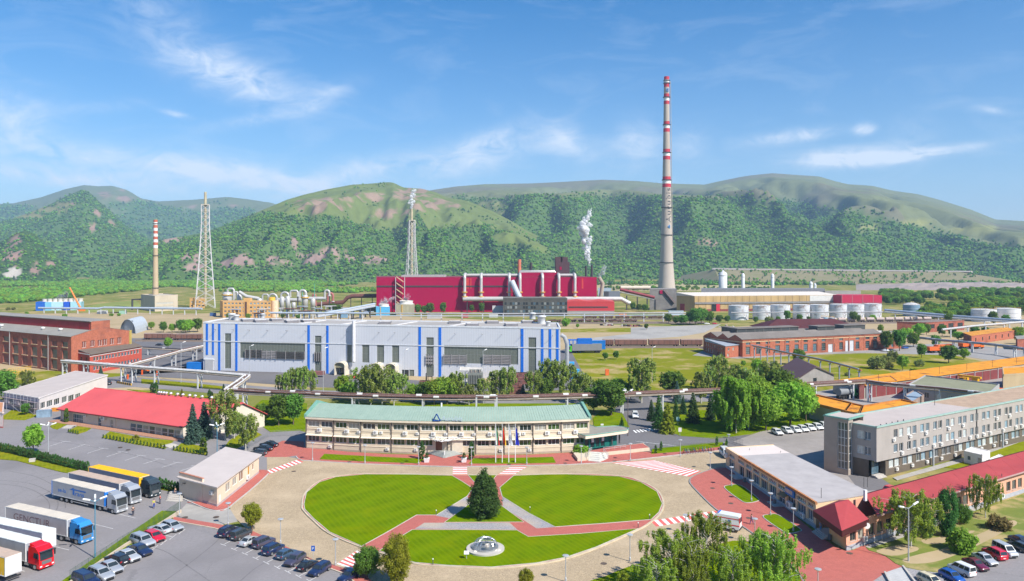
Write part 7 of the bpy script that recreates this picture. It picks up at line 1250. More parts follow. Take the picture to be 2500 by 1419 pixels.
def car(kind,col,rear,front,label,grp=None,z=.1,stretch=1.16,name='parked_car'):
 a,b=P(*rear,z),P(*front,z);d=b-a;m=car_meshes(kind);p=(a+b)/2;t=thing(name,label,'car' if kind not in('van','pickup')else kind,p,math.atan2(d.y,d.x),grp)
 f=max(.92,min(stretch,d.length/m['L']));t.scale=(f,1+(f-1)*.8,1+(f-1)*.45);pm=PAINT[col];L=m['L']
 bo=link('body',with_mat(m['body'],pm),None,t);cb=link('cabin',with_mat(m['cabin'],pm),None,t)
 link('roof',with_mat(m['roof'],pm),None,t)
 for k,q in m['glass']:link(k,with_mat(q,CGL),None,cb)
 for fx in(.19,.80):
  for s in(-1,1):w=link('wheel',with_mat(m['wheel'],TYRE),None,t,(L/2-fx*L,s*(m['hw']-.08),m['wr']));link('rim',with_mat(m['rim'],RIM),None,w)
 [(link('headlight',with_mat(m['hl'],LAMP),None,bo,(0,s*m['hw']*.66,0)),link('tail_light',with_mat(m['tl'],TAIL),None,bo,(0,s*m['hw']*.74,0)))for s in(-1,1)];link('number_plates',with_mat(m['pl'],PLATE),None,bo);link('trim',with_mat(m['tr'],TRIM),None,bo)
 return t
g='cars along the truck yard fence'
car('hatch','silver',(398,1286),(444,1301),'silver hatchback at the top end of the fence row',g);car('coupe','silver2',(415,1306),(366,1293),'silver coupe parked nose to the fence beside the red car',g);car('hatch','red',(354,1310),(398,1327),'bright red hatchback in the fence row',g);car('suv','silver',(324,1322),(373,1339),'silver off-roader with roof panels just below the red hatchback',g);car('sedan','navy',(316,1343),(366,1361),'dark navy saloon below the silver off-roader',g);car('sedan','silver2',(286,1356),(339,1376),'silver saloon between the navy saloon and a black hatchback',g);car('hatch','black',(312,1384),(259,1366),'black hatchback parked nose to the fence',g);car('sedan','silver',(244,1383),(295,1405),'silver saloon beside the black hatchback, nearer the bottom edge',g);car('wagon','silver',(221,1400),(272,1421),'silver estate car at the bottom edge',g);car('suv','navy',(185,1417),(234,1438),'dark blue car cut off by the bottom edge left',g)
g='cars along the red pavement strip'
car('suv','indigo',(538,1316),(576,1296),'dark off-roader with a spare wheel at the top of the pavement row',g);car('boxy','dgrey',(567,1323),(609,1304),'boxy dark grey off-roader second in the pavement row',g);car('sedan','silver2',(589,1338),(631,1319),'silver saloon between two boxy dark off-roaders',g);car('boxy','purple',(622,1343),(666,1324),'boxy dark purple off-roader next to the silver saloon',g);car('suv','navy',(646,1360),(688,1339),'dark navy sport utility below the purple off-roader',g);car('hatch','teal',(682,1369),(717,1352),'blue-grey hatchback in the middle of the pavement row',g);car('hatch','purple',(739,1363),(701,1387),'purple-grey hatchback facing outwards from the pavement',g);car('coupe','black',(732,1398),(768,1377),'small black car with soft roof and red tail lights',g);car('wagon','navy',(801,1387),(759,1411),'dark blue estate facing outwards at the lower end of the row',g);car('sedan','navy',(874,1404),(832,1425),'dark blue car cut off by the bottom edge beside the yellow tree',g)
g='black cars on the red pad'
for i,(r_,f_)in enumerate((((650,1112),(611,1109)),((664,1102),(622,1098)),((677,1093),(637,1088)))):car('sedan' if i else 'wagon',('dgrey','black','black')[i],r_,f_,'dark car on the red pad, %s of three'%('nearest','middle','farthest')[i],g)
for i,(x,y)in enumerate(((1897,1061),(1921,1057),(1942,1055),(1960,1053),(1977,1050),(1996,1048),(2013,1045))):car('hatch','white',(x-9,y-5),(x+10,y+4),'white hatchback, '+('leftmost','second from the left','third from the left','fourth from the left','fifth from the left','sixth from the left','rightmost')[i]+' of the seven in a row','row of white cars beside the grey office',stretch=1.25)
g='cars in the lower right car park'
car('wagon','cream',(2255,1419),(2292,1436),'cream old car cut off by the bottom edge',g);car('hatch','blue',(2298,1404),(2350,1428),'blue hatchback in front of the white van at the bottom right',g);car('van','white',(2370,1410),(2326,1391),'white small van with black rear window at the bottom right',g);car('sedan','maroon',(2356,1374),(2408,1399),'dark red saloon with a sun glint',g);car('sedan','silver2',(2380,1361),(2430,1386),'pale silver saloon right of the dark red one',g);car('suv','red',(2449,1371),(2408,1351),'red short off-roader between silver saloon and pale van',g);car('van','silver2',(2430,1342),(2478,1366),'pale silver van beside the red off-roader',g);car('wagon','dgrey',(2510,1352),(2466,1332),'dark green-grey estate at the right edge',g);car('sedan','navy',(2470,1319),(2515,1338),'dark blue saloon at the right edge, highest in the car park',g)
car('suv','white',(1549,1010),(1553,1029),'white off-roader driving towards the crossing at the gate',name='moving_car');car('van','white',(1765,1107),(1780,1122),'white van half hidden behind the cream pavilion corner',stretch=1.3)
car('hatch','red',(2166,1203),(2184,1198),'red car mostly hidden behind the dark red roof');car('suv','black',(268,941),(254,937),'black off-roader on the road behind the white house');car('sedan','white',(352,828),(366,827),'white car in the yard before the brown wagons');car('sedan','black',(383,844),(396,844),'dark car in the yard left of the white-blue hall');car('sedan','white',(1720,792),(1732,792),'small white car far off beside the tank yard');car('hatch','red',(1740,792),(1750,792),'small red car far off beside the tank yard');car('sedan','blue',(2203,852),(2216,851),'blue car under the trees at the brick workshop end');car('sedan','silver',(2155,858),(2168,858),'grey car under the trees, first from the workshop');car('sedan','dgrey',(2170,858),(2182,857),'dark car under the trees, second from the workshop')
# ---------------------------------------------------------------- lorries
def lorry(nearA,nearB,cab,curtain,roofc,label,text=None,tcol=(.05,.15,.45),tsize=1.4,trailer=True,tractor=True,back=None,stretch=None,flip=False):
 a,b=P(*nearA,.1),P(*nearB,.1);d=(b-a);Ln=d.length;t=thing('articulated_lorry' if tractor else 'parked_trailer',label,'lorry' if tractor else 'trailer',a,math.atan2(d.y,d.x),'lorries in the truck yard');k=Ln/(16.3 if tractor else 13.6);t.scale=(min(k,1.3),1.0,1.0)
 # local: x forward from the rear, y to the far side (near side at y = 0)
 U,O=Vector((1,0,0)),Vector((0,0,0));o0=t.location.copy();t.location=(0,0,0);rz=t.rotation_euler.z;t.rotation_euler=(0,0,0);sx=t.scale.copy();t.scale=(1,1,1)
 def bx(name,mat,x0,x1,y0,y1,z0,z1,par=None):mb=MB();mb.box(((x0+x1)/2,(y0+y1)/2,z0),(x1-x0,y1-y0,z1-z0));return mb.build(name,mat,par or t)
 TL=13.6;FR=M('trailer_frame',(.60,.60,.60),.6);CH=M('chassis_black',(.03,.03,.032),.8)
 sh=bx('trailer_body',curtain,.05,TL-.05,.03,2.47,1.15,3.92)
 for k in range(13):bx('curtain_strap',M('strap_grey',(.33,.33,.35),.7),.6+k*1.02,.65+k*1.02,.015,.04,1.18,1.62,sh)
 bx('side_rail',FR,0,TL,.0,2.5,1.02,1.15);bx('top_rail',FR,0,TL,.0,2.5,3.9,3.98);rf=MB()
 for k in range(14):rf.box((.5+k*.97,1.25,3.98),(.9,2.46,.05+.02*(k%2)))
 rf.build('trailer_roof',roofc,t)
 for x in(0,TL-.12):bx('corner_post',back or FR,x,x+.14,-.01,.12,1.1,3.99);bx('corner_post',back or FR,x,x+.14,2.38,2.51,1.1,3.99)
 bx('front_wall',back or M('front_wall',(.30,.32,.36),.6),TL-.02,TL+.04,.1,2.4,1.2,3.9)
 if not tractor or flip:bx('rear_door',M('rear_door_white',(.66,.63,.64),.6,.08),TL+.0,TL+.06,.1,1.24,1.2,3.88);bx('rear_door',M('rear_door_white'),TL+.0,TL+.06,1.26,2.4,1.2,3.88);bx('bumper',CH,TL-.1,TL+.1,.1,2.4,.5,.7)
 bx('chassis',CH,.2,TL+(2. if tractor else-.2),.8,1.7,.75,1.05);bx('rear_bumper',FR,.0,.12,.1,2.4,.55,.72);bx('side_guard',FR,5.2,9.4,.05,.12,.55,.62)
 def wheel(x,y,r=.5):
  w=MB();w.lathe([(r*.55,-.15),(r,-.14),(r,.14),(r*.55,.15)],(0,0,0),16);w.v=[(x+p[0],y+p[2],r+p[1])for p in w.v];o=w.build('wheel',TYRE,t);q=MB();q.lathe([(r*.58,-.16),(r*.15,-.12),(r*.15,.12),(r*.58,.16)],(0,0,0),12);q.v=[(x+p[0],y+p[2],r+p[1])for p in q.v];q.build('rim',RIM,o)
 for x in((2.6,3.95,5.3)if not flip else(TL-2.6,TL-3.95,TL-5.3)):
  for y in(.2,2.3):wheel(x,y)
 if text:bx_=lettering(t,text,O,U,text_x(text),2.0,tsize,M('letters_'+text[:3],tcol,.7),.01,-.018,sx=1.0)
 if text=='se-la':lettering(t,'trans',O,U,5.7,1.95,1.25,M('letters_se-'),.01,-.018,sx=1.1);ar=MB();ar.add([(4.7,.012,2.9),(6.0,.012,3.55),(5.75,.012,3.2),(8.9,.012,3.2),(8.9,.012,2.95),(6.0,.012,2.95),(6.0,.012,2.0),(5.55,.012,2.0),(5.55,.012,2.9)],[tuple(range(9))]);ar.build('arrow_mark',M('letters_se-'),t)
 if tractor:
  x0=TL+.55;x1=x0+2.25;w0,w1=.02,2.48;PM=cab
  cb=MB();pr=[(x0,.95),(x0,3.35),(x0+.5,3.75),(x0+1.45,3.72),(x1-.12,3.0),(x1,1.55),(x1,.95)];cb.add([(x,y,z)for y in(w0,w1)for x,z in pr],[tuple(range(7))[::-1],tuple(range(7,14))]+[(i,(i+1)%7,7+(i+1)%7,7+i)for i in range(7)]);cbo=cb.build('cab',PM,t)
  fa=MB();fa.hexa([Vector((x0+.05,.25,3.5)),Vector((x0+1.4,.3,3.68)),Vector((x0+1.4,2.2,3.68)),Vector((x0+.05,2.25,3.5))],[Vector((x0-.05,.3,4.05)),Vector((x0+.1,.35,4.07)),Vector((x0+.1,2.15,4.07)),Vector((x0-.05,2.2,4.05))]);fa.build('roof_fairing',PM,t)
  gq=MB();gq.quad((x1-.105,.2,2.98),(x1+.012,.2,1.62),(x1+.012,2.3,1.62),(x1-.105,2.3,2.98));gq.build('windscreen',CGL,cbo)
  for y,s in((w0-.012,1),(w1+.012,-1)):gq=MB();q=[(x0+1.05,y,1.95),(x1-.12,y,1.95),(x1-.22,y,2.85),(x0+1.15,y,2.85)];gq.quad(*(q if s>0 else q[::-1]));gq.build('side_window',CGL,cbo)
  bx('grille',M('grille_grey',(.14,.14,.145),.5,.2),x1+.0,x1+.05,.45,2.05,.95,1.5,cbo);bx('cab_bumper',PM if cab is not PAINT['black']else CH,x1-.5,x1+.08,.0,2.5,.38,.93);bx('cab_step',CH,x0+.4,x1-.5,.06,2.44,.45,.95)
  for y in(.1,2.05):bx('headlight',LAMP,x1+.08,x1+.1,y,y+.34,.62,.82)
  bx('sun_visor',M('visor',(.05,.06,.08),.3),x1-.18,x1+.12,.15,2.35,3.0,3.1)
  for y in(-.22,2.56):bx('mirror',TRIM,x1-.1,x1+.05,y,y+.16,2.0,2.75,cbo)
  bx('number_plate',PLATE,x1+.085,x1+.1,1.,1.5,.45,.56)
  for x in(x1-.95,TL-1.2):
   for y in(.18,2.32):wheel(x,y,.52)
  bx('fuel_tank',RIM,TL-.4,TL+.5,.1,.6,.5,1.)
 t.location=o0;t.rotation_euler=(0,0,rz);t.scale=sx;return t
def text_x(s):return{'se-la':1.7,'GENCTUR':1.9,'DEMIS':7.0}.get(s,2.)
CUR={'grey':M('curtain_grey',(.34,.34,.36),.75,.14,.7,streak=.4),'blue':M('curtain_blue_grey',(.17,.19,.26),.75,.1,.6),'silver':M('curtain_silver',(.40,.36,.36),.75,.16,.6,streak=.4),'lilac':M('curtain_lilac',(.34,.33,.40),.75,.12,.6)}
TAN=M('tarp_tan',(.56,.50,.42),.8,.08,.3);TANB=M('tarp_brown',(.45,.34,.27),.8,.08);YEL=M('tarp_yellow',(.80,.42,.005),.7,.05);WHT=M('tarp_white',(.62,.64,.62),.8,.06)
SILV=paint('lorry_silver',(.40,.42,.45),.3);DGRN=paint('lorry_dark',(.035,.05,.058));LBLU=paint('lorry_blue',(.035,.22,.50));LRED=paint('lorry_red',(.62,.005,.012))
lorry((126,1219),(297,1261),SILV,CUR['grey'],TAN,'grey curtain lorry with blue arrow lettering and a silver cab','se-la',(.03,.14,.45),1.15,back=M('post_blue',(.02,.18,.60),.6));lorry((166,1199),(332,1239),SILV,CUR['blue'],TANB,'lorry with tan roof and silver cab in the middle of three');lorry((215,1184),(378,1221),DGRN,CUR['blue'],YEL,'lorry with bright yellow roof and dark cab',back=M('post_yellow',(.80,.42,.005),.6));lorry((12,1289),(201,1334),LBLU,CUR['silver'],TAN,'grey curtain lorry lettered GENCTUR with a light blue cab','GENCTUR',(.20,.13,.13),1.75)
lorry((-60,1322),(124,1364),LBLU,CUR['lilac'],WHT,'white-roofed trailer with pale rear doors between blue and red lorries','DEMIS',(.03,.05,.36),1.3,tractor=False,flip=True);lorry((-88,1346),(94,1396),LRED,CUR['grey'],WHT,'lorry with a bright red cab near the bottom left corner');lorry((-150,1378),(33,1431),LRED,M('curtain_yellow',(.72,.42,.02),.7),TANB,'trailer with yellow side and pale rear doors in the bottom left corner',None,tractor=False,flip=True)
M('crane_yellow',(.78,.42,.02),.5);M('truck_orange',(.75,.14,.01),.5);M('truck_red',(.45,.04,.03),.5)
def small_truck(a,b,cabm,bodyfn,label,name='truck',h=2.7,z=.1,cat='truck'):
 A,B=P(*a,z),P(*b,z);d=B-A;L=max(6.,d.length);t=thing(name,label,cat,(0,0,0));CH=M('chassis_black',(.03,.03,.032),.8)
 def bx(nm,mat,x0,x1,y0,y1,z0,z1):mb=MB();mb.box(((x0+x1)/2,(y0+y1)/2,z0),(x1-x0,y1-y0,z1-z0));return mb.build(nm,mat,t)
 bx('chassis',CH,0,L,-.5,.5,.6,1.);cb=MB();c0=L-2.1;pr=[(c0,.7),(c0,h),(L-.35,h),(L,1.6),(L,.7)];cb.add([(x,y,z_)for y in(-1.2,1.2)for x,z_ in pr],[tuple(range(5))[::-1],tuple(range(5,10))]+[(i,(i+1)%5,5+(i+1)%5,5+i)for i in range(5)]);co=cb.build('cab',cabm,t)
 q=MB();q.quad((L+.01,-1.05,1.65),(L+.01,1.05,1.65),(L-.33,1.05,h-.1),(L-.33,-1.05,h-.1));q.build('windscreen',CGL,co)
 for s in(-1,1):q=MB();y=s*1.212;q.quad(*[(c0+.5,y,1.6),(L-.2,y,1.6),(L-.45,y,h-.2),(c0+.5,y,h-.2)][::(1 if s<0 else-1)]);q.build('side_window',CGL,co)
 bx('bumper',CH,L-.2,L+.08,-1.2,1.2,.4,.7)
 for x in(L-1.2,1.2,2.4):
  for y in(-1.05,1.05):w=MB();w.lathe([(.28,-.16),(.5,-.15),(.5,.15),(.28,.16)],(0,0,0),14);w.v=[(x+p[0],y+p[2],.5+p[1])for p in w.v];w.build('wheel',TYRE,t)
 bodyfn(t,bx,L);t.location=A;t.rotation_euler=(0,0,math.atan2(d.y,d.x));t.scale=(1.25,)*3;return t
def tanker(t,bx,L):mb=MB();mb.tube((.2,0,2.1),(L-2.4,0,2.1),1.15,n=16);mb.build('tank',M('tanker_grey',(.22,.235,.25),.4,.1),t,True);bx('walkway',RIM,.5,L-2.8,-.25,.25,3.2,3.3)
small_truck((2045,975),(2082,971),paint('truck_green',(.03,.45,.06)),tanker,'green-cabbed tanker lorry parked in the garage court','tanker_truck')
def crane_body(t,bx,L):bx('deck',M('chassis_black'),0,L-2.2,-1.2,1.2,1.,1.3);bx('operator_cab',M('crane_yellow',(.78,.42,.02),.5),1.5,3.2,-1.2,.2,1.3,2.8);bx('boom',M('crane_yellow'),.3,L+.6,-.3,.5,2.9,3.5);bx('outrigger',M('crane_yellow'),.2,.6,-1.3,1.3,.6,1.1)
small_truck((2398,948),(2355,942),M('crane_yellow'),crane_body,'yellow mobile crane truck before the red garage doors','mobile_crane',cat='crane')
def dump(t,bx,L):bx('tipper_body',M('tipper_orange',(.70,.13,.02),.6,.1),0,L-2.3,-1.2,1.2,1.1,2.6)
small_truck((318,912),(356,910),M('truck_orange',(.75,.14,.01),.5),lambda t,bx,L:bx('tipper_body',M('tipper_dark',(.10,.10,.11),.7),0,L-2.3,-1.2,1.2,1.1,2.6),'orange truck under the pipe bridge at the brick works','tipper_truck')
for i,(a,b)in enumerate((((2265,862),(2294,861)),((2285,857),(2316,855)),((2345,852),(2370,850)),((2372,852),(2392,851)))):small_truck(a,b,M('truck_orange'),dump,'orange works truck in the yard behind the bushes, '+('leftmost','second','third','rightmost')[i]+' of four','tipper_truck')
small_truck((2440,968),(2425,972),M('truck_red',(.45,.04,.03),.5),dump,'red truck nose beside the tan concrete building','tipper_truck')
def container(t,bx,L):bx('box_body',M('box_grey',(.20,.20,.21),.7,.1),0,L-2.3,-1.25,1.25,1.1,3.9)
bt=small_truck((1468,861),(1400,862),paint('truck_lime',(.10,.55,.03)),container,'lime-green cab lorry with grey trailer lettered RAMLAR beside the white-blue hall','box_truck',3.2);lettering(bt,'HAMLAR',Vector((0,0,0)),Vector((-1,0,0)),-9.5,2.,1.5,M('letters_faint',(.36,.35,.34),.7),.01,1.27)if False else None
bt['label']='lime-green cab lorry with grey box trailer beside the white-blue hall'
# ambulance
def ambulance():
 a,b=P(1808,1298,.2),P(1752,1288,.2);d=b-a;t=thing('ambulance','white ambulance with red stripes parked on the red pavement','ambulance',(0,0,0));L=5.6;WB=paint('ambulance_white',(.74,.75,.74));RS=M('stripe_red',(.65,.03,.03),.4)
 def bx(nm,mat,x0,x1,y0,y1,z0,z1,par=None):mb=MB();mb.box(((x0+x1)/2,(y0+y1)/2,z0),(x1-x0,y1-y0,z1-z0));return mb.build(nm,mat,par or t)
 bd=MB();pr=[(0,.45),(-.02,1.4),(.12,2.65),(3.7,2.7),(4.35,2.35),(4.9,1.45),(5.5,1.15),(5.6,.8),(5.58,.45)];n=len(pr);bd.add([(x,y*(1 if z<2 else.92),z)for y in(-1.02,1.02)for x,z in pr],[tuple(range(n))[::-1],tuple(range(n,2*n))]+[(i,(i+1)%n,n+(i+1)%n,n+i)for i in range(n)]);bo=bd.build('body',WB,t)
 for s in(-1,1):
  y0,y1=(-1.035,-1.022)if s<0 else(1.022,1.035)
  bx('side_stripe',RS,.0,5.2,y0,y1,1.02,1.2,bo);bx('side_stripe',RS,.1,4.1,y0*.965,y1*.965,2.1,2.24,bo);q=MB();y=s*1.03;q.quad(*[(3.9,y,1.5),(4.75,y,1.5),(4.3,y*.95,2.2),(3.9,y*.95,2.2)][::(1 if s<0 else-1)]);q.build('side_window',CGL,bo)
  st_=MB()
  for k in range(3):a_=R(60*k);st_.add([(1.7+.36*math.cos(a_)-.09*math.sin(a_),s*1.04,1.65+.36*math.sin(a_)+.09*math.cos(a_)),(1.7+.36*math.cos(a_)+.09*math.sin(a_),s*1.04,1.65+.36*math.sin(a_)-.09*math.cos(a_)),(1.7-.36*math.cos(a_)+.09*math.sin(a_),s*1.04,1.65-.36*math.sin(a_)-.09*math.cos(a_)),(1.7-.36*math.cos(a_)-.09*math.sin(a_),s*1.04,1.65-.36*math.sin(a_)+.09*math.cos(a_))],[(0,1,2,3)])
  st_.build('star_of_life',M('star_blue',(.02,.16,.55),.5),bo)
 bx('rear_window',CGL,-.045,-.0,-.8,.8,1.5,2.3,bo);bx('rear_stripe',RS,-.05,.02,-1.0,-.85,.9,2.5,bo);bx('rear_stripe',RS,-.05,.02,.85,1.0,.9,2.5,bo);q=MB();q.quad((4.92,-.85,1.5),(4.92,.85,1.5),(4.38,.8,2.3),(4.38,-.8,2.3));q.build('windscreen',CGL,bo);bx('light_bar',M('beacon_blue',(.02,.12,.7),.2),3.6,3.8,-.7,.7,2.7,2.84);bx('bumper',TRIM,-.1,.1,-1.,1.,.4,.62)
 for x in(1.0,4.55):
  for y in(-.92,.92):w=MB();w.lathe([(.2,-.12),(.36,-.11),(.36,.11),(.2,.12)],(0,0,0),16);w.v=[(x+p[0],y+p[2],.36+p[1])for p in w.v];o=w.build('wheel',TYRE,t);q=MB();q.lathe([(.22,-.13),(.05,-.1),(.05,.1),(.22,.13)],(0,0,0),10);q.v=[(x+p[0],y+p[2],.36+p[1])for p in q.v];q.build('rim',RIM,o)
 t.location=a+Z3*.05;t.rotation_euler=(0,0,math.atan2(d.y,d.x));t.scale=(1.05,1.1,1.1)
ambulance()
# ---------------------------------------------------------------- railway wagons
WBR=M('wagon_brown',(.20,.10,.075),.9,.25,.4,streak=.3);WDK=M('wagon_under',(.045,.036,.032),.9,.2)
def wagon(x0,x1,yb,label,grp,h=4.3,mat=None,flat=False,tankw=False):
 A,B=P(x0,yb),P(x1,yb);L=(B-A).length;u=(B-A).normalized();t=thing('rail_wagon',label,'wagon',A.copy(),0,grp);mat=mat or WBR
 boxpart(t,'underframe',WDK,A,u,.2,L-.2,-2.6,-.2,.75,1.15)
 if tankw:mb=MB();p=A-Vector((u.y,-u.x,0))*1.4;mb.tube(p+u*.6+Z3*2.5,p+u*(L-.6)+Z3*2.5,1.4,n=14);mb.build('tank',mat,t,True);mb=MB();mb.lathe([(.5,0),(.5,.5)],p+u*L/2+Z3*3.8,10);mb.build('dome',mat,t)
 elif flat:
  boxpart(t,'deck',mat,A,u,.1,L-.1,-2.8,0,1.15,1.5)
  for k in range(5):boxpart(t,'scrap_load',M('scrap',(.12,.075,.06),.95,.4,1.),A,u,.5+k*L/5.2,.5+(k+.85)*L/5.2,-2.5,-.2,1.5,1.9+.5*((k*7)%3)/2)
 else:
  boxpart(t,'body',mat,A,u,.1,L-.1,-2.8,0,1.15,h-.5);mb=MB();n=Vector((u.y,-u.x,0));mb.hexa([A+u*.05-n*2.9+Z3*(h-.5),A+u*(L-.05)-n*2.9+Z3*(h-.5),A+u*(L-.05)+n*.1+Z3*(h-.5),A+u*.05+n*.1+Z3*(h-.5)],[A+u*.05-n*1.9+Z3*h,A+u*(L-.05)-n*1.9+Z3*h,A+u*(L-.05)-n*.9+Z3*h,A+u*.05-n*.9+Z3*h]);mb.build('roof',M('wagon_roof',(.26,.19,.16),.9,.2),t)
  for k in range(11):boxpart(t,'rib',WDK if k%2 else mat,A,u,.3+k*(L-.8)/10,.45+k*(L-.8)/10,.0,.1,1.2,h-.6)
 for x in(1.6,3.2,L-3.2,L-1.6):mb=MB();mb.lathe([(.2,-.06),(.48,-.06),(.48,.06),(.2,.06)],(0,0,0),14);p=A+u*x;mb.v=[(p.x+u.x*q[0]+u.y*(-.35+q[2])*-1*-1,p.y+u.y*q[0]+.35,.5+q[1])for q in mb.v];mb.build('wheel',WDK,t)
g='covered wagons on the siding beyond the meadow'
for i,(a,b)in enumerate(((1472,1499),(1501,1580),(1584,1659),(1662,1716))):wagon(a,b,846,'brown covered wagon, '+('leftmost','second from the left','third from the left','rightmost')[i]+' of the siding beside the brick workshop',g)
for i,(a,b)in enumerate(((351,418),(421,491))):wagon(a,b,830+i,'brown covered wagon, '+('left','right')[i]+' of the two before the white-blue hall','covered wagons left of the hall')
for i in range(7):wagon(1422+i*40,1458+i*40,778,'low brown open wagon in the string below the pipe rack, '+nth(i,7),'open wagons by the pipe rack',flat=True)
for i in range(7):wagon(1300+i*37,1334+i*37,787,'flat rusty wagon in the front string of the railway yard, '+nth(i,7),'flat wagons in the railway yard',flat=True)
TKW=M('tank_wagon',(.50,.40,.36),.7,.2,.5)
for i in range(12):wagon(2000+i*23.2,2021+i*23.2,788-i*.25,'pale dirty tank wagon in the string before the tank row, '+nth(i,12),'tank wagons before the tank row',tankw=True,mat=TKW)
# ---------------------------------------------------------------- planting
def trees(group,label,lst,cat='tree'):
 n=len(lst)
 for i,t in enumerate(sorted(lst,key=lambda q:q[1])):tree(t[0],t[1],t[2],t[3],label+(', '+nth(i,n)if n<=20 else ''),group if n>1 else None,t[4]if len(t)>4 else 1.,cat=cat)
T1=lambda kind,x,yb,yt,label,wide=1.,cat='tree',z=0.:tree(kind,x,yb,yt,label,None,wide,z,cat)
T1('fir_lawn',1183,1267,1144,'broad dark green conifer in the middle of the round lawn',.98);T1('lime',615,1297,1226,'round yellow-green tree on the pavement strip above the parked cars',1.05);T1('linden',968,1428,1303,'tall yellow-green tree at the bottom edge left of the lawn');T1('chestnut',896,1412,1334,'rounder dark green tree beside the tall yellow-green one');T1('lime',1284,1445,1387,'top of a yellow-green tree cut by the bottom edge');T1('lime',1522,1455,1394,'small leafy treetop at the bottom edge beside the birches')
trees('birches in the bottom right foreground','large hanging birch in the foreground clump below the ambulance',[('birch_near',1640,1450,1296,1.1),('birch_near_b',1690,1470,1335),('birch_near',1724,1425,1250,.72),('birch_near_b',1790,1475,1342,1.0),('birch_near',1868,1450,1300,.9),('birch_near_b',1893,1470,1305),('birch_near_b',1604,1490,1372,1.3)])
T1('birch_near_b',2224,1338,1203,'wide hanging birch in front of the pink house',1.25);T1('pine_big',2312,1312,1184,'pointed dark conifer in front of the pink house',.62);T1('pine_big',2264,1316,1232,'dark conifer half behind the wide birch',.7);T1('chestnut',2352,1283,1232,'low dark green tree right of the pointed conifer',.9);T1('birch_near_b',2406,1268,1161,'slim white-stemmed birch before the pink house',.85);T1('bush_green',2352,1352,1288,'large yellowish-green bush on the bank above the car park',.95,'bush');T1('bush_dry',2439,1295,1256,'dry straw-coloured bush on the bank',1.2,'bush')
T1('broad_d',82,1109,1035,'loose young tree at the end of the hedge in the left car park',.8);T1('spruce_blue',470,1083,985,'blue spruce before the red-roofed hall, the front one',.95);T1('spruce_blue',498,1073,980,'blue spruce before the red-roofed hall, the rear one',1.05);T1('cypress',496,1107,1068,'small round green tree at the corner of the empty car park',1.15)
trees('birches beside the red-roofed hall','tall loose birch at the right end of the red-roofed hall',[('birch_b',550,1076,949,1.1),('birch_a',572,1072,998,1.2),('birch_b',600,1102,1008,1.2),('birch_a',585,1060,1005,1.2)])
T1('cypress',162,1032,996,'egg-shaped thuja at the front corner of the red-roofed hall',.8,'shrub');T1('broad_c',62,1014,984,'small dense tree before the scaffolded white house',.9);T1('broad_a',8,988,903,'big leafy tree at the left edge behind the white house',.9);T1('birch_b',66,955,902,'pale birch behind the white house',1.3);T1('bush',126,944,922,'grey-green bush behind the white house',1.3,'bush');T1('bush',150,942,922,'paler bush right of the grey-green one',1.2,'bush')
trees('dark columnar thujas beyond the red roof','dark columnar thuja showing above the red roof ridge',[('thuja',372,962,934,1.3),('thuja',380,964,933,1.3),('thuja',511,974,951,1.2),('thuja',517,975,956,1.2)],'shrub');T1('spruce_yellow',444,968,949,'small yellow conifer above the red roof ridge',1.2);T1('spruce_blue',546,990,937,'blue-green spruce beside the pipe bridge support',.9)
trees('birches before the white-blue hall','loose birch in the row before the white-blue hall',[('birch_a',684,960,912,1.3),('birch_b',720,962,895,1.2),('birch_b',758,960,902,1.25),('birch_a',700,964,905,1.2),('birch_thin',876,988,895,1.2),('birch_b',905,992,886,1.1),('birch_b',1118,988,905,1.2),('birch_a',740,964,890,1.2),('birch_b',1240,975,893,1.1),('birch_thin',933,992,890,1.25),('birch_b',950,985,900,1.2),('birch_a',985,975,910,1.2),('birch_a',1145,990,936,1.5),('birch_b',1210,972,902,1.3),('birch_thin',1218,975,915,1.3),('birch_b',1340,970,872,1.15),('birch_b',1366,972,878,1.1),('birch_a',1393,968,884,1.2),('birch_thin',1325,968,895,1.2),('birch_a',1430,968,912,1.4)])
trees('leafy trees behind the green-roofed office','leafy green tree behind the green-roofed office',[('broad_a',680,1040,962,.95),('broad_c',716,1038,960,.9),('broad_d',836,970,916,1.0),('broad_b',1060,990,926,.9),('broad_b',1092,988,918,1.1),('broad_a',1470,985,925,1.1),('broad_a',1492,1015,930,1.1),('broad_b',1510,975,922,1.),('broad_a',640,1040,985,.9),('broad_c',1040,985,930,.9),('birch_b',905,985,915,1.2),('birch_a',962,992,906,1.3),('broad_d',1010,982,938,1.1),('broad_b',850,978,932,1.1),('birch_a',1180,985,920,1.4),('birch_b',1304,978,902,1.2),('broad_a',1330,975,922,1.1),('birch_b',1418,985,905,1.3),('broad_a',1450,1008,945,1.1),('broad_c',1540,978,935,1.1)])
T1('spruce_blue',1277,972,937,'blue spruce among the birches before the white-blue hall',1.1);T1('spruce_blue',1653,985,930,'blue spruce behind the pipe bridge right of the gate road',1.)
trees('birches beyond the gate','tall birch beyond the pipe bridge right of the gate road',[('birch_b',1566,985,870,1.25),('birch_a',1712,985,902,1.4),('birch_b',1755,955,864,1.2),('birch_a',1790,968,884,1.3),('birch_b',1880,968,878,1.25),('birch_a',1852,968,893,1.2),('birch_b',1820,972,895,1.3),('birch_a',1735,962,890,1.2),('birch_b',1770,975,905,1.2)])
trees('broad trees on the gate lawn','broad leafy tree on the lawn left of the white cars',[('broad_b',1870,1052,962,.95),('broad_b',1930,1042,930,1.0),('broad_d',1968,1030,945,.9),('broad_a',1905,1000,900,.9),('broad_a',1640,970,906,1.2),('broad_b',1850,1010,915,.9),('broad_d',1948,1005,925,1.)]);trees('hanging trees on the gate lawn','tall hanging tree at the edge of the gate lawn',[('birch_dense',1797,1058,922,.95),('birch_dense',1828,1050,930,.95),('birch_dense',1768,1040,950,.9)])
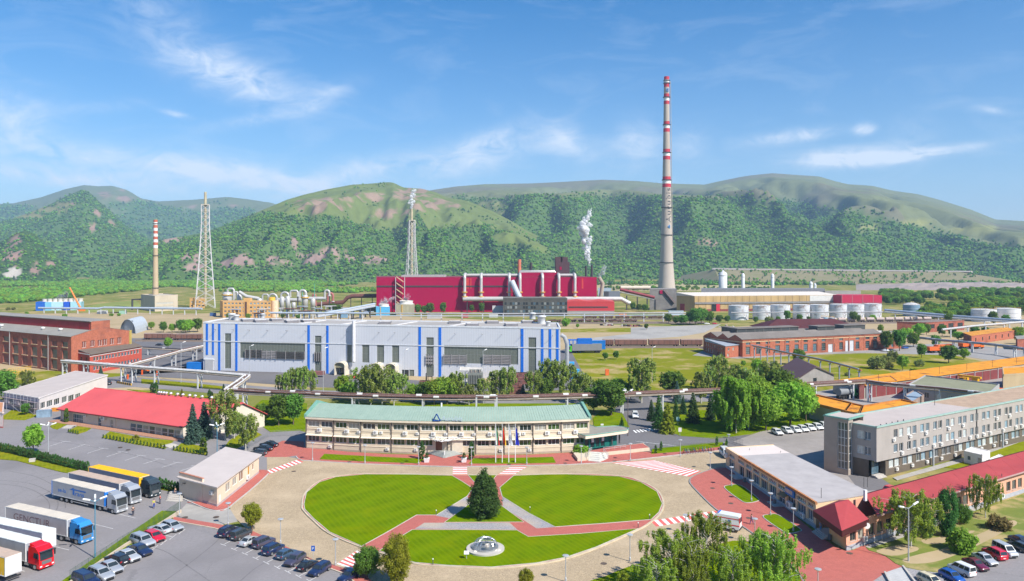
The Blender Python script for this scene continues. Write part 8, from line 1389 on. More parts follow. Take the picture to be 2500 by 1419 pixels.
trees('conifers at the gate road','green conifer in the group beside the gate road',[('spruce_b',1608,1047,964,.9),('spruce_a',1590,1028,975,1.),('spruce_b',1650,1030,974,.85),('spruce_b',1692,1034,958,1.05),('spruce_a',1735,1026,960,1.),('spruce_a',1668,1012,965,1.)]);T1('spruce_yellow',1630,1058,984,'yellow-green conifer at the kerb of the gate road',1.25);T1('spruce_b',1518,1041,1018,'small conifer on the lawn beside the gatehouse',1.2)
for x,yb,yt,lab in((1030,1121,1076,'tall column thuja left of the office entrance'),(1151,1122,1077,'tall column thuja right of the office entrance'),(1601,1107,1086,'column thuja on the gate lawn strip, leftmost'),(1614,1100,1077,'column thuja on the gate lawn strip, second from the left'),(1750,1088,1065,'column thuja left of the motorcycle'),(1774,1089,1071,'column thuja behind the motorcycle')):T1('thuja',x,yb,yt,lab,.95,'shrub',.25)
trees('trees on the dry meadow','green tree standing on the dry meadow',[('broad_c',1950,892,851,1.),('broad_d',1848,913,877,1.),('broad_c',2250,874,838,.8),('broad_a',2316,887,842,1.15),('broad_b',2353,878,850,1.05),('broad_d',2204,905,867,.95),('broad_d',1815,896,880,1.),('broad_b',1962,912,892,1.4),('broad_c',1478,880,860,1.),('broad_c',1504,878,856,.9)])
trees('willow bushes on the dry meadow','olive bush on the dry meadow',[('bush',2141,901,867,.9),('bush',2163,889,866,.9),('bush',2180,884,855,.75),('bush',2171,900,884,1.),('bush',2245,895,876,.95),('bush_green',2232,916,898,1.),('bush',2070,918,908,1.2),('bush_green',1935,890,880,1.),('bush',2130,885,872,1.)],'bush')
trees('trees round the brick workshop end','dark leafy tree at the far end of the brick workshop',[('broad_a',2165,857,807,.8),('broad_c',2196,857,803,.8),('broad_a',2230,848,811,1.),('broad_c',2284,848,817,1.),('broad_b',2244,824,789,1.),('broad_a',2262,818,790,1.),('broad_c',2300,822,792,1.),('broad_b',2340,832,809,1.2),('broad_a',2380,822,797,1.2),('broad_c',2405,820,798,1.),('broad_b',2486,826,797,1.1),('broad_a',2489,840,813,1.),('broad_a',2182,850,815,.9),('broad_d',2150,815,792,.8),('broad_c',2325,822,800,1.2),('broad_b',2215,835,800,1.)])
trees('trees before the tank row','small tree before the row of white tanks',[('broad_c',1922,785,757,.8),('bush',1878,788,772,1.),('broad_c',1900,789,772,.9),('broad_a',1952,787,767,.9),('broad_c',1974,787,772,.8),('broad_a',2084,787,760,1.),('broad_c',2095,787,768,.9),('broad_b',2130,786,768,.9),('broad_a',1845,789,773,1.),('broad_c',2316,792,765,.9),('broad_a',2425,796,759,.7),('broad_a',2455,795,768,1.)])
trees('clump left of the tank row','dark green tree in the clump left of the tank row',[('broad_a',1632,790,766,1.1),('broad_c',1668,794,768,1.2),('broad_a',1698,794,752,.95),('broad_c',1712,793,750,.9),('broad_a',1732,791,759,1.),('broad_c',1756,790,768,1.1),('broad_a',1684,792,760,.9),('broad_c',1776,789,770,1.),('broad_a',1650,792,772,1.1)])
trees('small trees by the railway yard','small bright tree beside the railway yard',[('bush_green',1382,797,774,.8),('broad_d',1410,802,790,1.),('broad_c',1578,805,790,1.)])
trees('trees left of the white-blue hall','green tree left of the white-blue hall',[('broad_a',399,812,785,.9),('broad_d',420,812,790,1.),('broad_a',442,812,780,1.),('broad_b',462,812,779,1.),('broad_c',482,811,776,.9),('broad_d',410,852,824,.95),('broad_b',370,806,785,.8),('broad_d',453,815,786,1.)]);T1('spruce_blue',246,915,893,'blue spruce on the little lawn before the brick works annex',1.2)
trees('bushes on the left plain','lone bush on the plain behind the brick works',[('bush_green',158,776,765,1.),('bush_green',35,775,763,1.),('bush',20,758,750,1.),('bush',33,757,750,1.),('bush_green',272,772,764,1.2),('bush_green',290,772,764,1.),('bush_green',559,778,762,.8),('bush_green',606,778,764,.8),('bush_green',65,768,760,1.)],'bush')
trees('small trees before the crimson hall','small tree before the crimson hall',[('broad_c',1020,768,742,.8),('broad_a',1050,768,739,.9),('broad_c',1082,768,737,.7),('broad_a',1152,764,744,.8),('broad_c',1176,767,738,.6),('broad_a',1036,768,746,.9),('broad_a',812,762,741,1.3),('broad_c',826,764,743,1.2),('broad_a',690,778,766,1.),('broad_a',728,780,768,1.2)])
trees('trees under the conveyor','dark tree under the conveyor bridge',[('broad_a',1560,760,742,1.1),('broad_c',1575,762,742,1.1),('broad_a',1545,757,738,1.)])
# clipped hedges: every shrub an individual
def hedge(a,b,n,h,label,grp,kind='hedge_shrub',z=.2,wide=1.):
 h0,cm,tm=PROTO[kind]
 for i in range(n):
  t=i/max(1,n-1);p=P(a[0]+(b[0]-a[0])*t,a[1]+(b[1]-a[1])*t,z);o=thing('hedge_shrub',label+(', '+nth(i,n)if n<=20 else ''),'shrub',p,rnd.random()*6,grp);s=h/h0*rnd.uniform(.9,1.1);o.scale=(s*wide,s*wide,s);link('crown',cm,None,o);link('trunk',tm,None,o)
hedge((-4,1100),(214,1152),37,2.3,'dark green shrub of the clipped hedge along the truck yard','hedge along the truck yard');hedge((390,1191),(434,1202),7,2.2,'dark green shrub of the short hedge beside the cream house','short hedge beside the cream house');hedge((252,1070),(401,1096),19,1.2,'small clipped shrub along the lawn edge before the red-roofed hall','shrub border before the red-roofed hall');hedge((167,1056),(190,1060),5,1.1,'small clipped shrub beside the left steps of the red-roofed hall','shrubs beside the left steps');hedge((424,1099),(505,1112),11,1.2,'small clipped shrub by the corner of the empty car park','shrubs by the car park corner')
T1('globe',331,1076,1063,'yellow globe shrub on the lawn before the red-roofed hall',1.1,'shrub')
# ---------------------------------------------------------------- pipe bridges
LPIPE=M('lagged_pipe',(.62,.60,.58),.4,.2,1.2);BPIPE=M('brown_pipe',(.14,.075,.062),.75,.3,.8);OPIPE=M('orange_pipe',(.50,.22,.10),.8,.2);CONB=M('concrete_beam',(.34,.29,.24),.9,.2,.5);POSTW=M('post_pale',(.50,.51,.52),.7,.1)
def bridge(name,label,path,z,pipes,posts,width=2.4,beam=True,pm=POSTW,collars=True,bz=.5,legs=2):
 """path = (px, top y) of the deck at height z; posts = fractions along it"""
 W_=[P(x,y,z)for x,y in path];t=thing(name,label,'pipe bridge',Vector((W_[0].x,W_[0].y,0)));side=[]
 for i in range(len(W_)):d=(W_[min(len(W_)-1,i+1)]-W_[max(0,i-1)]);d.z=0;d.normalize();side.append(Vector((-d.y,d.x,0)))
 if beam:
  for s in(-.42,.42):mb=MB();mb.path([p+n*width*s-Z3*bz for p,n in zip(W_,side)],.34,4);mb.build('beam',CONB,t)
 for j,(off,dz,r,m)in enumerate(pipes):
  mb=MB();mb.path([p+n*width*off+Z3*dz for p,n in zip(W_,side)],r,7);o=mb.build('pipe',m,t,True)
  if collars:
   k=0
   for i in range(len(W_)-1):
    L=(W_[i+1]-W_[i]).length;q=3.
    while q<L:
     a=W_[i].lerp(W_[i+1],q/L)+side[i]*width*off+Z3*dz;dd=(W_[i+1]-W_[i]).normalized();k+=1
     if(k+j)%3==0:mb=MB();mb.tube(a-dd*.9,a+dd*.9,r*1.25,n=7);mb.build('lagging',LPIPE,o)
     q+=6.+j
 Ls=[(W_[i+1]-W_[i]).length for i in range(len(W_)-1)];T=sum(Ls)
 for f in posts:
  s=T*f;i=0
  while s>Ls[i]and i<len(Ls)-1:s-=Ls[i];i+=1
  p=W_[i].lerp(W_[i+1],min(1,s/Ls[i]));n=side[i];rz=math.atan2(n.y,n.x)
  for sgn in((-.4,.4)if legs==2 else(0,)):q=p+n*width*sgn;mb=MB();mb.box((q.x,q.y,0),(.45,.45,z-bz),rz);mb.build('post',pm,t)
  mb=MB();mb.box((p.x,p.y,z-bz-.3),(width*1.15,.4,.3),rz);mb.build('cross_beam',pm,t)
  if legs==2:
   for zz in(z*.35,z*.65):mb=MB();mb.box((p.x,p.y,zz),(width*.8,.25,.3),rz);mb.build('tie',pm,t)
 return t
bridge('pipe_bridge','long brown pipe bridge running behind the green-roofed office',[(556,952),(640,957.5),(856,966),(1000,969.5),(1120,971),(1240,970.5),(1360,968),(1450,965.5),(1600,960),(1750,953.5),(1850,948),(1957,940),(2050,934.5),(2118,931)],6.2,[(-.5,.3,.32,BPIPE),(-.12,.25,.22,LPIPE),(.22,.5,.38,BPIPE),(.5,.2,.2,BPIPE)],[.01,.03,.1,.2,.3,.4,.5,.58,.64,.73,.82,.9,.97,.995])
bridge('pipe_bridge','silver pipe bridge passing in front of the brick works',[(154,881),(215,886),(313,894),(394,900),(495,907.5),(604,917)],6.8,[(-.4,.2,.34,LPIPE),(0,.1,.22,BPIPE),(.4,.2,.28,LPIPE),(.1,-.35,.2,BPIPE)],[.01,.14,.36,.42,.54,.76,.98])
bridge('pipe_bridge','short pipe bridge linking the two bridges above the red roof',[(604,917),(585,932),(556,952)],6.6,[(-.4,.3,.36,LPIPE),(0,.1,.24,BPIPE),(.4,.2,.3,LPIPE)],[.4,.75])
bridge('pipe_bridge','rusty pipe bridge running from the brick works annex towards the wagons',[(313,891),(380,873),(440,857),(492,845)],6.5,[(-.4,.2,.3,LPIPE),(0,.1,.26,OPIPE),(.4,.2,.26,BPIPE)],[.3,.6,.9]);bridge('pipe_bridge','low grey pipe bridge along the wagon yard behind the brick works',[(349,848),(420,852),(492,856)],4.,[(0,.2,.34,M('dark_pipe',(.10,.10,.12),.6))],[.1,.5,.9],1.4)
bridge('pipe_bridge','thin sloping pipe line on single posts from the brick workshop',[(1836,844),(1852,846.5),(1888,854),(1929,863),(1975,872),(2022,882),(2066,893.5),(2100,903)],6.6,[(-.5,.35,.24,M('blue_grey_pipe')),(.4,-.2,.34,OPIPE)],[.02,.08,.15,.22,.29,.37,.45,.54,.64,.72,.81,.9,.99],1.3,False,M('post_blue_grey',(.24,.27,.32),.6),False,.6,1)
bridge('pipe_bridge','pipe bridge crossing the olive-roofed office',[(2118,931),(2160,937),(2232,943),(2300,949),(2420,963),(2446,968)],7.2,[(-.4,.3,.3,BPIPE),(0,.2,.42,SIL),(.4,.2,.2,LPIPE)],[.02,.3,.55,.8],2.2)
bridge('pipe_bridge','pale pipe bridge in the yard behind the meadow bushes',[(2180,815),(2230,822),(2300,830),(2400,838),(2466,845),(2540,858)],5.6,[(-.3,.2,.3,M('blue_grey_pipe')),(.3,.2,.25,BPIPE)],[.35,.45,.55,.68,.8,.88],1.6)
bridge('pipe_bridge','grey pipe gantry with yellow ladder behind the office roof',[(1162,966),(1214,966)],7.4,[(0,0,.16,POSTW)],[.02,.98],1.0,False,POSTW,False)
# ---------------------------------------------------------------- lamps, masts, flags
LP=M('lamp_post_grey',(.40,.42,.44),.5,.05,metal=.2);LG=M('lamp_glass',(.74,.75,.75),.2)
def plaza_lamp(x,yb,yt,label):
 p=P(x,yb,.24);h=(HC-.24)*(yb-yt)/(yb-YH);t=thing('street_lamp',label,'lamp',p,0,'plaza lamps');mb=MB();mb.lathe([(.16,0),(.16,.5),(.085,.6),(.065,h-.35)],p,8);mb.build('post',LP,t);mb=MB();mb.lathe([(.1,h-.4),(.42,h-.2),(.5,h-.12)],p,14);mb.build('bowl',LG,t,True);mb=MB();mb.lathe([(.52,h-.12),(.5,h-.05),(.1,h)],p,14);mb.build('cap',LP,t)
for x,yb,yt,lab in((763,1124,1080,'at the left corner of the office pavement'),(891,1131,1086,'at the middle of the left lawn strip'),(1022,1134,1090,'left of the office entrance path'),(1151,1136,1091,'right of the office entrance path'),(1286,1134,1091,'right of the four flagpoles'),(1419,1131,1088,'before the gatehouse planter'),(1539,1125,1082,'before the gatehouse terrace'),(1661,1115,1073,'left of the bicycles'),(1734,1146,1104,'at the end of the wide striped crossing'),(1779,1068,1060,'at the far end of the gate fence'),(1786,1187,1139,'before the pavilion, farthest'),(1834.5,1223,1172,'before the pavilion, second from far'),(1881,1258,1203,'before the pavilion, third from far'),(1937,1297,1240,'before the pavilion, nearest'),(1843,1325,1265,'behind the foreground birches right'),(1927,1403,1333,'on the kerb of the lower right pavement'),(1997,1462,1388,'cut by the bottom edge on the red pavement'),(1538,1369,1304,'on the lower right outer kerb'),(1381,1419,1355,'at the bottom of the round lawn'),(1674,1300,1256,'behind the foreground birches left'),(685,1327,1266,'above the middle of the pavement car row'),(819,1380,1315,'beside the lower left striped crossing'),(557,1282,1227,'at the top end of the pavement car row'),(438,1260,1204,'beside the truck yard gate')):plaza_lamp(x,yb,yt,'grey disc-headed lamp '+lab)
def mast(x,yb,yt,label,heads,mat,z=.1,r=.11,arm=.9):
 p=P(x,yb,z);h=(HC-z)*(yb-yt)/(yb-YH);t=thing('lamp_mast',label,'lamp',p);mb=MB();mb.lathe([(r*1.3,0),(r,1),(r*.7,h)],p,8);mb.build('post',mat,t)
 for k in range(heads):a=6.283*k/heads+.5;d=Vector((math.cos(a),math.sin(a),0));q=p+Z3*h;mb=MB();mb.tube(q-Z3*.1,q+d*arm+Z3*.35,.05,n=5);mb.build('arm',mat,t);mb=MB();mb.path([q+d*arm*.8+Z3*.3,q+d*(arm+.9)+Z3*.62],.16,6);mb.build('lamp_head',FRW,t)
BLM=M('mast_blue',(.06,.20,.30),.5);mast(232,1360,1224,'tall blue lamp mast with four heads beside the truck yard fence',4,BLM,.3);mast(118,1112,1040,'pale lamp mast with several heads behind the hedge',4,LP);mast(530,1121,1041,'blue-grey lamp mast before the hanging birches',4,BLM);mast(2218,1370,1240,'pale two-armed lamp mast on the bank',2,LP,.3,.12,1.6);mast(1533,1064,957,'tall thin brown mast with lamps at the gatehouse',4,M('mast_brown',(.13,.09,.075),.7));mast(609,926,846,'thin lamp mast before the left end of the white-blue hall',1,LP);mast(789,958,852,'thin lamp mast before the birches at the hall',1,LP);mast(987,940,856,'thin lamp mast at the middle of the white-blue hall',1,LP);mast(1179,942,857,'thin lamp mast beside the transformer',1,LP);mast(1592,934,850,'pale lamp mast alone on the dry meadow',1,LP);mast(442,934,838,'pale lamp mast behind the silver pipe bridge',1,LP)
def flag(x,cols,label,text=None,vert=False):
 p=P(x,1129,.3);h=9.6;t=thing('flagpole',label,'flag',p,0,'flagpoles');mb=MB();mb.lathe([(.12,0),(.1,1),(.06,h)],p,8);mb.build('pole',FRW,t);n=len(cols);W0=1.5;fo=None
 for i,c in enumerate(cols): # hanging cloth with folds; colours run down side by side
  mb=MB();vs=[];rows_,cs=14,5
  for r_ in range(rows_):
   f=r_/(rows_-1);z=h-.3-4.6*f;wdt=W0*(.12+.5*f**.6)
   for q in range(cs):s=(i+q/(cs-1))/n;vs.append((p.x+.08+wdt*s,p.y+.22*math.sin(s*9+f*4)*(.3+f),z-.5*s*(1-f*.5)))
  mb.add(vs,[(a*cs+b,a*cs+b+1,(a+1)*cs+b+1,(a+1)*cs+b)for a in range(rows_-1)for b in range(cs-1)]);o=mb.build('flag_cloth',M('flag_%s'%'_'.join('%d'%int(v*100)for v in c),c,.8,.06),t,True)
 if text:lettering(t,text,Vector((p.x+.55,p.y-.3,0)),Vector((1,0,0)),0,5.0,.7,M('flag_letters',(.05,.06,.14),.8),.005,0.,rot=R(90))
flag(1210,[(.75,.75,.74),(.02,.30,.13),(.55,.03,.03)],'white, green and red flag, leftmost of the four');flag(1226,[(.02,.02,.02),(.62,.02,.02),(.80,.45,.01)],'black, red and gold flag, second from the left');flag(1242,[(.68,.69,.74)],'white flag with dark lettering, third from the left','Aurubis');flag(1258,[(.02,.03,.42)],'deep blue flag, rightmost of the four')
sg=thing('parking_sign','blue parking sign with white P above the pavement car row','sign',P(764.5,1368,.22));p=P(764.5,1368,.22);mb=MB();mb.tube(p,p+Z3*2.5,.04,n=6);mb.build('post',LP,sg);mb=MB();mb.box((p.x,p.y-.05,1.75),(.62,.04,.9));mb.build('plate',M('sign_p_blue',(.015,.10,.42),.5),sg);lettering(sg,'P',Vector((p.x,p.y,0)),Vector((1,0,0)),-.17,2.0,.62,FRW,.005,.085)
ib=thing('info_board','small pale slanted board on a post beside the dome sculpture','board',P(1139,1364,.3));p=P(1139,1364,.3);mb=MB();mb.tube(p,p+Z3*.8,.05,n=6);mb.build('post',LP,ib);mb=MB();mb.hexa([p+Vector((-.42,-.2,.75)),p+Vector((.42,-.2,.75)),p+Vector((.42,.25,1.2)),p+Vector((-.42,.25,1.2))],[p+Vector((-.42,-.22,.79)),p+Vector((.42,-.22,.79)),p+Vector((.42,.23,1.24)),p+Vector((-.42,.23,1.24))]);mb.build('panel',M('board_panel',(.60,.60,.60),.5),ib)
for x,yb,c,lab in((1502,1032,(.30,.50,.50),'pale teal notice board among the conifers'),):pass
# notice boards on the gate lawn
for x,yb,yt,c,lab in((1655,1037,1018,(.38,.60,.60),'pale teal board standing under the conifers'),(1660,1064,1044,(.66,.62,.60),'white notice box on a post on the gate lawn'),(1470,1042,1034,(.72,.72,.72),'round white lamp on the small lawn behind the gatehouse')):t=thing('notice_board',lab,'board',P(x,yb,.16));p=P(x,yb,.16);h=hgt(yb,yt);mb=MB();mb.tube(p,p+Z3*h,.05,n=5);mb.build('post',LP,t);mb=MB();mb.box((p.x,p.y-.06,h*.55),(.9,.08,h*.5));mb.build('panel',M('panel_'+lab[:8],c,.6),t)
# dome sculpture on a white pebble disc
def dome():
 c=P(1185,1341,.29);t=thing('dome_sculpture','silver dome cage over a white pebble disc on the front lawn','sculpture',c);mb=MB();mb.lathe([(3.15,0),(3.15,.12),(2.9,.16),(.1,.2)],c,40);mb.build('pebble_disc',M('white_pebbles',(.60,.56,.50),.9,.35,2.2,bump=.8),t);mb=MB();mb.lathe([(3.1,0),(3.3,0),(3.3,.26),(3.1,.26)],c,40);mb.build('ring_kerb',STONE,t);mb=MB();mb.lathe([(2.25,.2),(2.3,.2),(2.3,.5),(2.25,.5)],c,40);mb.build('base_ring',RIM,t);ST=M('chrome',(.55,.57,.60),.2,.05,metal=.8);r=2.2
 for k in range(8):a=6.283*k/16;mb=MB();mb.path([c+Vector((r*math.cos(R(e))*math.cos(a),r*math.cos(R(e))*math.sin(a),.3+r*.82*math.sin(R(e))))for e in range(0,181,12)],.035,5);mb.build('meridian',ST,t)
 for e in(22,45,68):mb=MB();rr=r*math.cos(R(e));mb.path([c+Vector((rr*math.cos(a),rr*math.sin(a),.3+r*.82*math.sin(R(e))))for a in np.linspace(0,6.283,33)],.03,5);mb.build('parallel',ST,t)
 g_=random.Random(4)
 for k in range(22):a,q=g_.uniform(0,6.28),2.9*g_.random()**.5;w=g_.uniform(.16,.42);mb=MB();mb.lathe([(w*.7,0),(w,w*.3),(w*.6,w*.75),(.03,w*.85)],c+Vector((q*math.cos(a),q*math.sin(a),.12)),7);mb.build('pale_rock',M('pale_rock',(.58,.54,.48),.9,.25,3.),t)
 for k in range(7): # dark land plates on the cage
  a,e=g_.uniform(0,6.28),R(g_.uniform(15,70));pts=[]
  for q in range(7):aa,ee=a+.35*math.cos(q*.9)*g_.uniform(.6,1.1),e+.22*math.sin(q*.9)*g_.uniform(.6,1.1);pts.append(c+Vector((r*1.01*math.cos(ee)*math.cos(aa),r*1.01*math.cos(ee)*math.sin(aa),.3+r*.83*math.sin(ee))))
  mb=MB();ctr=sum(pts,Vector())/7;mb.add([ctr]+pts,[(0,i+1,(i+1)%7+1)for i in range(7)]);mb.build('land_plate',M('land_plate',(.16,.15,.14),.4,metal=.4),t)
dome()
for x,lab in((1042,'left'),(1133,'right')):
 p=P(x,1128,.24);t=thing('planter_box','white planter box with a small clipped shrub, %s of the entrance path'%lab,'planter',p);mb=MB();mb.hexa([p+Vector((a*.55,b*.55,0))for a,b in((-1,-1),(1,-1),(1,1),(-1,1))],[p+Vector((a*.68,b*.68,1.))for a,b in((-1,-1),(1,-1),(1,1),(-1,1))]);mb.build('box',FRW,t);h0,cm,tm=PROTO['hedge_shrub'];q=link('shrub',cm,None,t,Vector((0,0,.9)));q.scale=(.85,.85,.65)
 # bicycles and motorcycle
def wheel_ring(mb,x,z,r,w=.02):
 mb.path([(x+r*math.cos(a),0,z+r*math.sin(a))for a in np.linspace(0,6.283,15)],w,4)
def bicycle(px,py,rz,col,label):
 t=thing('bicycle',label,'bicycle',(0,0,0),0,'bicycles at the rack')
 for x in(-.52,.52):mb=MB();wheel_ring(mb,x,.34,.33,.03);mb.build('wheel',TYRE,t)
 fr=MB()
 for a,b in(((-.52,0,.34),(-.1,0,.33)),((-.1,0,.33),(-.22,0,.85)),((-.22,0,.82),(.38,0,.86)),((-.1,0,.33),(.40,0,.8)),((-.52,0,.34),(-.22,0,.8)),((.52,0,.34),(.36,0,1.0))):fr.tube(a,b,.03,n=5)
 fr.build('frame',M('bike_%d'%int(col[0]*100+col[2]*37),col,.4),t);mb=MB();mb.tube((.34,-.28,1.02),(.34,.28,1.02),.025,n=5);mb.build('handlebar',TRIM,t);mb=MB();mb.box((-.25,0,.86),(.26,.14,.07));mb.build('saddle',TRIM,t);t.location=P(px,py,.25);t.rotation_euler=(0,0,rz);t.scale=(1.25,)*3
for i in range(12):x=1668+i*6.8;bicycle(x,1108.5-(x-1668)*.105,R(70+(i*37%40)),[(.5,.05,.04),(.05,.1,.35),(.4,.4,.42),(.04,.04,.04),(.1,.35,.2),(.55,.35,.1)][i%6],'bicycle parked in the row at the gate lawn, '+nth(i,12))
mc=thing('motorcycle','black motorcycle at the end of the bicycle row','motorcycle',(0,0,0))
for x in(-.65,.7):mb=MB();wheel_ring(mb,x,.32,.26,.09);mb.build('wheel',TYRE,mc)
mb=MB();mb.hexa([Vector((-.9,-.15,.5)),Vector((.6,-.18,.4)),Vector((.6,.18,.4)),Vector((-.9,.15,.5))],[Vector((-.8,-.16,.85)),Vector((.45,-.2,1.0)),Vector((.45,.2,1.0)),Vector((-.8,.16,.85))]);mb.build('body',PAINT['black'],mc);mb=MB();mb.box((-.35,0,.86),(.8,.3,.12));mb.build('seat',TRIM,mc);mb=MB();mb.tube((.5,-.35,1.1),(.5,.35,1.1),.03,n=5);mb.build('handlebar',TRIM,mc);mb=MB();mb.hexa([Vector((.55,-.2,.9)),Vector((.75,-.1,.7)),Vector((.75,.1,.7)),Vector((.55,.2,.9))],[Vector((.5,-.18,1.3)),Vector((.55,-.12,1.32)),Vector((.55,.12,1.32)),Vector((.5,.18,1.3))]);mb.build('windshield',FRW,mc);mc.location=P(1766,1097,.25);mc.rotation_euler=(0,0,R(60));mc.scale=(1.3,)*3
# ---------------------------------------------------------------- people
def person(px,py,label,top,legs,rz=0.,pose='stand',z=.1,skin=(.50,.30,.21),hair=(.05,.035,.025)):
 t=thing('person',label,'person',(0,0,0));st_={'stand':(.07,-.04,.12,-.10),'walk':(.28,-.28,-.25,.28)}[pose]
 def sk(name,verts,edges,rad,mat,par=None):
  me=bpy.data.meshes.new(name);me.from_pydata(verts,edges,[]);me.update();o=link(name,me,mat,par or t);m=o.modifiers.new('skin','SKIN')
  for v,r_ in zip(me.skin_vertices[0].data,rad):v.radius=r_ if isinstance(r_,tuple)else(r_,r_);v.use_root=False
  me.skin_vertices[0].data[0].use_root=True;s=o.modifiers.new('sub','SUBSURF');s.levels=s.render_levels=1;return o
 a,b,c,d=st_ # foot and hand swing
 V=[(0,0,.95),(0,0,1.2),(0,0,1.42),(.02,0,1.52),(.04,0,1.63),(.03,0,1.76)];E=[(0,1),(1,2),(2,3),(3,4),(4,5)];Rr=[(.15,.12),(.14,.1),(.17,.11),.055,(.085,.1),.07]
 for s,f,h in((-1,a,c),(1,b,d)):
  k=len(V);V+=[(0,s*.1,.9),(f*.55+.03,s*.1,.5),(f,s*.1,.09),(f+.14,s*.11,.04)];E+=[(0,k),(k,k+1),(k+1,k+2),(k+2,k+3)];Rr+=[.095,.065,.045,.04]
  k=len(V);V+=[(0,s*.2,1.40),(h*.4,s*.25,1.13),(h+.08,s*.22,.90),(h+.14,s*.21,.82),(h+.18,s*.19,.77),(h+.17,s*.235,.79)];E+=[(2,k),(k,k+1),(k+1,k+2),(k+2,k+3),(k+3,k+4),(k+2,k+5)];Rr+=[.055,.043,.032,(.04,.02),(.03,.012),.012]
 sk('body',V,E,Rr,M('skin_tone',skin,.7,.05))
 sk('shirt',[(0,0,.93),(0,0,1.2),(0,0,1.43),(0,-.2,1.40),(c*.25,-.24,1.2),(0,.2,1.40),(d*.25,.24,1.2)],[(0,1),(1,2),(2,3),(3,4),(2,5),(5,6)],[(.175,.135),(.165,.12),(.185,.125),.075,.06,.075,.06],M('shirt_%d_%d'%(int(top[0]*100),int(top[2]*100)),top,.8,.1))
 sk('trousers',[(0,0,.97),(0,-.1,.88),(a*.55+.03,-.1,.5),(a,-.1,.14),(0,.1,.88),(b*.55+.03,.1,.5),(b,.1,.14)],[(0,1),(1,2),(2,3),(0,4),(4,5),(5,6)],[(.165,.13),.11,.085,.065,.11,.085,.065],M('trousers_%d_%d'%(int(legs[0]*100),int(legs[2]*100)),legs,.8,.1))
 mb=MB();mb.lathe([(.02,-.02),(.095,.02),(.112,.09),(.085,.16),(.02,.19)],(.015,0,1.63),10);mb.build('hair',M('hair_brown',hair,.8),t,True)
 for s in(-1,1):mb=MB();mb.box((.045+(a if s<0 else b),s*.105,0),(.27,.1,.1));mb.build('shoe',TRIM,t)
 t.location=P(px,py,z);t.rotation_euler=(0,0,rz);t.scale=(1.08,)*3
person(325,1259,'person in a dark top and yellow-green vest standing by the grey lorry cab',(.03,.035,.045),(.03,.035,.06),R(120));person(375.6,1241,'person in a yellow-green vest and blue trousers between the lorries and the gate',(.45,.55,.02),(.03,.07,.28),R(-60));person(391,1230,'person in a red top and dark trousers before the dark lorry cab',(.55,.03,.04),(.04,.045,.09),R(200));person(428,1212,'person in dark clothes at the steps beside the cream house',(.05,.05,.06),(.15,.15,.18),R(150),z=.2);person(1835,1280,'person in pink and violet walking beside the ambulance',(.50,.25,.40),(.14,.08,.22),R(20),'walk',.25);person(2004,1297,'person in light blue work clothes at the porch of the pink house',(.12,.30,.55),(.10,.28,.52),R(100),z=.6)
# ---------------------------------------------------------------- fences, steps, bins and yard things
def fence(pts,h,label,mat,n,z=.25,bar=.22,top=True,name='wire_fence',r=.018):
 W_=[P(x,y,z)for x,y in pts];t=thing(name,label,'fence',W_[0].copy())
 for i in range(len(W_)-1):
  a,b=W_[i],W_[i+1];L=(b-a).length
  for k in range(n):
   p,q=a.lerp(b,k/n),a.lerp(b,(k+1)/n);mb=MB();mb.tube(p,p+Z3*h,.035,n=5);mb.build('post',mat,t);mb=MB();m=max(2,int((q-p).length/bar))
   for j in range(1,m):s=p.lerp(q,j/m);mb.add([s+Z3*.1+Vector((-r,0,0)),s+Z3*.1+Vector((r,0,0)),s+Z3*h+Vector((r,0,0)),s+Z3*h+Vector((-r,0,0))],[(0,1,2,3)])
   for zz in(.12,h*.5,h-.03):mb.tube(p+Z3*zz,q+Z3*zz,r,n=4)
   mb.build('panel',mat,t)
GF=M('fence_green',(.045,.10,.065),.7);fence([(440,1248),(410,1268),(300,1336),(168,1425)],2.0,'green wire fence between truck yard and car row',GF,9,.3);fence([(1580,1097),(1690,1088),(1782,1079)],1.7,'grey bar fence along the gate road behind the bicycles',M('fence_grey',(.22,.23,.24),.6),7,.25,.3);fence([(1782,1079),(1815,1090)],1.7,'dark bar fence beside the pavilion corner',M('fence_dark',(.06,.06,.065),.6),4,.2,.3);fence([(600,1098),(640,1074),(655,1066),(740,1062)],1.6,'grey bar fence round the red pad by the birches',M('fence_grey'),6,.15,.3);fence([(10,926),(40,921),(76,913)],2.2,'yellow railing on the grass at the left edge',M('rail_yellow',(.78,.50,.02),.6),4,.1,1.0,name='railing',r=.05);fence([(20,912),(60,908),(78,905)],2.2,'yellow railing behind the first at the left edge',M('rail_yellow'),4,.1,1.0,name='railing',r=.05)
kerb([(441,1252),(411,1272),(301,1340),(170,1430)],.35,.75,0.,M('buff_wall',(.48,.40,.31),.9,.15),zp=.1,name='retaining_wall')
st_=thing('garden_steps','pale concrete steps between truck yard and cream house','steps',P(405,1224))
for k in range(5):mb=MB();a,b=P(404+k*2.0,1225-k*3.2),P(437,1228-k*3.4);mb.obox(a,(b-a).normalized(),0,(b-a).length,-1.2,0,.1,.1+.16*(k+1));mb.build('step',STONE,st_)
st_=thing('pavement_steps','grey outdoor steps with side walls at the bottom right','steps',P(2180,1400));a,b,c_,d_=P(2160,1400,.3),P(2204,1385,.3),P(2236,1425,.3),P(2182,1440,.3)
for k in range(9):mb=MB();t0,t1=k/9,(k+1)/9;mb.prism([a.lerp(d_,t0),b.lerp(c_,t0),b.lerp(c_,t1),a.lerp(d_,t1)],0,.42-.03*k);mb.build('step',M('step_grey',(.42,.42,.42),.9,.1),st_)
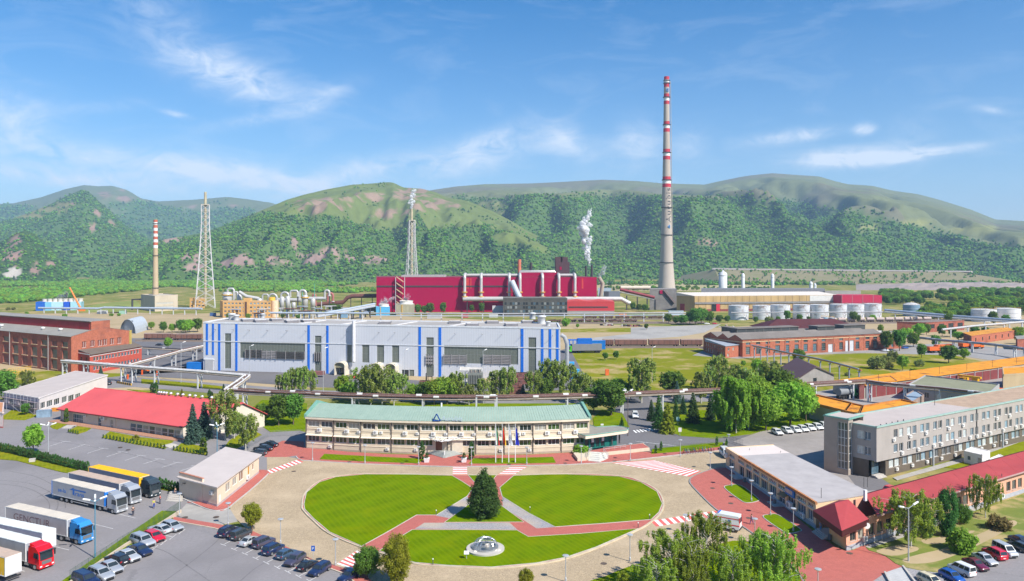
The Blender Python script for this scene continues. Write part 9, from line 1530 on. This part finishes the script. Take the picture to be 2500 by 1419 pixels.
for p,q in((a,d_),(b,c_)):mb=MB();mb.hexa([p+Vector((-.15,0,-.3)),p+Vector((.15,0,-.3)),q+Vector((.15,0,-.3)),q+Vector((-.15,0,-.3))],[p+Vector((-.15,0,.35)),p+Vector((.15,0,.35)),q+Vector((.15,0,.25)),q+Vector((-.15,0,.25))]);mb.build('side_wall',STONE,st_)
for x0,y0,x1,y1,lab in((150,1047,172,1043,'left'),(415,1095,438,1085,'right')):
 t=thing('garden_steps','low pale steps to the terrace of the red-roofed hall, %s flight'%lab,'steps',P(x0,y0));a,b=P(x0,y0),P(x1,y1+4)
 for k in range(4):mb=MB();mb.obox(a,(b-a).normalized(),0,(b-a).length,-1.6-.5*k,-.5*k,.1,.14+.1*k);mb.build('step',STONE,t)
for i,(x,y)in enumerate(((717,1151),(1474,1376),(1739.5,1192),(1784,1229),(853,1128),(982,1131),(1243,1134),(1380,1131),(1500,1126),(1828,1265),(1880,1309),(2074,1351),(294,1092),(313,1098),(452,1263),(528,1262))):c=P(x,y,.245 if y not in(1151,1376)else.13);c.z+=.006;mb=MB();mb.lathe([(.55,-.02),(.55,.006),(.4,.008)],c,16);o=mb.build('manhole_cover',M('manhole_iron',(.10,.075,.06),.8,.2),None);tag(o,'round dark iron manhole cover set in the paving','manhole','manhole covers')
def crate(name,label,cat,x,yb,size,col,rz=0.,z=.1,group=None,lid=True):
 p=P(x,yb,z);t=thing(name,label,cat,p,0,group);mb=MB();mb.box(p,size,rz);mb.build('body',col,t)
 if lid:mb=MB();mb.box((p.x,p.y,p.z+size[2]),(size[0]*1.05,size[1]*1.05,.1),rz);mb.build('lid',col,t)
 for s in(-.4,.4):mb=MB();mb.box((p.x+size[0]*s*math.cos(rz),p.y+size[0]*s*math.sin(rz),p.z+.02),(.12,size[1]*1.03,size[2]*.95),rz);mb.build('rib',col,t)
 return t
crate('dumpster','green metal dumpster beside the glazed stairwell','dumpster',2093,1156,(2.0,1.3,1.4),M('dumpster_green',(.06,.12,.075),.6),.6);crate('skip_container','blue container left of the white-blue hall','container',476,902,(6.5,3,3.2),M('container_blue',(.01,.16,.52),.5));crate('portable_toilet','orange and white portable cabin on the pale yard','cabin',1482,916,(1.6,1.6,2.5),M('toilet_orange',(.75,.16,.04),.5));crate('blue_box','light blue container hidden behind the birches right of the hall','container',1398,924,(5.5,3,3.8),M('container_sky',(.04,.34,.68),.5));crate('blue_box','bright blue box container beside the lime-green lorry','container',1458,852,(9,4,4.6),M('container_blue'),.0);crate('blue_box','small light blue container behind the hall corner','container',1392,912,(3.5,3,5),M('container_sky'));crate('stone_tub','round concrete flower tub on the verge beside the hedge','planter',79,1128,(1.3,1.3,.7),STONE,.4);crate('barrels','stack of blue-grey drums before the scaffolded house','drums',108,1018,(4,2,2.1),M('drum_blue',(.20,.28,.36),.5,.3),.3);crate('orange_cart','small orange cart on the drive beside the white house','cart',135,1004,(2.,1.2,1.),M('cart_orange',(.60,.24,.03),.6))
bu=thing('unloading_frame','bright blue steel unloading frame beside the lime-green lorry','frame',P(1395,862));q=P(1395,862);BS=M('frame_blue',(.01,.13,.50),.5)
for x in range(4):
 for y in range(2):p=P(1390+x*9,862-y*3);mb=MB();mb.box(p,(.5,.5,7.));mb.build('post',BS,bu)
a,b=P(1388,862),P(1420,862);boxpart(bu,'deck',BS,a,(b-a).normalized(),0,(b-a).length,-4,0,4.2,4.6);boxpart(bu,'top_beam',BS,a,(b-a).normalized(),0,(b-a).length,-4,0,6.8,7.2);boxpart(bu,'control_house',BS,a,(b-a).normalized(),5,13,-4,.2,4.6,7.8)
br=thing('striped_barrier','black and yellow striped road barrier near the black off-roader','barrier',P(286,937));a,b=P(286,936),P(322,942);u=(b-a).normalized();L=(b-a).length
for k in range(14):boxpart(br,'stripe',PIPEY if k%2 else TRIM,a,u,L*k/14,L*(k+1)/14,0,.3,0.1,.9)
CU=M('copper_stack',(.22,.095,.085),.6,.25,1.2);r=random.Random(12)
def stack(x,yb):
 p=P(x,yb,.1);t=thing('copper_stack','stacked reddish copper anodes on the yard before the hall','stack',p,0,'copper stacks on the yard');n=r.randint(2,3)
 for k in range(n):mb=MB();mb.box((p.x+r.uniform(-.12,.12),p.y,.1+k*1.15),(1.9,1.3,1.0),r.uniform(-.1,.1));mb.build('bundle',CU,t);mb=MB();mb.box((p.x,p.y,.1+k*1.15+1.),(1.5,1.0,.14));mb.build('batten',WDK,t)
for i in range(11):
 for j in range(3):stack(1240+i*7.4,929+j*4.6)
for i in range(4):
 for j in range(3):stack(1250+i*7,952+j*4.5)
for i in range(3):
 for j in range(3):stack(1106+i*7,948+j*4.5);stack(1030+i*7,950+j*4.5)
def forklift(x,yb,rz,label):
 t=thing('forklift',label,'forklift',(0,0,0));RD=M('forklift_red',(.60,.035,.02),.5);mb=MB();mb.hexa([Vector((-1.4,-.6,.3)),Vector((.7,-.6,.3)),Vector((.7,.6,.3)),Vector((-1.4,.6,.3))],[Vector((-1.35,-.58,1.3)),Vector((.0,-.58,.9)),Vector((.0,.58,.9)),Vector((-1.35,.58,1.3))]);mb.build('body',RD,t);
 for a,b in((-.8,-.55),(-.8,.55),(.5,-.55),(.5,.55)):mb=MB();mb.box((a,b,.9),(.09,.09,1.3));mb.build('cage_post',TRIM,t)
 mb=MB();mb.box((-.15,0,2.2),(1.5,1.2,.08));mb.build('overhead_guard',TRIM,t)
 for y in(-.35,.35):mb=MB();mb.box((.85,y,.1),(.14,.12,3.));mb.build('mast_rail',TRIM,t);mb=MB();mb.box((1.45,y,.15),(1.1,.12,.06));mb.build('fork',TRIM,t)
 for x_ in(-1.,.4):
  for y in(-.55,.55):w=MB();w.lathe([(.15,-.11),(.32,-.1),(.32,.1),(.15,.11)],(0,0,0),12);w.v=[(x_+p[0],y+p[2],.32+p[1])for p in w.v];w.build('wheel',TYRE,t)
 t.location=P(x,yb,.1);t.rotation_euler=(0,0,rz);t.scale=(1.5,)*3
forklift(1048,939,R(170),'red forklift truck on the yard before the white-blue hall');forklift(862,925,R(200),'red forklift at the loading dock behind the birches')
for i,(x0,x1,y)in enumerate(((740,790,922),)):t=thing('low_loader','rusty flat trailer parked against the white-blue hall behind the birches','trailer',P(x0,y));a,b=P(x0,y),P(x1,y);u=(b-a).normalized();boxpart(t,'deck',CU,a,u,0,(b-a).length,-2.5,0,1.,2.6);mb=MB();mb.tube(a+Z3*2.6+u,a+Z3*2.6+u+Vector((0,2,0)),1.1,n=12);mb.build('coil',M('coil_copper',(.40,.17,.08),.5),t)
gb=M('bin_grey',(.16,.17,.18),.6)
for i,(x,y)in enumerate(((1818,1177),(1891,1231),(2026,1318))):crate('litter_bin','small grey litter bin by the wall, '+('farthest','middle','nearest')[i]+' of three','bin',x,y,(.5,.5,.85),gb,.4,.24)
for i,(x,y)in enumerate(((312,926),(347,915),(384,917))):crate('traffic_post','small orange marker post on the yard edge, '+('leftmost','middle','rightmost')[i],'post',x,y,(.5,.5,2.),M('marker_orange',(.75,.12,.02),.6),0,.1)
# low path lights on the round lawn
for i,(x,y)in enumerate(((1065,1257),(1294,1249),(1586,1268),(1057,1378),(1558,1288))):p=P(x,y,.3);t=thing('path_light','short dark bollard light at the lawn edge','light',p,0,'bollard lights on the round lawn');mb=MB();mb.tube(p,p+Z3*.8,.07,n=7);mb.build('post',FRD,t);mb=MB();mb.lathe([(.1,.8),(.1,.95),(.02,1.)],p,8);mb.build('lamp_head',LG,t)
# scrap heaps and loose containers in the railway yard
for i,(x,y,w,lab)in enumerate(((1540,797,9,'rusty scrap heap at the end of the flat wagons'),(1480,795,6,'low scrap heap beside the flat wagons'),(1330,797,5,'small scrap pile behind the hall corner'),(1775,800,7,'rubble bank beside the small red car'))):
 p=P(x,y);t=thing('scrap_heap',lab,'heap',p);g_=random.Random(i)
 for k in range(16):a=g_.uniform(0,6.28);q=w*g_.random()**.6;s_=g_.uniform(.6,1.6);mb=MB();mb.box((p.x+q*math.cos(a),p.y+q*.4*math.sin(a),0),(s_*1.8,s_,max(.4,(1.6-q/w)*s_)),g_.uniform(0,3));mb.build('scrap_piece',(CU,WDK,STONE)[k%3]if i<3 else(STONE,DIRT)[k%2],t)
for x,y,sz,c,lab in((1205,775,(8,3,3.5),(.55,.54,.52),'white site container behind the hall roof'),(1135,776,(6,3,3),(.45,.10,.09),'red site container behind the hall roof'),(1060,778,(12,3,3.4),(.42,.41,.40),'long grey site hut before the small trees'),(1520,772,(7,3,3),(.60,.22,.05),'orange digger box before the low red hall'),(840,776,(6,3,3.2),(.18,.32,.46),'blue site container under the pale pipe bundle'),(520,772,(5,2.5,3),(.06,.12,.28),'dark blue skip left of the ochre office'),(1650,768,(14,3,3.5),(.40,.46,.52),'pale blue long shed below the chimney plant'),(250,766,(9,3,3),(.55,.55,.55),'white hut under the long pale blue pipe'),(300,767,(6,3,3.2),(.30,.50,.38),'green plant box under the long pale blue pipe')):crate('site_container',lab,'container',x,y,sz,M('site_%d'%x,c,.7,.12),0,.05)
# ---------------------------------------------------------------- steam and haze
def vol(name,dens,col,aniso=.2,nscale=None):
 m=bpy.data.materials.new(name);m.use_nodes=True;N=m.node_tree.nodes;L=m.node_tree.links;N.remove(N['Principled BSDF']);v=N.new('ShaderNodeVolumePrincipled');v.inputs['Color'].default_value=(*col,1);v.inputs['Density'].default_value=dens;v.inputs['Anisotropy'].default_value=aniso;L.new(v.outputs[0],N['Material Output'].inputs['Volume'])
 return m
def steam_mat(name,k): # thin white vapour: each puff lets most light through, many together turn white
 if name in _mats:return _mats[name]
 m=bpy.data.materials.new(name);m.use_nodes=True;_mats[name]=m;N=m.node_tree.nodes;L=m.node_tree.links;N.remove(N['Principled BSDF']);d=N.new('ShaderNodeBsdfDiffuse');d.inputs[0].default_value=(.92,.93,.95,1);t=N.new('ShaderNodeBsdfTranslucent');t.inputs[0].default_value=(.92,.93,.95,1);tp=N.new('ShaderNodeBsdfTransparent')
 m1=N.new('ShaderNodeMixShader');m1.inputs[0].default_value=.5;L.new(d.outputs[0],m1.inputs[1]);L.new(t.outputs[0],m1.inputs[2]);m2=N.new('ShaderNodeMixShader');m2.inputs[0].default_value=k;L.new(tp.outputs[0],m2.inputs[1]);L.new(m1.outputs[0],m2.inputs[2]);L.new(m2.outputs[0],N['Material Output'].inputs[0]);return m
def plume(pts,label,dens):
 mb=MB();g_=random.Random(len(label));n=9
 for p,r_ in pts:
  for q in range(5):
   c=p+Vector((g_.gauss(0,.5),g_.gauss(0,.5),g_.gauss(0,.5)))*r_;s=r_*g_.uniform(.28,.62);vs=[]
   for j in range(6):
    e=R(-75+30*j)
    for i in range(n):a=6.283*i/n;k=s*g_.uniform(.82,1.15);vs.append((c.x+k*math.cos(e)*math.cos(a),c.y+k*math.cos(e)*math.sin(a),c.z+k*math.sin(e)))
   mb.add(vs,[(j*n+i,j*n+(i+1)%n,(j+1)*n+(i+1)%n,(j+1)*n+i)for j in range(5)for i in range(n)]+[tuple(range(n))[::-1],tuple(range(5*n,6*n))])
 o=mb.build('steam_plume',steam_mat('steam_%d'%int(dens*100),dens),None,True);tag(o,label,'steam',kind='stuff')
def plume_px(lst,D,label,dens):
 k=D/F;P_=[(PD(x,y,D),r_*k)for x,y,r_ in lst];out=[]
 for i in range(len(P_)-1):
  for t in np.linspace(0,1,4,endpoint=False):out.append((P_[i][0].lerp(P_[i+1][0],t),P_[i][1]*(1-t)+P_[i+1][1]*t))
 out.append(P_[-1]);plume(out,label,dens)
plume_px([(1440,648,1.8),(1437,632,5),(1433,615,7.5),(1432,595,8.5),(1429,575,10.5),(1427,560,11.5),(1423,550,10),(1431,538,7.5),(1437,525,5),(1443,512,3)],835,'tall white steam plume above the right stack of the crimson hall',.55)
plume_px([(1005,509,3),(1004,497,4.5),(1005,486,6),(1009,474,5),(1013,463,3)],890,'thin steam plume above the lattice tower',.45)
plume_px([(1460,682,2),(1466,672,5),(1472,662,7),(1478,650,4)],835,'bluish smoke drifting beside the right end of the crimson hall',.10)
plume_px([(930,742,4),(938,737,7),(950,732,6),(962,728,3)],730,'low steam drifting from the small blue cooling tower',.12);plume_px([(988,735,6),(992,728,7),(997,720,4)],725,'faint steam over the olive cooling tower',.05);plume_px([(140,730,8),(155,722,9),(165,716,5)],800,'faint steam over the blue cooling cells',.04)
hz=MB();hz.hexa([Vector(p)for p in((-7500,-150,-5),(7500,-150,-5),(7500,9300,-5),(-7500,9300,-5))],[Vector(p)for p in((-7500,-150,760),(7500,-150,760),(7500,9300,760),(-7500,9300,760))]);o=hz.build('haze',vol('haze_air',9.5e-5,(.46,.70,1.),.0));tag(o,'thin pale blue haze filling the valley','haze',kind='stuff')
